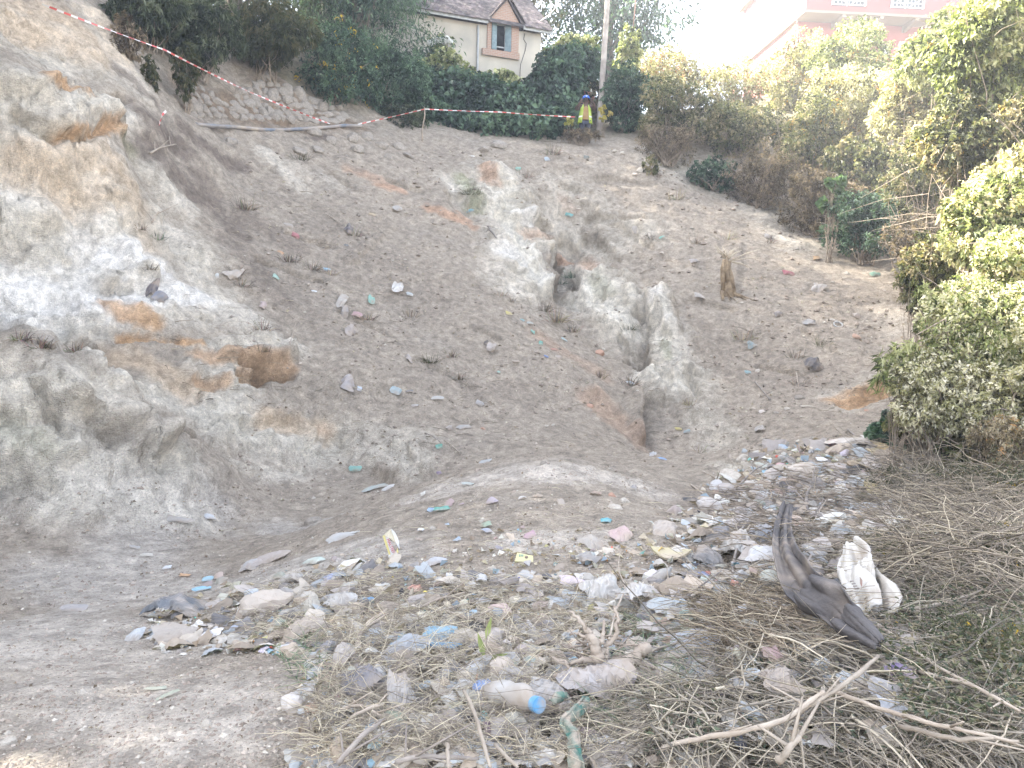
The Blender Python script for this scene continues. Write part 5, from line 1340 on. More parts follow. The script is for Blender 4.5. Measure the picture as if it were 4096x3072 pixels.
SH('paper', 'pinkish white crumpled paper above the big white bag', 'paper', 573, 585, 26, 16, (.62, .50, .54), -10, .35, trans=.05)
SH('paper', 'white folded paper right of the root, above the pale film', 'paper', 650, 579, 16, 14, (.66, .60, .64), 30, .3, trans=.05)
SH('cardboard', 'round dusty cardboard flap in the centre', 'cardboard', 531, 600, 28, 13, (.46, .41, .36), 5, .6, trans=0, ht=.25, creases=3)
SH('cardboard', 'pinkish oval cardboard piece standing in the earth', 'cardboard', 500, 615, 18, 20, (.50, .33, .30), 20, .6, trans=0, tilt=.8, ht=.15, creases=2)
SH('cardboard', 'brown flat cardboard right of the pinkish oval piece', 'cardboard', 542, 609, 20, 16, (.42, .30, .25), 0, .7, trans=0, ht=.15, creases=2)
SH('cloth', 'faded pink cloth scrap pressed into the gravel mound', 'cloth', 620, 537, 22, 18, (.52, .33, .33), 25, .5, trans=0)
SH('cloth', 'dusty brown knitted rag on the right of the gravel mound', 'cloth', 664, 533, 26, 20, (.40, .36, .32), -10, .7, trans=0)
SH('plastic_sheet', 'folded grey film on the gravel below the mound crest', 'plastic film', 592, 546, 18, 20, (.44, .43, .41), 40, .5)
BG('plastic_sheet', 'grey crumpled wrapper right of the yellow printed carton', 'wrapper', 587, 564, 16, 20, (.36, .36, .36), -30, .5)
SH('wrapper', 'orange scrap with a dark blue edge left of centre', 'wrapper', 416, 590, 15, 11, (.66, .26, .16), -15, .15, trans=0)
SH('wrapper', 'small bright blue wrapper left of the orange scrap', 'wrapper', 368, 602, 10, 7, (.12, .40, .72), 0, .1)
SH('wrapper', 'turquoise scrap curled on the right flank of the mound', 'wrapper', 606, 522, 11, 8, (.08, .50, .60), 10, .1)
SH('netting', 'green netting scrap on the left of the gravel mound', 'netting', 441, 511, 16, 10, (.10, .46, .36), 0, .2)
SH('wrapper', 'tiny light blue wrapper touching the green netting', 'wrapper', 431, 511, 7, 6, (.30, .52, .74), 0, .1)
SH('wrapper', 'light blue triangular scrap under the vine-like stick', 'wrapper', 436, 627, 14, 11, (.22, .50, .66), 0, .25, ht=.25)
SH('wrapper', 'pale blue wrapper beside the yellow-white shell', 'wrapper', 471, 616, 14, 8, (.35, .58, .75), 0, .2)
BG('wrapper', 'yellow-white folded wrapper standing upright', 'wrapper', 464, 608, 10, 14, (.70, .64, .45), 0, .15, sub=2, tilt=.8)
SH('paper', 'cream open envelope scrap in the straw', 'paper', 425, 619, 20, 17, (.60, .54, .38), 15, .35, trans=0, ht=.3)
SH('wrapper', 'white scrap of foil left of the cream envelope', 'wrapper', 450, 577, 7, 9, (.75, .75, .72), 0, .0)
SH('wrapper', 'small white paper flake on the gravel mound', 'paper', 421, 531, 6, 5, (.78, .80, .80), 0, .0)
SH('wrapper', 'flat grey-white torn tub lid', 'plastic piece', 436, 564, 22, 11, (.55, .57, .62), -12, .3)
SH('plastic_sheet', 'pale twisted strip pair at the left foot of the mound', 'plastic film', 343, 538, 34, 7, (.56, .56, .54), 8, .3)
SH('wrapper', 'mint and white wrapper in the rubbish left of the mound', 'wrapper', 314, 564, 18, 13, (.55, .66, .58), -20, .25)
SH('plastic_sheet', 'long pinkish sheet at the rubbish edge left', 'plastic film', 268, 562, 44, 14, (.54, .46, .42), 20, .5)
SH('plastic_bag', 'clear greyish bag at the tip of the pinkish sheet', 'plastic bag', 251, 568, 20, 14, (.52, .52, .53), 0, .4)
BG('plastic_bag', 'grey white lump bag left of the mint wrapper', 'plastic bag', 293, 583, 22, 14, (.56, .52, .47), 0, .4)
BG('sack', 'rounded tan sack at the left of the rubbish', 'sack', 267, 609, 42, 27, (.50, .43, .35), 15, .55, amp=.26, trans=0)
SH('wrapper', 'red and white wrapper at the top of the tan sack', 'wrapper', 287, 597, 10, 9, (.60, .30, .26), 0, .2)
SH('plastic_sheet', 'white and blue film behind the tan sack', 'plastic film', 251, 597, 14, 10, (.62, .68, .72), 0, .2)
BG('plastic_bag', 'shiny dark grey crumpled tray-like bag at the far left of the rubbish', 'plastic bag', 169, 617, 44, 24, (.13, .145, .165), 8, .25, amp=.34, trans=0, rough=.35)
SH('plastic_bag', 'wrinkled beige bag in front of the dark grey bag', 'plastic bag', 178, 637, 42, 20, (.54, .47, .40), -8, .45)
SH('paper', 'white printed paper right of the wrinkled beige bag', 'paper', 208, 638, 22, 14, (.72, .70, .70), -5, .2, trans=0)
SH('wrapper', 'crumpled silver foil left of the wrinkled beige bag', 'foil', 136, 638, 14, 15, (.55, .58, .60), 0, .2, rough=.3)
SH('wrapper', 'sky blue scrap lying above the dark grey bag', 'wrapper', 202, 591, 18, 7, (.25, .58, .78), 8, .1)
SH('wrapper', 'thin pale blue scrap above the sky blue one', 'wrapper', 209, 580, 12, 5, (.35, .62, .75), 0, .1)
SH('wrapper', 'small orange scrap on the trodden floor', 'wrapper', 185, 576, 10, 4, (.72, .38, .14), 5, .1)
SH('plastic_bag', 'dusty grey rag flat on the pit floor at left', 'rag', 72, 611, 20, 9, (.42, .41, .42), 15, .5)
SH('plastic_piece', 'pale bone-shaped plastic strip on the pit floor', 'plastic piece', 147, 556, 12, 4, (.62, .58, .50), 3, .2)
SH('plastic_piece', 'round white cup lid on the pit floor', 'plastic piece', 167, 569, 7, 6, (.68, .70, .72), 3, .1, ht=.4)
SH('plastic_piece', 'flat grey scrap higher on the pit floor', 'plastic piece', 134, 548, 9, 4, (.44, .44, .44), 0, .4)
SH('plastic_piece', 'whitish rag where the pit floor meets the left spur', 'rag', 180, 521, 26, 7, (.50, .48, .46), -10, .5)
SH('plastic_piece', 'pair of small white flakes on the far pit floor', 'plastic piece', 209, 518, 10, 6, (.60, .62, .64), 20, .2)
BG('plastic_bag', 'yellowish clear bag right of the tan sack', 'plastic bag', 310, 612, 16, 20, (.58, .54, .44), 30, .35)
BG('plastic_bag', 'pale grey bundle of film above the curled leaf', 'plastic bag', 338, 608, 30, 20, (.54, .53, .50), 0, .4)
BG('plastic_bag', 'tan crumpled bag at the left end of the dry grass', 'plastic bag', 308, 636, 34, 18, (.48, .41, .33), 0, .6)
SH('wrapper', 'orange white and purple snack wrapper in the lower left grass', 'wrapper', 311, 712, 9, 12, (.74, .42, .22), 20, .1)
BG('paper_cup', 'squashed white paper cup near the snack wrapper', 'cup', 292, 709, 18, 18, (.60, .56, .52), 40, .4, amp=.26, trans=0)
BG('plastic_bag', 'grey torn bag at the left end of the bottom thicket', 'plastic bag', 341, 673, 22, 22, (.50, .47, .44), -20, .5)
SH('wrapper', 'blue-white milk wrapper between roots and bottle', 'wrapper', 483, 704, 22, 22, (.20, .36, .72), 30, .25)
BG('paper_cup', 'boxy tan folded carton above the bottle', 'carton', 502, 681, 26, 28, (.45, .38, .31), 15, .6, amp=.2, trans=0, sub=2)
SH('plastic_bag', 'pointed grey film bag right of the boxy carton', 'plastic bag', 514, 689, 20, 24, (.46, .44, .42), 60, .4, tilt=.8)
SH('plastic_bag', 'grey film scrap beside the roots in the lower centre', 'plastic bag', 476, 679, 22, 24, (.52, .51, .49), -30, .4)
BG('plastic_bag', 'white pleated bag left of the dry stump roots', 'plastic bag', 528, 634, 12, 18, (.56, .54, .52), 25, .4, tilt=.8)
BG('carton', 'greyish square carton below the black bag', 'carton', 498, 637, 22, 14, (.52, .47, .41), 0, .5, amp=.2, trans=0, sub=2)
SH('cardboard', 'large dusty brown board right of the stump', 'cardboard', 634, 683, 56, 24, (.36, .29, .22), -10, .7, trans=0, ht=.2, creases=3)
SH('plastic_bag', 'large pale blue-white plastic tangle right of the stump', 'plastic bag', 688, 657, 46, 34, (.50, .54, .60), -15, .35)
SH('plastic_bag', 'whitish film at the right of the pale blue-white tangle', 'plastic bag', 704, 680, 30, 22, (.54, .54, .53), 20, .4)
SH('wrapper', 'green and yellow wrapper on top of the pale tangle', 'wrapper', 702, 650, 12, 6, (.62, .56, .14), 0, .2)
SH('plastic_bag', 'grey-blue leafy film left of the thorny stalks', 'plastic bag', 720, 641, 24, 26, (.33, .34, .37), 40, .5)
SH('plastic_bag', 'white crumpled tissue-like bag over the sticks left of the black cloth', 'plastic bag', 764, 580, 30, 24, (.66, .66, .67), -20, .2)
BG('paper', 'greenish-white crumpled paper bag below the tissue-like bag', 'paper bag', 764, 603, 24, 20, (.50, .53, .45), 10, .35, amp=.2)
SH('wrapper', 'orange and silver wrapper under the paper bag', 'wrapper', 770, 630, 13, 13, (.64, .60, .56), 25, .15)
SH('plastic_bag', 'black plastic bag pressed in the rubbish at the mound foot', 'plastic bag', 716, 541, 34, 16, BK, -10, .35, trans=0)
BG('plastic_bag', 'rounded grey bag right below the black plastic bag', 'plastic bag', 729, 554, 22, 14, (.46, .45, .44), 15, .5)
BG('plastic_bag', 'dark grey ribbed bag right of the yellow sole', 'plastic bag', 714, 565, 18, 22, (.24, .25, .27), 50, .4)
BG('plastic_bag', 'big translucent bag behind the long black cloth', 'plastic bag', 738, 560, 30, 28, (.56, .54, .50), 10, .4)
SH('wrapper', 'yellow blue and red packet below the yellow sole', 'wrapper', 700, 577, 16, 8, (.26, .34, .62), 10, .3)
SH('wrapper', 'tiny red scrap at the lower edge of the sole', 'wrapper', 708, 575, 7, 5, (.65, .14, .10), 0, .1)
SH('wrapper', 'green and silver crisp packet in the straw', 'wrapper', 685, 629, 14, 12, (.34, .52, .46), -10, .3)
BG('plastic_bag', 'bluish bag just left of the upper black cloth', 'plastic bag', 762, 543, 26, 22, (.42, .46, .52), 0, .4)
BG('plastic_bag', 'grey cup-like bag above the hooked stick', 'plastic bag', 735, 527, 18, 20, (.52, .48, .46), 0, .5)
BG('cup', 'creamy bell-shaped cup at the left edge of the heap', 'cup', 708, 509, 22, 16, (.62, .56, .51), -20, .3, amp=.22)
BG('cup', 'tilted translucent plastic cup on the heap', 'cup', 716, 489, 14, 22, (.58, .58, .58), -20, .25, amp=.2, tilt=.8)
BG('sack', 'knitted grey pouch right of the translucent cup', 'sack', 729, 497, 18, 14, (.50, .45, .42), 0, .5)
SH('plastic_bag', 'flat black bag below the translucent cup', 'plastic bag', 690, 501, 16, 7, BK, 0, .2, trans=0)
BG('sack', 'large beige paper sack lying on the heap', 'sack', 801, 475, 32, 18, (.55, .46, .36), -10, .45, amp=.26, trans=0)
SH('cardboard', 'torn brown cardboard under the beige sack', 'cardboard', 790, 482, 16, 7, (.46, .30, .21), 0, .4, trans=0)
SH('sack', 'long beige woven sack on the crest of the heap', 'sack', 854, 444, 44, 14, (.54, .47, .40), 6, .4, trans=0)
SH('sack', 'whitish end of sack right of the long beige sack', 'sack', 870, 441, 18, 9, (.62, .58, .52), -10, .3, trans=0)
SH('wrapper', 'small red rag at the left end of the heap crest', 'rag', 831, 444, 7, 7, (.50, .10, .14), 0, .1)
SH('cloth', 'large ochre yellow cloth spread on the right of the crest', 'cloth', 898, 456, 50, 16, (.56, .38, .12), -14, .3, trans=0)
SH('cloth', 'smaller ochre cloth end left of the large ochre cloth', 'cloth', 873, 453, 20, 9, (.56, .44, .22), 0, .35, trans=0)
SH('wrapper', 'blue scrap above the ochre cloth', 'wrapper', 885, 446, 10, 4, (.14, .36, .75), 0, .1)
SH('wrapper', 'small blue and orange packet left of the ochre cloth', 'wrapper', 846, 451, 10, 5, (.22, .30, .62), 0, .2)
SH('paper', 'white square paper on the left of the heap', 'paper', 820, 460, 10, 6, (.70, .74, .74), 0, .1, trans=0)
SH('plastic_bag', 'grey film right of the white square paper', 'plastic bag', 862, 455, 18, 8, (.46, .48, .50), 0, .4)
SH('plastic_bag', 'crumpled black bag in the middle of the heap', 'plastic bag', 856, 472, 18, 10, BK, 0, .2, trans=0)
BG('carton', 'tan wet carton beside the crumpled black bag', 'carton', 853, 467, 12, 9, (.50, .36, .20), 0, .3, amp=.2, sub=2)
SH('plastic_bag', 'lime green plastic bag at the right of the heap', 'plastic bag', 916, 495, 28, 14, (.38, .62, .28), 12, .2)
SH('plastic_bag', 'mustard yellow torn bag left of the lime green bag', 'plastic bag', 879, 494, 28, 18, (.56, .44, .14), -15, .3)
SH('wrapper', 'white corner of film behind the mustard bag', 'wrapper', 884, 486, 10, 8, (.70, .70, .68), 30, .1)
SH('plastic_bag', 'bluish-white film strip left of the lime green bag', 'plastic bag', 860, 484, 18, 12, (.54, .60, .60), 0, .3)
SH('wrapper', 'bright white and grey wrapper in the heap centre', 'wrapper', 842, 489, 12, 12, (.68, .68, .70), -25, .15)
SH('plastic_bag', 'pale twisted film running down right of the heap', 'plastic bag', 863, 509, 30, 12, (.60, .64, .66), -30, .2)
SH('wrapper', 'light blue scrap at the left of the heap', 'wrapper', 781, 480, 5, 5, (.10, .42, .75), 0, .0)
SH('wrapper', 'pair of white scraps on the dark undergrowth', 'wrapper', 956, 516, 20, 7, (.55, .53, .50), 0, .3)
SH('plastic_bag', 'faded light blue film right of the black cloth', 'plastic bag', 818, 535, 18, 9, (.34, .56, .68), 0, .25)
SH('cardboard', 'brown folded card wedged behind the black cloth', 'cardboard', 801, 529, 12, 22, (.34, .21, .14), 10, .4, trans=0, tilt=.9)
SH('cloth', 'purple rag buried in the tangle at lower right', 'rag', 891, 705, 22, 16, (.16, .10, .30), 0, .35, trans=0)
SH('plastic_bag', 'light grey pointed bag in the lower right straw', 'plastic bag', 873, 719, 22, 24, (.50, .50, .53), 60, .4, tilt=.8)
SH('plastic_bag', 'bluish grey film at the bottom right', 'plastic bag', 886, 743, 26, 20, (.46, .50, .56), 0, .4)
BG('plastic_bag', 'grey-brown limp bag under the big forked stick', 'plastic bag', 770, 716, 34, 22, (.42, .36, .31), 0, .6)
SH('dead_leaf', 'large curled brown leaf standing in the right straw', 'leaf', 770, 670, 14, 20, (.36, .24, .13), 0, .3, trans=.2, tilt=.9)
SH('plastic_bag', 'dusty brown bag in the bottom left of the thicket', 'plastic bag', 444, 738, 30, 22, (.42, .36, .31), 0, .6)
SH('wrapper', 'blue film glimpse in the bottom left thicket', 'wrapper', 370, 742, 12, 12, (.14, .42, .70), 0, .3)
SH('wrapper', 'pale turquoise scrap at the bottom under the thicket', 'wrapper', 378, 756, 12, 9, (.36, .62, .66), 0, .3)
SH('plastic_bag', 'slate coloured film at the very bottom left of centre', 'plastic bag', 498, 762, 26, 12, (.34, .38, .42), 0, .4)
SH('dead_leaf', 'broad cream dead reed leaf in the bottom left heap', 'leaf', 156, 690, 24, 4, (.40, .46, .36), -12, .3, ht=.3)
SH('dead_leaf', 'pale green dead reed leaf crossing the cream one', 'leaf', 166, 697, 22, 4, (.42, .48, .34), 48, .3, ht=.3)
# on the slopes
SL = [
 (398, 290, 11, 16, WH, 'white plastic bag standing on the middle of the brown slope', BG), (409, 295, 7, 6, (.45, .52, .54), 'glassy grey piece right of the white bag on the slope', SH), (371, 300, 7, 12, (.20, .52, .42), 'turquoise-green plastic on the slope left of the white bag', SH),
 (357, 315, 10, 7, PK, 'pink scrap in withered weeds on the slope', SH), (341, 302, 9, 18, (.52, .48, .42), 'long tan rag hanging down the slope', SH), (344, 312, 7, 9, (.40, .36, .33), 'grey-brown rag end below the long tan rag', BG),
 (350, 333, 12, 10, (.44, .38, .34), 'dusty knotted rag below the pink scrap', BG), (349, 387, 15, 12, (.46, .42, .42), 'crumpled grey wrapper on the lower brown slope', BG), (359, 389, 5, 6, (.55, .66, .80), 'blue and white label right of the crumpled wrapper', SH),
 (396, 391, 11, 8, (.38, .52, .56), 'pale blue-green bag on the lower brown slope', SH), (409, 392, 8, 5, DG, 'dark film right of the pale blue-green bag', SH), (437, 399, 14, 5, (.50, .49, .46), 'long greyish strip right of the dark film', SH),
 (415, 406, 6, 4, (.52, .48, .46), 'small pale rag below the long greyish strip', SH), (480, 404, 8, 5, (.44, .42, .40), 'grey scrap low in the centre of the slope', SH), (462, 428, 14, 6, (.46, .44, .42), 'pale torn strip at the foot of the slope', SH),
 (450, 429, 6, 5, (.46, .40, .36), 'tan rag beside the pale torn strip', BG), (439, 447, 7, 5, GR, 'green scrap at the foot of the brown slope', SH), (356, 469, 12, 6, (.20, .50, .42), 'green netting scrap at the back of the pit floor', SH),
 (439, 474, 5, 5, (.30, .20, .36), 'purple flake at the left end of the mound crest', SH), (377, 488, 26, 7, (.46, .52, .48), 'greenish-white film along the back of the pit floor', SH), (389, 489, 14, 6, WH, 'white film right of the greenish-white film', SH),
 (487, 462, 12, 5, (.50, .52, .52), 'pale tile-like fragment on the crest of the mound', SH), (468, 485, 12, 4, (.46, .52, .48), 'thin greenish strip on the mound top', SH), (424, 495, 6, 5, (.75, .73, .66), 'small cream scrap on the left of the mound', SH),
 (492, 501, 6, 4, (.74, .72, .68), 'white chip on the middle of the mound', SH), (509, 314, 7, 5, YE, 'yellow scrap on the slope near the gully', SH), (522, 321, 5, 4, (.20, .50, .54), 'turquoise flake right of the yellow scrap', SH),
 (530, 324, 7, 5, (.40, .48, .46), 'grey-green rag right of the turquoise flake', SH), (532, 333, 5, 5, (.22, .56, .46), 'mint scrap below the grey-green rag', SH), (541, 344, 5, 5, (.10, .46, .36), 'green scrap at the shoulder of the slope', SH),
 (564, 340, 7, 3, (.40, .60, .62), 'pale turquoise strip near the gully edge', SH), (546, 357, 5, 3, BL, 'small blue scrap left of the tan rounded stone', SH), (554, 350, 10, 3, (.52, .24, .16), 'rust-red strip above the small blue scrap', SH),
 (559, 358, 8, 5, (.52, .42, .34), 'tan folded rag beside the small blue scrap', SH), (516, 362, 7, 4, (.50, .38, .28), 'light brown leaf-like scrap in the centre right slope', SH), (491, 349, 9, 10, (.48, .42, .38), 'cream torn rag on the middle of the slope', BG),
 (486, 344, 5, 5, (.07, .06, .06), 'black lump above the cream torn rag', BG), (408, 359, 6, 6, (.52, .46, .43), 'pinkish rag left of the olive-brown tuft', BG), (498, 373, 4, 4, (.30, .56, .48), 'tiny green flake right of the tuft', SH),
 (630, 383, 9, 3, (.60, .66, .68), 'white strip at the top of the gully floor', SH), (662, 460, 10, 5, (.22, .44, .80), 'blue crisp packet with yellow corner on the gully floor', SH), (652, 456, 6, 7, (.50, .52, .56), 'grey film left of the blue crisp packet', BG),
 (678, 429, 7, 3, YE, 'yellow scrap on the gully floor', SH), (687, 432, 7, 4, (.30, .40, .42), 'grey-green film right of the yellow scrap', SH), (152, 291, 7, 18, (.12, .11, .14), 'black ragged strip on the pale mound below the cliff', BG),
 (161, 299, 12, 8, (.28, .29, .34), 'grey-black bag at the foot of the black ragged strip', BG), (234, 277, 13, 13, (.54, .47, .40), 'tan knotted rag on the left of the slope', BG), (327, 270, 6, 5, (.28, .56, .74), 'light blue scrap right of the orange leaf', SH),
 (280, 253, 7, 4, (.66, .34, .12), 'orange leaf among the withered weeds', SH), (217, 276, 4, 4, (.70, .74, .72), 'white chip left of the tan knotted rag', SH), (276, 278, 7, 5, (.30, .58, .48), 'mint-green strip in the upper left slope', SH),
 (314, 292, 5, 4, (.74, .80, .84), 'bright white chip left of the long tan rag', SH), (263, 306, 7, 9, (.56, .42, .40), 'curved white and pink strip on the slope', SH), (296, 236, 8, 4, (.54, .16, .18), 'dark red leaf high on the left slope', SH),
 (289, 226, 9, 5, (.46, .40, .34), 'brown folded rag above the dark red leaf', SH), (372, 215, 7, 3, (.56, .42, .24), 'ochre stick-like scrap near the orange soil', SH), (349, 231, 8, 10, (.14, .13, .15), 'dark rag lying high on the brown slope', BG),
 (397, 211, 8, 7, (.50, .48, .46), 'whitish rag right of the ochre scrap', BG), (346, 246, 6, 3, (.18, .20, .22), 'black scrap below the dark rag', SH), (472, 157, 6, 3, (.74, .72, .68), 'white tin-like scrap under the rim', SH),
 (470, 211, 9, 3, (.14, .44, .54), 'turquoise strip at the left foot of the middle rock', SH), (518, 169, 5, 4, (.22, .54, .44), 'green scrap high in the centre', SH), (547, 160, 6, 5, (.40, .52, .62), 'pale blue scrap under the rim', SH),
 (569, 215, 7, 4, (.14, .46, .44), 'teal scrap on the dark upper slope', SH), (586, 158, 6, 5, (.16, .20, .18), 'dark green scrap under the worker', SH), (788, 274, 10, 7, (.50, .10, .13), 'crimson rag high on the right slope', SH),
 (662, 238, 6, 4, (.18, .50, .42), 'green flake above the cut stump', SH), (635, 230, 7, 8, (.46, .40, .34), 'tan rag on the slope left of the cut stump', SH), (818, 289, 12, 8, (.46, .42, .38), 'grey cloth with a trailing cord on the right slope', BG),
 (817, 259, 8, 6, (.60, .36, .14), 'orange-brown scrap under the dark thicket', SH), (875, 275, 9, 5, (.20, .42, .30), 'green plant scrap below the thicket', SH), (810, 324, 11, 5, (.42, .40, .38), 'greyish rag in the middle of the right slope', BG),
 (833, 321, 8, 4, (.54, .50, .44), 'pale strip left of the white ring', SH), (856, 317, 8, 5, (.50, .42, .36), 'tan bag right of the white ring', BG), (857, 338, 6, 4, (.60, .34, .20), 'orange lump right of the olive tuft', BG),
 (778, 315, 8, 5, (.36, .32, .30), 'dark folded rag on the right slope', BG), (813, 368, 14, 12, (.12, .11, .115), 'big black rag on the right slope', BG), (747, 373, 6, 6, (.22, .42, .46), 'teal scrap low on the right slope', SH),
 (751, 346, 10, 6, (.22, .32, .34), 'dark teal rag beside the yellowish tuft', BG), (806, 407, 9, 4, (.58, .50, .38), 'two cream scraps low on the right slope', SH), (762, 412, 6, 3, (.70, .62, .56), 'white-pink triangle low on the right slope', SH),
 (760, 431, 9, 7, (.42, .39, .36), 'dusty rag above the rubbish heap', BG), (866, 411, 5, 3, (.64, .26, .12), 'orange chip near the orange hollow', SH), (700, 298, 11, 6, (.44, .40, .36), 'pale bundle on the edge left of the cut stump', BG),
 (768, 237, 8, 5, (.44, .40, .36), 'greyish litter under the thicket edge', SH), (694, 262, 8, 6, (.40, .36, .34), 'grey-brown scrap left of the stump', SH), (852, 452, 5, 4, (.64, .36, .10), 'orange corner on the heap crest', SH)]
for px, py, w, h, c, lb, fn in SL:
    if fn is SH: sheet('litter_scrap', lb, 'litter', px, py, w, h, c, rot=(px * 37) % 50 - 25, dust=.25, n=7, m=6, creases=5, tilt=.3)
    else: bag('litter_scrap', lb, 'litter', px, py, w, h, c, rot=(px * 37) % 50 - 25, dust=.3, sub=2)
# white ring
p, M, s = frame(838, 325, 0, .3); mb = MB(); mb.tube([(math.cos(a * .4488) * 4 * s, math.sin(a * .4488) * 4 * s, 0) for a in range(15)], .9 * s, 6, cap=False)
put(mb.build('plastic_ring', plastic((.6, .6, .58), .3), None), p, M, 'white plastic ring lying on the right slope', 'ring', lift=.5 * s)

# ---- bottle with blue cap
def lathe(mb, prof, n=16, squash=1.0, bend=None):
    rings = [[((r_ * math.cos(2 * math.pi * k / n)), (r_ * math.sin(2 * math.pi * k / n) * squash), z) for k in range(n)] for r_, z in prof]
    mb.add([v for r_ in rings for v in r_], [[i * n + k, i * n + (k + 1) % n, (i + 1) * n + (k + 1) % n, (i + 1) * n + k] for i in range(len(prof) - 1) for k in range(n)], True)
p, nn = hit(511, 722); s = p.length / F
btl = empty('bottle', p + Vector((0, 0, .09)), 'dented dusty white plastic bottle with a sky blue cap', 'bottle')
axis = (W(530, 718, p.y - .16) - p).normalized(); axis = Vector((.52, -.80, .26)).normalized()
Q = axis.to_track_quat('Z', 'Y').to_matrix()
mb = MB(); lathe(mb, [(0, -.11), (.040, -.109), (.046, -.095), (.046, -.04), (.040, -.015), (.033, .0), (.040, .02), (.043, .045), (.041, .07), (.032, .098), (.021, .114), (.0195, .13)], 20)
me = mb.mesh('body'); 
for v in me.vertices:
    q = v.co.copy(); k_ = vnoise(np.array([[q.x * 22, q.y * 22, q.z * 15]]), 3)[0]; q *= 1 + .22 * k_ * (1 if q.z < .1 else 0); v.co = (Q @ q) * 1.12
link('body', me, plastic((.62, .60, .56), .4), btl)
mb = MB(); mb.tube([(0, 0, .126), (0, 0, .150)], .0235, 24, smooth=False); mb.tube([(0, 0, .149), (0, 0, .1525)], .020, 24, smooth=False); me = mb.mesh('cap')
for v in me.vertices: v.co = (Q @ v.co) * 1.12
link('cap', me, mat_noise('sky_blue_cap', (.10, .27, .46), (.15, .34, .52), 30, .5, .2, dust=.35), btl)
# collapsed shoulder bag beside the bottle
SH('plastic_bag', 'dusty half-round film lump behind the blue-capped bottle', 'plastic bag', 494, 712, 30, 26, (.48, .46, .43), 20, .5)
# ---- clear dusty bottle
def simple_bottle(label, px, py, ln, w, dx, dy, c, capc=None, cat='bottle', crush=.12):
    p, nn = hit(px, py); s = p.length / F
    a = W(px + dx * ln / 2, py + dy * ln / 2, p.y + (.0 if abs(dx) > abs(dy) else (-.25 if dy > 0 else .3) * 0)) - W(px - dx * ln / 2, py - dy * ln / 2, p.y)
    a = Vector((a.x, a.z * 1.2, a.z * .35)); L_ = ln * s; r_ = w * s / 2; Q = a.normalized().to_track_quat('Z', 'Y').to_matrix()
    o = empty('bottle', p + nn * r_ * .8, label, cat)
    mb = MB(); lathe(mb, [(0, -.5 * L_), (r_ * .9, -.5 * L_), (r_, -.44 * L_), (r_ * .94, -.2 * L_), (r_, .0), (r_ * .97, .12 * L_), (r_ * .7, .28 * L_), (r_ * .32, .40 * L_), (r_ * .30, .47 * L_)], 14)
    me = mb.mesh('body')
    for v in me.vertices:
        q = v.co.copy(); q *= 1 + crush * vnoise(np.array([[q.x / r_ * 1.3, q.y / r_ * 1.3, q.z / r_]]), int(px))[0]; v.co = Q @ q
    link('body', me, plastic(c, .45, .4, .3), o)
    mb = MB(); lathe(mb, [(0, .53 * L_), (r_ * .34, .53 * L_), (r_ * .36, .45 * L_)], 12); me = mb.mesh('cap')
    for v in me.vertices: v.co = Q @ v.co
    link('cap', me, plastic(capc or c, .3), o)
simple_bottle('clear dusty bottle lying with its neck to the upper right', 662, 581, 30, 13, .75, -.66, (.52, .51, .48))
simple_bottle('crushed brown-grey bottle in the centre of the rubbish', 511, 586, 21, 9, .85, -.5, (.34, .30, .29), (.05, .08, .5), crush=.2)
simple_bottle('small dusty bottle lying left of the big white bag', 571, 594, 14, 8, .7, .5, (.42, .38, .34), crush=.2)
# ---- yellow sole
p, M, s = frame(671, 559, -28, .35); mb = MB(); n = 26
out = []
for k in range(n):
    a = 2 * math.pi * k / n; wv = 7.5 + 2.2 * math.cos(a) - 1.5 * math.cos(2 * a)
    out.append((math.cos(a) * 20 * s, math.sin(a) * wv * s * 1.35))
zz = lambda x: .3 * x * x / (20 * s)
mb.add([(x, y, .012 + zz(x)) for x, y in out] + [(x, y, zz(x)) for x, y in out], [list(range(n)), list(range(2 * n - 1, n - 1, -1))] + [[k, k + n, (k + 1) % n + n, (k + 1) % n] for k in range(n)])
sole = empty('flip_flop', p, 'dusty yellow flip-flop sole at the foot of the mound', 'flip-flop'); o = mb.build('sole', plastic((.52, .44, .20), .45, trans=0), sole); o.rotation_euler = M.to_euler(); o.location = (0, 0, .02)
mb = MB(); mb.tube([(-13 * s, -5 * s, .015), (-9 * s, 0, .05), (-5 * s, 0, .035), (-9 * s, 0, .05), (-12 * s, 6 * s, .015)], .004, 6); o = mb.build('strap', plastic((.75, .48, .05), .0, trans=0), sole); o.rotation_euler = M.to_euler(); o.location = (0, 0, .02)
# ---- milk wrapper with red lettering
p, nn = hit(393, 556); s = p.length / F
mw = empty('milk_wrapper', p, 'torn yellow and white packet with red letters standing in the gravel', 'packet')
def wpnt(px, py, o=0): return W(px, py, p.y + .05 - o) - p
mb = MB(); pts = [(391, 530), (394, 531), (396, 540), (398, 550), (394, 556), (389, 557), (386, 549), (383, 538)]
cols = [(.72, .62, .30), (.75, .74, .70), (.75, .74, .70), (.70, .58, .12), (.72, .60, .12), (.72, .62, .14), (.75, .74, .72), (.72, .60, .14)]
def panel(name, quad, c, thick=.004, o=0, mat=None):
    mb = MB(); a = [wpnt(x, y, o + q) for x, y, q in quad]; b_ = [v + Vector((0, thick, 0)) for v in a]; k = len(a)
    mb.add(a + b_, [list(range(k))[::-1], list(range(k, 2 * k))] + [[i, (i + 1) % k, (i + 1) % k + k, i + k] for i in range(k)])
    return mb.build(name, mat or plastic(c, .12, trans=.05), mw)
panel('front_panel', [(384.5, 538, .02), (388, 536.5, .03), (396.5, 555, .05), (391.5, 557.5, .05)], (.70, .69, .66))
panel('yellow_border', [(382.5, 536, .02), (384.8, 535, .02), (391.7, 557.7, .052), (390.2, 558.6, .05)], (.74, .62, .12))
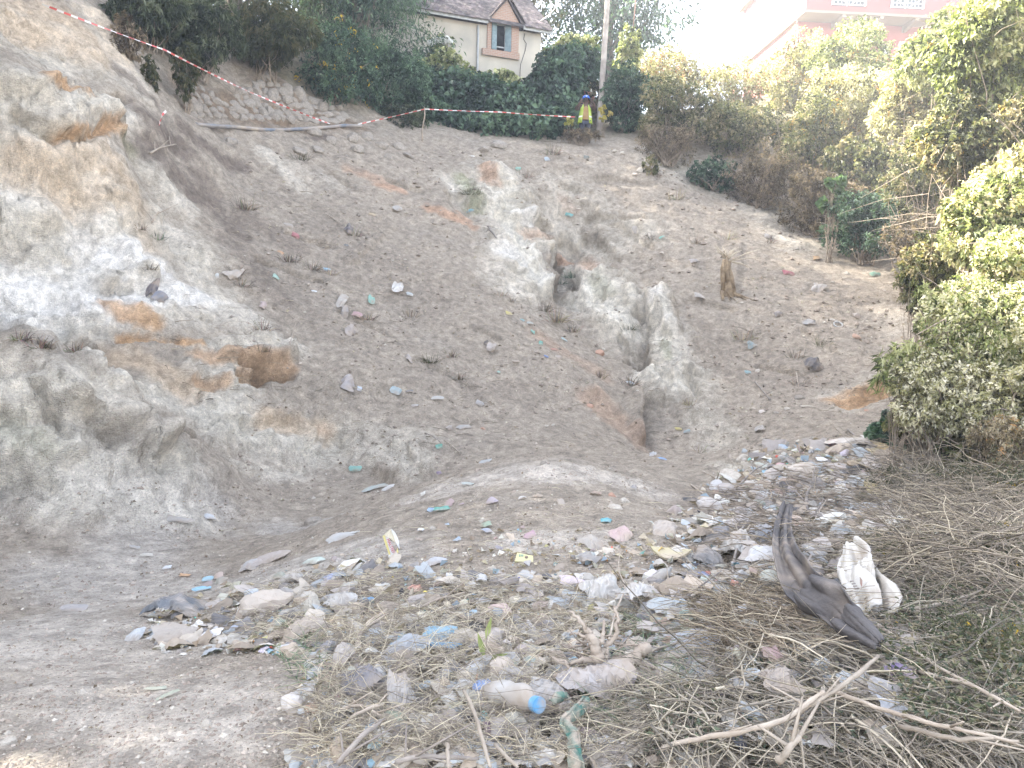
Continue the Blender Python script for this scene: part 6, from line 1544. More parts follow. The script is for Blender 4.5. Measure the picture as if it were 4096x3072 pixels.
panel('yellow_side', [(391.2, 558.2, .055), (396.7, 555.2, .055), (398.5, 552, .02), (397.5, 548, .01), (396, 552, .04)], (.72, .60, .12))
panel('torn_top', [(382.6, 536, .0), (390.5, 529, -.02), (394, 537, .0), (395.5, 543, .01), (388, 537, .03)], (.66, .58, .36))
panel('white_flap', [(390.8, 528.5, -.02), (395.5, 533, -.01), (398.8, 541, .0), (399.5, 549, .0), (397.6, 546, .01), (394.5, 539, .0)], (.76, .78, .75))
cu = bpy.data.curves.new('lettering', 'FONT'); cu.body = 'MALTEEN'; cu.size = 1; cu.extrude = .002; cu.resolution_u = 2
to = bpy.data.objects.new('tmp', cu); C.objects.link(to); bpy.context.view_layer.update()
tme = bpy.data.meshes.new_from_object(to.evaluated_get(bpy.context.evaluated_depsgraph_get())); bpy.data.objects.remove(to)
xs_ = [v.co.x for v in tme.vertices]; wt = max(xs_) - min(xs_)
A_ = wpnt(386.6, 539.5, .036); B_ = wpnt(393.2, 554.5, .058); U_ = (B_ - A_); Hh = wpnt(389.6, 538.3, .04) - A_
for v in tme.vertices: v.co = A_ + U_ * ((v.co.x - min(xs_)) / wt) + Hh * (v.co.y / .75 * .95) + Vector((0, -.004 - v.co.z, 0))
link('lettering', tme, plastic((.60, .06, .10), .0, trans=0), mw)
# ---- yellow printed carton with dark spot and letters
p, M, s = frame(524, 561, 0, .75)
yc = empty('printed_carton', p, 'half-buried yellow carton corner with a brown dot', 'carton'); yc.rotation_euler = M.to_euler()
mb = MB(); k = 9 * s; mb.add([(-k, -.5 * k, 0), (k, -.6 * k, 0), (k * .95, .25 * k, .01), (-.75 * k, .75 * k, .01), (-k, -.5 * k, .02), (k, -.6 * k, .02), (k * .95, .25 * k, .03), (-.75 * k, .75 * k, .03)], [[3, 2, 1, 0], [4, 5, 6, 7], [0, 1, 5, 4], [1, 2, 6, 5], [2, 3, 7, 6], [3, 0, 4, 7]])
mb.build('card', plastic((.60, .56, .20), .35, trans=0), yc)
mb = MB(); mb.tube([(.25 * k, .05 * k, .024), (.25 * k, .05 * k, .030)], .18 * k, 14); mb.build('dot', plastic((.24, .16, .10), .1, trans=0), yc)
mb = MB()
for a, (x0, x1) in enumerate(((-.55, -.45), (-.38, -.28), (-.21, -.11))): mb.box(((x0 + x1) / 2 * k, .30 * k, .0275), ((x1 - x0) * k, .28 * k, .006))
mb.build('print', plastic((.10, .30, .24), .1, trans=0), yc)

# ---- the long black-brown cloth over the brush
def ribbon_cloth(name, label, cat, stations, mat, seed, segs=12, lift=.0):
    """stations: picture x, y, distance ahead, half width in metres; folds run along it"""
    P_ = [W(a, b_, Y) for a, b_, Y, w in stations]; wd = [w for *_, w in stations]
    SPt = spline(P_, 6); k = len(SPt); rs = np.random.RandomState(seed); ph = rs.uniform(0, 6, 4)
    V_ = []
    for i, q in enumerate(SPt):
        t = i / (k - 1) * (len(wd) - 1); j = min(int(t), len(wd) - 2); w_ = wd[j] + (wd[j + 1] - wd[j]) * (t - j)
        d_ = (SPt[min(i + 1, k - 1)] - SPt[max(i - 1, 0)]).normalized(); vw = q.normalized(); sd = d_.cross(vw).normalized(); up = sd.cross(d_).normalized()
        if up.y > 0: up = -up
        for m_ in range(segs):
            u = -1 + 2 * m_ / (segs - 1)
            fold = .30 * math.sin(u * 5.5 + ph[0] + i * .05) + .14 * math.sin(u * 9 + ph[1] - i * .07) + .06 * math.sin(i * .6 + u * 3 + ph[2]) + .045 * math.sin(u * 17 + i * .25) + .5 * (1 - u * u)
            edge = 1 + (.07 if segs == 14 else .10) * math.sin(i * .35 + ph[3]) * (1 if u > 0 else -1)
            V_.append(q + sd * w_ * u * edge + up * fold * w_ * .8 + Vector(rs.normal(size=3)) * .0015)
    me = np_mesh(name, np.array([tuple(v) for v in V_]), grid_faces(k, segs), smooth=True)
    me.materials.append(mat); o = link(name, me); so = o.modifiers.new('solid', 'SOLIDIFY'); so.thickness = .006
    return tag(o, label, cat)
def gy(px, py): return hit(px, py)[0].y
CLOTH = mat_noise('grimy_black_cloth', (.075, .07, .072), (.125, .115, .11), 4, .95, .5, 70, dust=.02)
ribbon_cloth('cloth', 'long grimy black cloth draped diagonally over the sticks', 'cloth', [(788, 503, gy(786, 512) - 1.25, .04), (784, 525, gy(785, 530) - 1.1, .055), (784, 548, gy(784, 552) - 1.0, .06), (793, 568, gy(793, 572) - .95, .075), (808, 588, gy(808, 592) - .90, .08), (828, 602, gy(828, 604) - .85, .078), (846, 618, gy(846, 620) - .78, .06), (862, 630, gy(862, 632) - .72, .042), (880, 645, gy(880, 646) - .65, .02)], CLOTH, 3, segs=26)
SH('cloth', 'bluish-black rag hanging under the lower end of the long cloth', 'rag', 834, 612, 16, 16, (.10, .12, .15), 20, .3, trans=0)
p, M, s = frame(786, 537, 22, .9)
SH('cardboard', 'strip of tan bark-like card across the upper black cloth', 'cardboard', 789, 533, 22, 7, (.44, .36, .27), 25, .3, trans=0)
# white sack
SACK = mat_noise('white_woven_sack', (.42, .39, .34), (.58, .56, .52), 5, .8, .4, 160, dust=.12, dist=.004)
ribbon_cloth('sack', 'torn white sack with faded red and grey print on the brush', 'sack', [(849, 541, gy(850, 560) - .62, .04), (854, 553, gy(850, 565) - .66, .08), (857, 570, gy(855, 580) - .66, .085), (859, 588, gy(858, 592) - .60, .08), (864, 606, gy(862, 608) - .52, .075)], SACK, 9, segs=20)
ribbon_cloth('sack', 'second flap of white sack right of the printed part, with ragged edge', 'sack', [(865, 562, gy(868, 576) - .6, .03), (870, 576, gy(872, 586) - .58, .055), (877, 590, gy(878, 596) - .55, .075), (883, 602, gy(882, 606) - .5, .08), (887, 613, gy(884, 615) - .45, .05)], SACK, 12, segs=20)
sp_ = [o for o in C.objects if o.name == 'sack' or o.name.startswith('sack.')]
base_s = [o for o in sp_ if o.get('label', '').startswith('torn white sack')][0]
def decal(name, quad, c, Y):
    mb = MB(); a = [W(x, y, Y) for x, y in quad]; k = len(a); b_ = [v + Vector((0, .004, 0)) for v in a]
    mb.add(a + b_, [list(range(k))[::-1], list(range(k, 2 * k))] + [[i, (i + 1) % k, (i + 1) % k + k, i + k] for i in range(k)])
    return mb.build(name, plastic(c, .25, trans=0), base_s)
Ys = gy(858, 588) - .74
decal('red_print', [(860, 577), (862.5, 580), (862, 587), (860.5, 584)], (.60, .16, .15), Ys)
decal('red_print', [(861, 588), (864, 589), (866, 599), (862.5, 600)], (.60, .28, .25), Ys + .05)
for q in range(4): decal('grey_print', [(850 + q * 1.6, 581 + q * 2.4), (853.5 + q * 1.8, 580.4 + q * 2.4), (854 + q * 1.8, 581.6 + q * 2.4), (850.4 + q * 1.6, 582.4 + q * 2.4)], (.22, .23, .27), Ys + .0)
# green strip of netting cloth
GNET = mat_noise('green_netting', (.035, .11, .09), (.06, .17, .135), 30, .8, .6, 120, dust=.55)
ribbon_cloth('netting', 'green shredded strip trailing down over the grey bags at bottom centre', 'netting', [(586, 699, gy(586, 705) - .20, .014), (578, 710, gy(578, 714) - .20, .018), (566, 722, gy(566, 726) - .19, .016), (572, 733, gy(572, 736) - .18, .022), (574, 748, gy(574, 750) - .17, .020), (577, 764, gy(577, 765) - .15, .024), (579, 776, gy(577, 767) - .1, .02)], GNET, 21, segs=7)
ribbon_cloth('netting', 'second green netting strip crossing the grey sheet', 'netting', [(551, 703, gy(551, 708) - .22, .008), (558, 698, gy(558, 704) - .22, .016), (566, 696, gy(566, 702) - .21, .008)], GNET, 22, segs=6)
# gnarled root stump
p, nn = hit(592, 672)
ROOT = mat_noise('dusty_root', (.26, .215, .175), (.40, .345, .285), 8, .95, .6, 50, dust=.3)
rt = empty('root_stump', p, 'gnarled uprooted stump with twisting roots in the bottom centre', 'root'); mb = MB()
def rp(*pts): return [W(x, y, p.y - o) - p for x, y, o in pts]
for pts, r0, r1 in [([(606, 680, .06), (601, 668, .12), (598, 656, .15), (594, 642, .14), (586, 628, .10), (570, 612, .05)], .042, .004), ([(594, 650, .15), (603, 638, .13), (604, 622, .08)], .016, .004), ([(592, 644, .14), (584, 636, .12), (570, 634, .08)], .012, .003), ([(602, 670, .12), (620, 664, .14), (634, 658, .12), (648, 645, .09)], .030, .020), ([(628, 660, .12), (640, 664, .12), (655, 668, .08)], .014, .005),
        ([(602, 676, .14), (588, 682, .18), (576, 677, .20), (560, 677, .18), (549, 681, .16), (543, 692, .17), (532, 705, .17)], .024, .006), ([(590, 680, .18), (588, 690, .2), (584, 698, .2), (588, 708, .2)], .018, .005), ([(598, 662, .15), (582, 660, .16), (568, 664, .14), (552, 658, .1)], .014, .004), ([(600, 654, .14), (612, 640, .12), (618, 622, .1), (615, 606, .06)], .012, .005), ([(564, 678, .18), (558, 690, .2), (550, 700, .18)], .009, .003), ([(606, 672, .14), (618, 680, .16), (626, 692, .14)], .016, .004), ([(576, 678, .2), (570, 668, .18), (560, 660, .15)], .009, .003)]:
    q = spline(rp(*pts), 6); k = len(q); q = [v + Vector([rnd.gauss(0, .0035) for _ in range(3)]) for v in q]
    mb.tube(q, [(r0 + (r1 - r0) * (i / k) ** .7) * (1 + .22 * math.sin(i * 1.7) * (.5 + .5 * math.sin(i * .6))) for i in range(k)], 10)
mb.build('roots', ROOT, rt)
mb = MB()
for i in range(36):
    a = rnd.uniform(0, 6.28); q0 = Vector((rnd.uniform(-.08, .08), rnd.uniform(-.12, 0), rnd.uniform(.0, .16))); e = q0 + Vector((math.cos(a), -abs(math.sin(a)) * .5, rnd.uniform(-.3, .8))) * rnd.uniform(.06, .16)
    mb.tube([q0, q0.lerp(e, .5) + Vector((rnd.gauss(0, .015), 0, rnd.gauss(0, .015))), e], [.004, .003, .0015], 4, cap=False)
tag(mb.build('rootlets', ROOT, rt), kind='stuff')

# ---- single sticks, vines and stalks
STICK = [mat_noise('dry_stick', (.30, .25, .20), (.44, .38, .31), 10, .9, .3, 60), mat_noise('pale_cut_stick', (.27, .23, .185), (.38, .33, .27), 10, .9, .3, 60), mat_noise('grey_stick', (.20, .175, .155), (.32, .285, .25), 10, .9, .4, 60)]
def stick(label, pts, r0, r1=None, m=0, lift=.03, cat='stick', name='stick', n=7):
    q = []; px0 = pts[0][0]
    for i, (x, y, *o) in enumerate(pts):
        h_, nn = hit(x, y); d_ = ray(x, y).normalized(); up_ = (lift + (o[0] if o else 0)) * (1.0 if x < 700 or y < 500 else 1.25) + raise_(x, y) * .6; q.append(d_ * (h_.length - up_ * .6) + Vector((0, 0, up_ * .45)) if False else d_ * (h_.length - up_ * 1.6))
    q = spline(q, 5); k = len(q); r1 = r0 * .5 if r1 is None else r1
    q = [v + Vector([rnd.gauss(0, r0 * .18) for _ in range(3)]) for v in q]
    mb = MB(); mb.tube(q, [(r0 + (r1 - r0) * i / (k - 1)) * (1 + .22 * vnoise(np.array([[i * .9, px0 * .1, 0]]), 5)[0]) for i in range(k)], n)
    for j in range(rnd.randint(1, 3) if r0 > .006 and k > 8 else 0):
        i = rnd.randint(2, k - 3); dv = (q[i + 1] - q[i]).normalized(); e = q[i] + (dv * .8 + Vector((rnd.gauss(0, .6), rnd.gauss(0, .3), rnd.uniform(-.2, .9)))) * r0 * rnd.uniform(6, 16)
        mb.tube([q[i], q[i].lerp(e, .6), e], [r0 * .55, r0 * .4, r0 * .25], 5)
    return tag(mb.build(name, STICK[m], None), label, cat)
for a in [
 ('thick pale cut stick rising to the right above the date corner', [(790, 716, .1), (822, 698, .18), (850, 680, .22), (878, 656, .25)], .008, .007, 1),
 ('long curved stick sweeping along the bottom to the forked end', [(660, 748, .05), (700, 739, .08), (750, 730, .12), (790, 716, .15), (812, 700, .18), (824, 692, .2)], .008, .007, 0),
 ('short thick broken stick below the forked end', [(779, 761, .1), (790, 748, .14), (802, 732, .16)], .012, .008, 1),
 ('long weathered branch running from the straw to the black cloth', [(690, 640, .03), (735, 627, .06), (765, 610, .1), (800, 598, .14)], .016, .010, 2),
 ('thin curved branch arching over the left of the thicket', [(674, 602, .03), (705, 590, .08), (740, 572, .14), (775, 564, .18), (786, 567, .16)], .010, .006, 0),
 ('grey branch below the arching one', [(690, 585, .02), (730, 580, .06), (775, 570, .1)], .009, .006, 0),
 ('hooked bent stick standing left of the black cloth', [(733, 578, .02), (734, 560, .12), (741, 532, .3), (748, 522, .35), (760, 525, .3)], .009, .006, 2),
 ('straight stick leaning left of the black cloth top', [(733, 545, .1), (742, 536, .2), (751, 525, .28)], .011, .008, 1),
 ('dark forked stick slanting up from the heap to the right', [(880, 512, .1), (900, 500, .25), (915, 490, .35), (927, 474, .45)], .018, .010, 2),
 ('thin stick leaning over the card behind the black cloth', [(800, 536, .1), (810, 520, .3), (822, 505, .4)], .008, .006, 2),
 ('yellow-tipped stick slanting right of the black cloth', [(798, 540, .15), (812, 524, .3), (826, 500, .45)], .007, .005, 1),
 ('long thin branch lying from heap to far right edge', [(826, 527, .1), (880, 533, .15), (930, 541, .2), (990, 545, .2), (1023, 549, .2)], .009, .005, 0),
 ('curling vine loop on the right thicket', [(960, 558, .3), (968, 540, .4), (985, 536, .45), (1000, 545, .45), (1012, 560, .4)], .007, .004, 0),
 ('bent cane arching down at the right', [(934, 537, .3), (955, 538, .4), (972, 552, .4), (990, 570, .35), (996, 590, .3)], .008, .005, 0),
 ('thick horizontal branch right of the white sack', [(895, 609, .15), (925, 607, .2), (960, 598, .25), (1000, 584, .3)], .010, .006, 0),
 ('pale broken branch end right of the white sack', [(894, 581, .2), (910, 577, .25), (930, 566, .25)], .010, .007, 1),
 ('straight dark branch from black cloth tail to lower right', [(862, 616, .12), (900, 640, .16), (940, 668, .2), (1000, 700, .22)], .009, .006, 0),
 ('thin cane crossing the lower right corner', [(870, 655, .1), (920, 672, .15), (970, 685, .2), (1020, 712, .2)], .008, .005, 0),
 ('long brown cane low in the right corner', [(830, 690, .1), (890, 712, .15), (950, 728, .2), (1020, 742, .2)], .008, .005, 0),
 ('broken pale cane at the bottom right', [(900, 725, .1), (950, 738, .15), (995, 738, .2)], .008, .005, 1),
 ('tall thin vine climbing out of the root stump', [(606, 660, .1), (610, 635, .14), (616, 610, .16), (625, 588, .16), (619, 570, .14), (620, 552, .1)], .006, .003, 0),
 ('thick broken stick left of the centre', [(447, 612, .02), (462, 617, .04), (484, 622, .05)], .012, .010, 1),
 ('dry slender stick above the thick broken one', [(418, 608, .02), (440, 599, .03), (464, 593, .04)], .008, .005, 0),
 ('thin straight reed lying across the centre left', [(430, 613, .03), (462, 605, .04), (500, 597, .04)], .004, .003, 1),
 ('curled broad dead leaf stalk in the left straw', [(357, 652, .02), (360, 636, .06), (370, 622, .1), (386, 610, .12)], .014, .006, 0),
 ('thick grey branch at the bottom left of the thicket', [(338, 764, .04), (358, 740, .08), (380, 722, .1)], .009, .007, 2),
 ('second branch parallel to the thick grey one', [(338, 730, .04), (362, 712, .08), (384, 704, .1)], .007, .005, 0),
 ('horizontal stick at the very bottom centre left', [(395, 761, .05), (430, 756, .06), (480, 759, .06)], .008, .006, 2),
 ('long stalk slanting from lower centre to bottom edge', [(464, 690, .12), (474, 712, .16), (482, 738, .18), (490, 767, .18)], .006, .005, 1),
 ('yellow-green bent stalk at bottom centre', [(495, 744, .12), (506, 756, .14), (518, 767, .14)], .006, .005, 1),
 ('pale upright stubble stalk at the bottom', [(447, 744, .1), (448, 756, .1), (449, 768, .1)], .006, .006, 1),
 ('twisting thin root over the bottom left straw', [(338, 712, .04), (352, 706, .06), (368, 708, .08), (380, 716, .08)], .007, .004, 0),
 ('pale twig lying right of the stump', [(632, 660, .04), (660, 648, .06), (700, 636, .06)], .006, .004, 1),
 ('slender pale cane right of the clear bottle', [(662, 590, .04), (676, 586, .06), (692, 583, .06)], .008, .006, 0),
 ('dark stick below the whitish semi-clear bag', [(652, 612, .03), (672, 604, .05), (690, 596, .06)], .010, .008, 2),
 ('diagonal twig from the mound top to the heap', [(700, 470, .02), (722, 482, .04), (748, 500, .06)], .012, .008, 1),
 ('thin diagonal stick low in the right of the mound', [(690, 484, .02), (706, 496, .03), (722, 508, .03)], .009, .006, 0),
 ('thick bent stump-like branch on the heap', [(808, 512, .05), (806, 496, .12), (812, 484, .16), (816, 476, .18)], .018, .012, 2),
 ('long branch crossing the heap from left to right', [(745, 487, .03), (780, 497, .06), (820, 500, .08), (850, 506, .08)], .012, .008, 2),
 ('thin branch on the left of the heap', [(738, 486, .02), (750, 474, .06), (760, 466, .08)], .012, .008, 2),
 ('upright thin dead stem at the heap crest', [(840, 440, .02), (846, 431, .08), (851, 427, .1)], .008, .005, 1),
 ('pale pole lying behind the heap crest', [(848, 430, .02), (862, 440, .04), (880, 447, .06)], .016, .012, 2),
 ('small stick on the crest right of the mound', [(700, 454, .01), (699, 442, .06), (702, 430, .1)], .007, .005, 1),
 ('branching twig lying on the upper left slope', [(150, 153, .02), (160, 148, .05), (176, 144, .05)], .022, .012, 1),
 ('dead twig on the white mound under the cliff', [(152, 222, .02), (155, 216, .04), (159, 211, .05)], .016, .010, 0),
 ('thin twig high on the brown slope', [(326, 214, .02), (333, 218, .03), (342, 224, .03)], .014, .010, 0),
 ('straight twig above the orange hollow', [(290, 344, .02), (293, 333, .04), (296, 322, .04)], .009, .006, 0),
 ('curved root thread low on the brown slope', [(425, 433, .01), (434, 437, .02), (441, 443, .02)], .012, .008, 2),
 ('stick lying at the foot of the brown slope', [(444, 440, .01), (451, 445, .02), (459, 452, .02)], .014, .010, 1),
 ('thin pale stick above the foot of the slope', [(468, 425, .01), (472, 421, .02), (478, 417, .02)], .009, .006, 1),
 ('long straw on the slope above the foot', [(452, 415, .01), (458, 420, .02), (466, 424, .02)], .008, .006, 1),
 ('small dark stick left of the cut stump', [(640, 273, .01), (650, 268, .03), (656, 263, .03)], .020, .012, 1),
 ('cord trailing from the grey cloth on the right slope', [(820, 290, .01), (832, 295, .02), (838, 293, .02), (836, 288, .02)], .010, .008, 1),
 ('bare stick on the lower right slope', [(796, 372, .01), (798, 382, .03), (800, 390, .03)], .014, .010, 1),
 ('dark thin branch low on the right slope', [(755, 382, .01), (762, 390, .02), (770, 400, .02)], .014, .010, 2),
 ('short grey stick on the pit floor', [(158, 551, .0), (166, 550, .01), (178, 548, .01)], .006, .005, 2),
 ('bent pale stem with leaf at bottom left', [(104, 640, .02), (108, 634, .05), (114, 627, .08)], .004, .003, 1),
 ('thin white stalk standing on the slope under the stone wall', [(468, 213, .01), (468, 206, .04), (468, 202, .05)], .014, .010, 1),
 ('grey dead leaf stalk left of the gully head', [(488, 226, .01), (492, 232, .03), (496, 238, .03)], .030, .016, 2)]:
    stick(*a)
# bamboo sprig
p, nn = hit(485, 672)
sg = empty('bamboo_sprig', p, 'small yellow-green bamboo sprig growing before the round carton', 'plant'); mb = MB()
mb.tube([(0, 0, 0), (0, -.02, .06), (.003, -.03, .12), (.008, -.03, .19)], [.003, .0025, .002, .001], 6); mb.build('stem', STICK[1], sg)
SPR = mat_noise('bamboo_leaf', (.26, .32, .12), (.40, .44, .18), 20, .6, 0, trans=.3)
for d_, L_, z in (((-.25, -.1, .9), .12, .06), ((.85, -.2, .35), .10, .06), ((.2, -.1, .95), .10, .14), ((-.7, -.2, .5), .07, .02), ((.6, -.3, .1), .08, .02)):
    d_ = Vector(d_).normalized(); sd = d_.cross(Vector((0, -1, 0))).normalized(); b0 = Vector((0, -.02, z)); mb = MB(); w_ = L_ * .11
    mb.add([b0, b0 + d_ * L_ * .35 + sd * w_, b0 + d_ * L_ * .7 + sd * w_ * .6, b0 + d_ * L_, b0 + d_ * L_ * .7 - sd * w_ * .6, b0 + d_ * L_ * .35 - sd * w_, b0 + d_ * L_ * .5 + Vector((0, .006, 0))], [[0, 1, 6], [1, 2, 6], [2, 3, 6], [3, 4, 6], [4, 5, 6], [5, 0, 6]])
    mb.build('leaf', SPR, sg)

# ------------------------------------------------------------------ the pieces between, each described by its neighbour
anch = [(528, 719, 'the blue-capped bottle'), (590, 657, 'the root stump'), (440, 645, 'the torn blue bag'), (671, 559, 'the yellow sole'), (393, 545, 'the milk packet'), (267, 609, 'the tan sack'), (169, 617, 'the dark grey bag'), (602, 601, 'the big white bag'),
        (764, 580, 'the tissue-like bag'), (820, 590, 'the long black cloth'), (870, 575, 'the white sack'), (853, 443, 'the beige woven sack'), (895, 456, 'the ochre cloth'), (916, 495, 'the lime green bag'), (524, 561, 'the yellow printed carton'), (402, 716, 'the tall limp bag'),
        (801, 475, 'the beige paper sack'), (416, 590, 'the orange scrap'), (688, 657, 'the pale blue-white tangle'), (616, 505, 'the reddish broken stone'), (716, 541, 'the pressed black bag'), (500, 615, 'the pinkish oval card')]
kinds = [('crumpled', 'paper', (.62, .60, .55), SH), ('ragged', 'film', (.50, .49, .46), SH), ('dusty', 'bag scrap', (.46, .42, .37), BG), ('folded', 'card', (.46, .37, .28), SH), ('pale blue', 'wrapper', (.36, .52, .62), SH), ('greyish', 'rag', (.38, .36, .34), BG),
         ('whitish', 'wrapper', (.70, .69, .66), SH), ('brown', 'dead leaf', (.34, .26, .18), SH), ('tan', 'clod', (.40, .34, .27), 'rock'), ('grey', 'stone', (.4, .4, .4), 'rock2'), ('greenish', 'wrapper', (.34, .48, .38), SH), ('pinkish', 'wrapper', (.56, .38, .38), SH), ('dark', 'film scrap', (.14, .14, .15), SH), ('bleached', 'husk', (.58, .52, .42), SH)]
rr_ = random.Random(99); used = set(); made = 0; tries = 0
RUB = [(330, 560, 720, 768, 3), (200, 570, 340, 660, 1), (700, 480, 960, 560, 2), (680, 560, 800, 690, 1), (440, 490, 700, 560, 1), (760, 440, 930, 500, 1)]
while made < 285 and tries < 4000:
    tries += 1
    x0, y0, x1, y1, _ = RUB[rr_.choices(range(len(RUB)), [r_[4] for r_ in RUB])[0]]
    px, py = rr_.uniform(x0, x1), rr_.uniform(y0, y1)
    a = min(anch, key=lambda q: (q[0] - px) ** 2 + ((q[1] - py) * 1.3) ** 2)
    dx, dy = px - a[0], (py - a[1]) * 1.3; dd = math.hypot(dx, dy)
    if dd < 12 or dd > 95: continue
    ang = math.degrees(math.atan2(dy, dx)) % 360
    dr = ['right of', 'in front and right of', 'in front of', 'in front and left of', 'left of', 'behind and left of', 'behind', 'behind and right of'][int((ang + 22.5) // 45) % 8]
    ad, kd, c, fn = rr_.choice(kinds); szf = rr_.choice([0, 1]); 
    lb = f"{['small', 'larger'][szf]} {ad} {kd} {dr} {a[2]}"
    if lb in used: continue
    used.add(lb); w = (5 if not szf else 10) * rr_.uniform(.8, 1.3) * (1 + max(0, py - 560) / 260); h = w * rr_.uniform(.5, .9)
    c = tuple(x * rr_.uniform(.85, 1.15) for x in c)
    if fn == 'rock': rock_at(lb, px, py, w * .8, rocks2, name='stone')
    elif fn == 'rock2': rock_at(lb, px, py, w * .8, rocks, name='stone')
    else:
        c = tuple(round(x, 1) for x in c) if False else tuple(round(x * 12) / 12 for x in c)
        nm = 'dead_leaf' if 'leaf' in kd or 'husk' in kd else 'litter_scrap'
        if fn is SH: sheet(nm, lb, 'leaf' if nm == 'dead_leaf' else 'litter', px, py, w, h, c, rot=rr_.uniform(-90, 90), dust=.45, n=8, m=7, creases=6, tilt=rr_.uniform(.1, .7), ragged=.3)
        else: bag(nm, lb, 'litter', px, py, w, h, c, rot=rr_.uniform(-90, 90), dust=.5, sub=2)
    made += 1

# ------------------------------------------------------------------ what nobody could count
def hits(n, region, seed, clump=False):
    r_ = random.Random(seed); out = []
    for _ in range(n):
        px, py = region(r_)
        p, nn = hit(px, py)
        if nn.z < .62 or (px < 230 and py < 480): continue
        if clump and vnoise(np.array([[p.x * 1.1, p.y * 1.1, p.z * 1.1]]), 9)[0] + .5 * vnoise(np.array([[p.x * 3, p.y * 3, p.z * 3]]), 8)[0] < r_.uniform(-.7, .7): continue
        out.append((p, nn, px, py))
    return out
def lumps(name, pts, size, mat, seed, colf, flat=.7):
    """small angular clods and grit: eight-sided lumps joined in one mesh"""
    rs = np.random.RandomState(seed); n = len(pts)
    P_ = np.array([tuple(p) for p, *_ in pts]); base = np.array([[1, 0, 0], [0, 1, 0], [-1, 0, 0], [0, -1, 0], [0, 0, 1], [0, 0, -1]], float)
    Vv = base[None] * (1 + .45 * (rs.rand(n, 6, 1) - .5)) + (rs.rand(n, 6, 3) - .5) * .5
    a = rs.rand(n) * 6.28; ca, sa = np.cos(a)[:, None], np.sin(a)[:, None]
    X = Vv[..., 0] * ca - Vv[..., 1] * sa; Y_ = Vv[..., 0] * sa + Vv[..., 1] * ca
    Vv = np.stack([X, Y_, Vv[..., 2] * flat], -1) * size(rs, P_)[:, None, None] + P_[:, None]
    T = np.array([[0, 1, 4], [1, 2, 4], [2, 3, 4], [3, 0, 4], [1, 0, 5], [2, 1, 5], [3, 2, 5], [0, 3, 5]])
    Tt = (np.arange(n)[:, None, None] * 6 + T[None]).reshape(-1, 3)
    me = np_mesh(name, Vv.reshape(-1, 3), Tt, np.repeat(colf(rs, P_), 6, 0)); return tag(link(name, me, mat), kind='stuff')
GRIT = mat_leaf('grit', 0.0, 1.0, .1)
def reg_all(r_):
    while True:
        x, y = r_.uniform(-10, 1034), r_.uniform(150, 775)
        if y < 150 + max(0, x - 650) * .3: continue
        return x, y
def scol(rs, P_):
    n = len(P_); t = rs.rand(n, 1); c = np.where(t < .55, [[.27, .225, .185]], np.where(t < .93, [[.36, .31, .26]], [[.46, .42, .36]])); return c * (.7 + .5 * rs.rand(n, 1))
dd_ = lambda P_: np.linalg.norm(P_, axis=1) / F
lumps('clods', hits(17000, reg_all, 1, True), lambda rs, P_: dd_(P_) * (.6 + 2.4 * rs.rand(len(P_)) ** 3), GRIT, 2, scol)
def reg_near(r_):
    return r_.uniform(-10, 760), r_.uniform(470, 775)
lumps('gravel', hits(8000, reg_near, 3), lambda rs, P_: .004 + .010 * rs.rand(len(P_)) ** 3, GRIT, 4, scol)
# small flakes: leaves, paper crumbs, bits of film
def flakes(name, pts, size, pal, seed, up=.3, ratio=.5):
    rs = np.random.RandomState(seed); n = len(pts); P_ = np.array([tuple(p + q * .006) for p, q, *_ in pts]); N_ = np.array([tuple(q) for p, q, *_ in pts])
    dirs = unit(rs.normal(size=(n, 3)) * [1, 1, .25] + N_ * up * rs.rand(n, 1)); nrm = unit(N_ + rs.normal(size=(n, 3)) * .5)
    pal = np.array(pal); ln = size(rs, P_)
    me = leaves_mesh(name, P_ + N_ * ln[:, None] * .12, dirs, nrm, ln, ln * (ratio + .3 * rs.rand(n)), pal[rs.randint(0, len(pal), n)] * (.75 + .5 * rs.rand(n, 1)), rs, .3)
    return tag(link(name, me, LEAF_DRY), kind='stuff')
LIT = ((.50, .48, .45), (.60, .58, .54), (.40, .34, .28), (.34, .27, .2), (.28, .23, .18), (.45, .39, .31), (.30, .24, .19), (.52, .46, .36), (.30, .36, .42), (.42, .40, .40))
flakes('leaf_litter', hits(11000, reg_all, 5, True), lambda rs, P_: dd_(P_) * (1.2 + 3.2 * rs.rand(len(P_)) ** 2), ((.20, .155, .12), (.30, .24, .19), (.15, .12, .095), (.42, .37, .30), (.5, .46, .40)), 6)
def reg_rub(r_):
    while True:
        x, y = r_.uniform(150, 1030), r_.uniform(440, 775)
        top = 570 + (330 - x) * .25 if x < 330 else (560 if x < 470 else (540 if x < 650 else max(445, 540 - (x - 650) * .9)))
        if y > top + r_.uniform(-12, 12) and not (x < 300 and y > 655): return x, y
flakes('litter_crumbs', hits(8000, reg_rub, 7), lambda rs, P_: dd_(P_) * (2 + 10 * rs.rand(len(P_)) ** 2.2), LIT, 8, .9)
flakes('bright_crumbs', hits(420, reg_rub, 9), lambda rs, P_: dd_(P_) * (2 + 4 * rs.rand(len(P_)) ** 2), ((.12, .40, .62), (.66, .16, .12), (.12, .46, .38), (.70, .58, .12), (.74, .74, .72), (.30, .52, .66), (.6, .3, .12)), 10, .6)
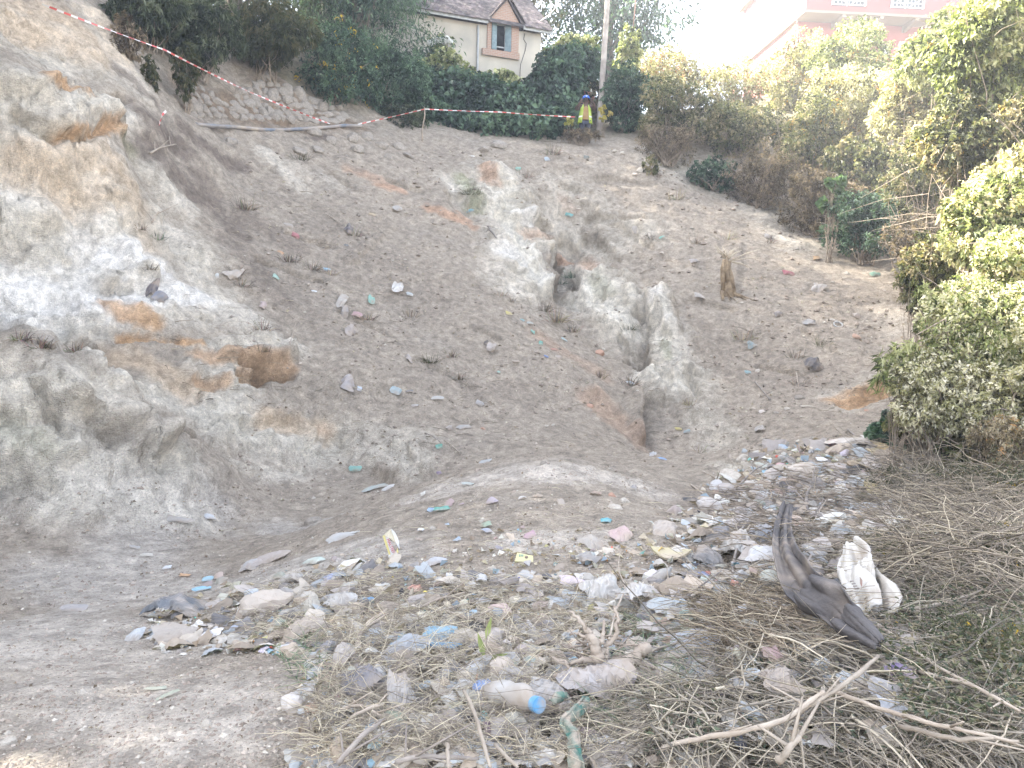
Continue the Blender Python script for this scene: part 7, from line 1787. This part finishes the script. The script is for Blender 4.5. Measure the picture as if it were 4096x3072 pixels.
# the mat of dusty crumpled scraps between the pieces: templates scattered into one mesh
def scrap_mat(name, pts, seed, smin, smax, pal):
    rs = np.random.RandomState(seed); T_ = []
    for k in range(14):
        me = sheet_mesh(1, 1 * rs.uniform(.5, 1), rs.uniform(.15, .5), seed * 50 + k, 7, 6, .38, 7)
        a = np.zeros(len(me.vertices) * 3, dtype=np.float32); me.vertices.foreach_get('co', a); T_.append(a.reshape(-1, 3)); bpy.data.meshes.remove(me)
    gf = grid_faces(6, 7); Vs, Fs, Cs = [], [], []
    pal = np.array(pal)
    for i, (p, nn, *_) in enumerate(pts):
        z = (Vector(nn) + Vector((rs.normal() * .5, rs.normal() * .5 - .3, .4))).normalized(); x = Vector((math.cos(i), math.sin(i), 0)); x = (x - z * x.dot(z)).normalized(); y = z.cross(x)
        M_ = np.array(Matrix((x, y, z)).transposed()); s = p.length / F * (smin + (smax - smin) * rs.rand() ** 2.2)
        lift = raise_(*proj(np.array([tuple(p)]))) if False else 0
        Vs.append(T_[i % 14] @ M_.T * s + np.array(p) + np.array([0, 0, (_[2] if len(_) > 2 else .0) - .12 * s])); Fs.append(gf + i * 42)
        Cs.append(np.tile(pal[rs.randint(len(pal))] * rs.uniform(.7, 1.2), (42, 1)) * (1 + rs.normal(size=(42, 1)) * .06))
    me = np_mesh(name, np.concatenate(Vs), np.concatenate(Fs), np.clip(np.concatenate(Cs), .02, .8)); return tag(link(name, me, SCRAP), kind='stuff')
SCRAP = mat_leaf('dusty_scrap', .15, .8, .2)
DP = ((.44, .41, .37), (.50, .47, .43), (.38, .34, .29), (.36, .30, .24), (.33, .28, .23), (.46, .41, .35), (.42, .41, .40), (.30, .27, .25), (.54, .52, .48), (.38, .40, .41), (.44, .37, .30), (.22, .21, .21), (.40, .36, .33))
def reg_mat(r_):
    while True:
        x, y = reg_rub(r_)
        if x > 900 and y > 500: continue
        if 400 < x < 680 and y < 575 and r_.random() < .8: continue
        if y < 640 and x < 560 and r_.random() < .35: continue
        if x > 720 and y > 560 and r_.random() < .6: continue
        return x, y
def lifted(pts):
    out = []
    for p, nn, px, py in pts: out.append((p, nn, px, py, raise_(px, py) * .8))
    return out
scrap_mat('crumpled_scraps', lifted(hits(3000, reg_mat, 71)), 5, 4, 30, DP)
BP = ((.22, .36, .46), (.18, .36, .32), (.50, .46, .24), (.46, .24, .19), (.10, .10, .11), (.55, .36, .36), (.30, .44, .52), (.07, .07, .08), (.62, .62, .60))
scrap_mat('coloured_scraps', lifted(hits(170, reg_mat, 72)), 6, 4, 14, BP)
# straw and stems: bent three-sided stalks joined in one mesh
def stalks(name, roots, length, rad, pal, seed, rise, bend=.35, seg=5, align=None, jit=1.0):
    rs = np.random.RandomState(seed); n = len(roots)
    P_ = np.array([tuple(p) for p in roots]); L_ = length(rs, n)
    th = rs.rand(n) * 6.283
    D = np.stack([np.cos(th), np.sin(th), np.zeros(n)], 1)
    if align is not None: D = unit(np.array(align)[None] * rs.choice([-1, 1], (n, 1)) + D * jit)
    D = unit(D + np.stack([np.zeros(n), np.zeros(n), rise(rs, n)], 1))
    side = unit(np.cross(D, [0, 0, 1.0]) + 1e-3); b = rs.normal(size=(n, 1)) * bend
    t = np.linspace(0, 1, seg)[None, :, None]
    dz = rs.rand(n, 1, 1) * .35 + .05
    path = P_[:, None] + D[:, None] * L_[:, None, None] * t + (side * b)[:, None] * L_[:, None, None] * (t * t) - np.array([0, 0, 1.0]) * L_[:, None, None] * dz * t * t
    path += rs.normal(size=path.shape) * (L_[:, None, None] * .012)
    r_ = rad(rs, n)[:, None, None] * (1 - .55 * t)
    a, c = side[:, None], np.cross(D, side)[:, None]
    rings = [path + (a * math.cos(k * 2.0944) + c * math.sin(k * 2.0944)) * r_ for k in range(3)]
    Vv = np.stack(rings, 2).reshape(-1, 3)
    i = np.arange(n)[:, None, None] * seg * 3 + np.arange(seg - 1)[None, :, None] * 3; k = np.arange(3)[None, None]
    Q_ = np.stack([i + k, i + (k + 1) % 3, i + 3 + (k + 1) % 3, i + 3 + k], -1).reshape(-1, 4)
    pal = np.array(pal); cc = pal[rs.randint(0, len(pal), n)] * (.7 + .55 * rs.rand(n, 1))
    me = np_mesh(name, Vv, Q_, np.repeat(cc, seg * 3, 0), smooth=True); return tag(link(name, me, LEAF_DRY), kind='stuff')
STR = ((.48, .42, .33), (.58, .51, .40), (.38, .33, .27), (.30, .26, .22), (.64, .57, .44))
def inpoly(x, y, poly):
    c = False; j = len(poly) - 1
    for i in range(len(poly)):
        if (poly[i][1] > y) != (poly[j][1] > y) and x < (poly[j][0] - poly[i][0]) * (y - poly[i][1]) / (poly[j][1] - poly[i][1]) + poly[i][0]: c = not c
        j = i
    return c
def roots(n, poly, seed, lift=lambda r_: 0.0):
    r_ = random.Random(seed); xs_ = [p[0] for p in poly]; ys_ = [p[1] for p in poly]; out = []
    while len(out) < n:
        x, y = r_.uniform(min(xs_), max(xs_)), r_.uniform(min(ys_), max(ys_))
        if inpoly(x, y, poly):
            p, nn = hit(x, y); out.append(p + Vector((0, 0, lift(r_))))
    return out
A1 = [(330, 640), (420, 625), (560, 640), (620, 700), (700, 690), (760, 640), (1030, 640), (1030, 775), (300, 775), (310, 720)]
stalks('dry_straw', roots(9500, A1, 21, lambda r_: r_.uniform(0.0, .08)), lambda rs, n: .05 + .20 * rs.rand(n) ** 1.5, lambda rs, n: .0009 + .0015 * rs.rand(n) ** 2, STR, 22, lambda rs, n: rs.rand(n) * .9)
A2 = [(230, 600), (330, 570), (480, 580), (700, 600), (720, 640), (480, 640), (330, 650), (240, 640)]
stalks('loose_straw', roots(3600, A2, 23, lambda r_: r_.uniform(0, .04)), lambda rs, n: .05 + .18 * rs.rand(n) ** 1.5, lambda rs, n: .001 + .0015 * rs.rand(n) ** 2, STR, 24, lambda rs, n: rs.rand(n) * .45)
# heaped clippings right of the stump and in the right corner
A3 = [(735, 610), (760, 570), (820, 545), (1030, 535), (1030, 775), (640, 775), (650, 735), (730, 690)]
stalks('brush_stems', roots(4300, A3, 25, lambda r_: r_.uniform(0, .16)), lambda rs, n: .15 + .5 * rs.rand(n) ** 1.5, lambda rs, n: .0015 + .0045 * rs.rand(n) ** 4, ((.36, .31, .26), (.47, .41, .33), (.27, .24, .20), (.54, .48, .38), (.20, .18, .15)), 26, lambda rs, n: rs.normal(size=n) * .25, bend=.35, seg=7, align=(.8, -.5, 0), jit=1.1)
A4 = [(700, 620), (790, 600), (850, 640), (800, 690), (720, 680)]
stalks('fibrous_roots', roots(1500, A4, 27, lambda r_: r_.uniform(0, .16)), lambda rs, n: .08 + .26 * rs.rand(n), lambda rs, n: .0015 + .0018 * rs.rand(n), ((.34, .28, .21), (.46, .39, .29), (.26, .21, .16)), 28, lambda rs, n: rs.rand(n) * .5, bend=.7, seg=8)
A5 = [(720, 500), (800, 470), (960, 480), (1030, 500), (1030, 560), (740, 570)]
stalks('heap_twigs', roots(1500, A5, 29, lambda r_: r_.uniform(0, .14)), lambda rs, n: .15 + .5 * rs.rand(n) ** 1.5, lambda rs, n: .002 + .005 * rs.rand(n) ** 3, ((.30, .25, .20), (.38, .32, .25), (.20, .17, .14)), 30, lambda rs, n: rs.rand(n) * .4, bend=.25, seg=6, align=(.8, .3, 0))
A6 = [(160, 380), (200, 200), (330, 150), (560, 170), (640, 250), (900, 300), (880, 430), (660, 450), (330, 440)]
stalks('slope_twigs', roots(1300, A6, 31), lambda rs, n: .10 + .30 * rs.rand(n) ** 1.5, lambda rs, n: .003 + .005 * rs.rand(n) ** 2, ((.16, .13, .10), (.30, .25, .2), (.42, .37, .30)), 32, lambda rs, n: rs.rand(n) * .3, bend=.4)
A7 = [(400, 480), (650, 480), (720, 510), (700, 560), (420, 560), (330, 560)]
stalks('mound_straw', roots(700, A7, 33), lambda rs, n: .04 + .16 * rs.rand(n) ** 1.5, lambda rs, n: .001 + .0016 * rs.rand(n) ** 2, STR, 34, lambda rs, n: rs.rand(n) * .3)
# small green grasses sprouting between the clippings
A8 = [(620, 620), (700, 640), (760, 690), (700, 740), (560, 740)]
stalks('green_grass', roots(700, A8, 35, lambda r_: r_.uniform(0, .04)), lambda rs, n: .05 + .14 * rs.rand(n), lambda rs, n: .0012 + .001 * rs.rand(n), ((.20, .27, .18), (.28, .34, .22), (.36, .38, .26)), 36, lambda rs, n: .3 + rs.rand(n) * .7)
A9 = [(290, 620), (320, 650), (330, 700), (300, 690), (280, 655)]
stalks('green_blades', roots(130, A9, 37), lambda rs, n: .05 + .10 * rs.rand(n), lambda rs, n: .0015 + .001 * rs.rand(n), ((.20, .28, .18), (.30, .34, .22)), 38, lambda rs, n: .5 + rs.rand(n) * .9)
# dead leaves standing in the lower centre
flakes('curled_leaves', hits(900, lambda r_: (r_.uniform(380, 760), r_.uniform(590, 770)), 39), lambda rs, P_: dd_(P_) * (8 + 12 * rs.rand(len(P_))), ((.42, .35, .28), (.50, .44, .37), (.34, .28, .22), (.55, .50, .44)), 40, 1.2, .3)

# feathery green-grey growth threading the right-hand clippings
def ugh(n, poly, seed, hi):
    r_ = random.Random(seed); out = []
    for p in roots(n, poly, seed): out.append((p + Vector((0, 0, r_.uniform(0, hi))), Vector((0, 0, 1))))
    return out
def reg_u(poly, n, seed, hi):
    return [(p, q, 0, 0) for p, q in ugh(n, poly, seed, hi)]
flakes('undergrowth_leaves', reg_u([(900, 480), (1030, 460), (1030, 775), (900, 775), (870, 690), (900, 620), (890, 560)], 9000, 51, .22), lambda rs, P_: .012 + .022 * rs.rand(len(P_)), ((.07, .085, .055), (.12, .13, .08), (.17, .17, .11), (.10, .12, .09), (.24, .21, .15)), 52, .9, .22)
flakes('undergrowth_sprigs', reg_u([(740, 690), (800, 640), (900, 620), (900, 775), (640, 775), (650, 740)], 3000, 53, .12), lambda rs, P_: .012 + .02 * rs.rand(len(P_)), ((.12, .15, .11), (.18, .21, .15), (.26, .24, .18), (.14, .17, .13)), 54, .9, .22)

A10 = [(880, 480), (930, 455), (1030, 440), (1030, 640), (900, 620), (880, 540)]
stalks('tall_dry_stems', roots(2600, A10, 61, lambda r_: r_.uniform(0, .38)), lambda rs, n: .25 + .6 * rs.rand(n) ** 1.3, lambda rs, n: .002 + .003 * rs.rand(n) ** 2, ((.40, .34, .27), (.50, .43, .33), (.28, .24, .19), (.20, .17, .14)), 62, lambda rs, n: rs.normal(size=n) * .35, bend=.45, seg=7)
stalks('upright_dry_stems', roots(420, [(880, 470), (960, 440), (1030, 430), (1030, 560), (900, 540)], 63), lambda rs, n: .3 + .55 * rs.rand(n), lambda rs, n: .002 + .0025 * rs.rand(n), ((.34, .30, .25), (.48, .42, .33), (.24, .21, .17)), 64, lambda rs, n: .8 + rs.rand(n) * 2, bend=.4, seg=7)

# ------------------------------------------------------------------ dusty air
hzm = bpy.data.materials.new('dusty_air'); hzm.use_nodes = True
nt = hzm.node_tree; nt.nodes.clear()
vo = nt.nodes.new('ShaderNodeVolumePrincipled'); om = nt.nodes.new('ShaderNodeOutputMaterial')
vo.inputs['Color'].default_value = (.93, .96, 1.0, 1); vo.inputs['Density'].default_value = HAZE; vo.inputs['Anisotropy'].default_value = .1
nt.links.new(vo.outputs[0], om.inputs['Volume'])
mb = MB(); mb.box((0, 0, 9), (2 * 330, 2 * 330, 46)); hz_o = mb.build('haze', hzm, None); tag(hz_o, kind='stuff')
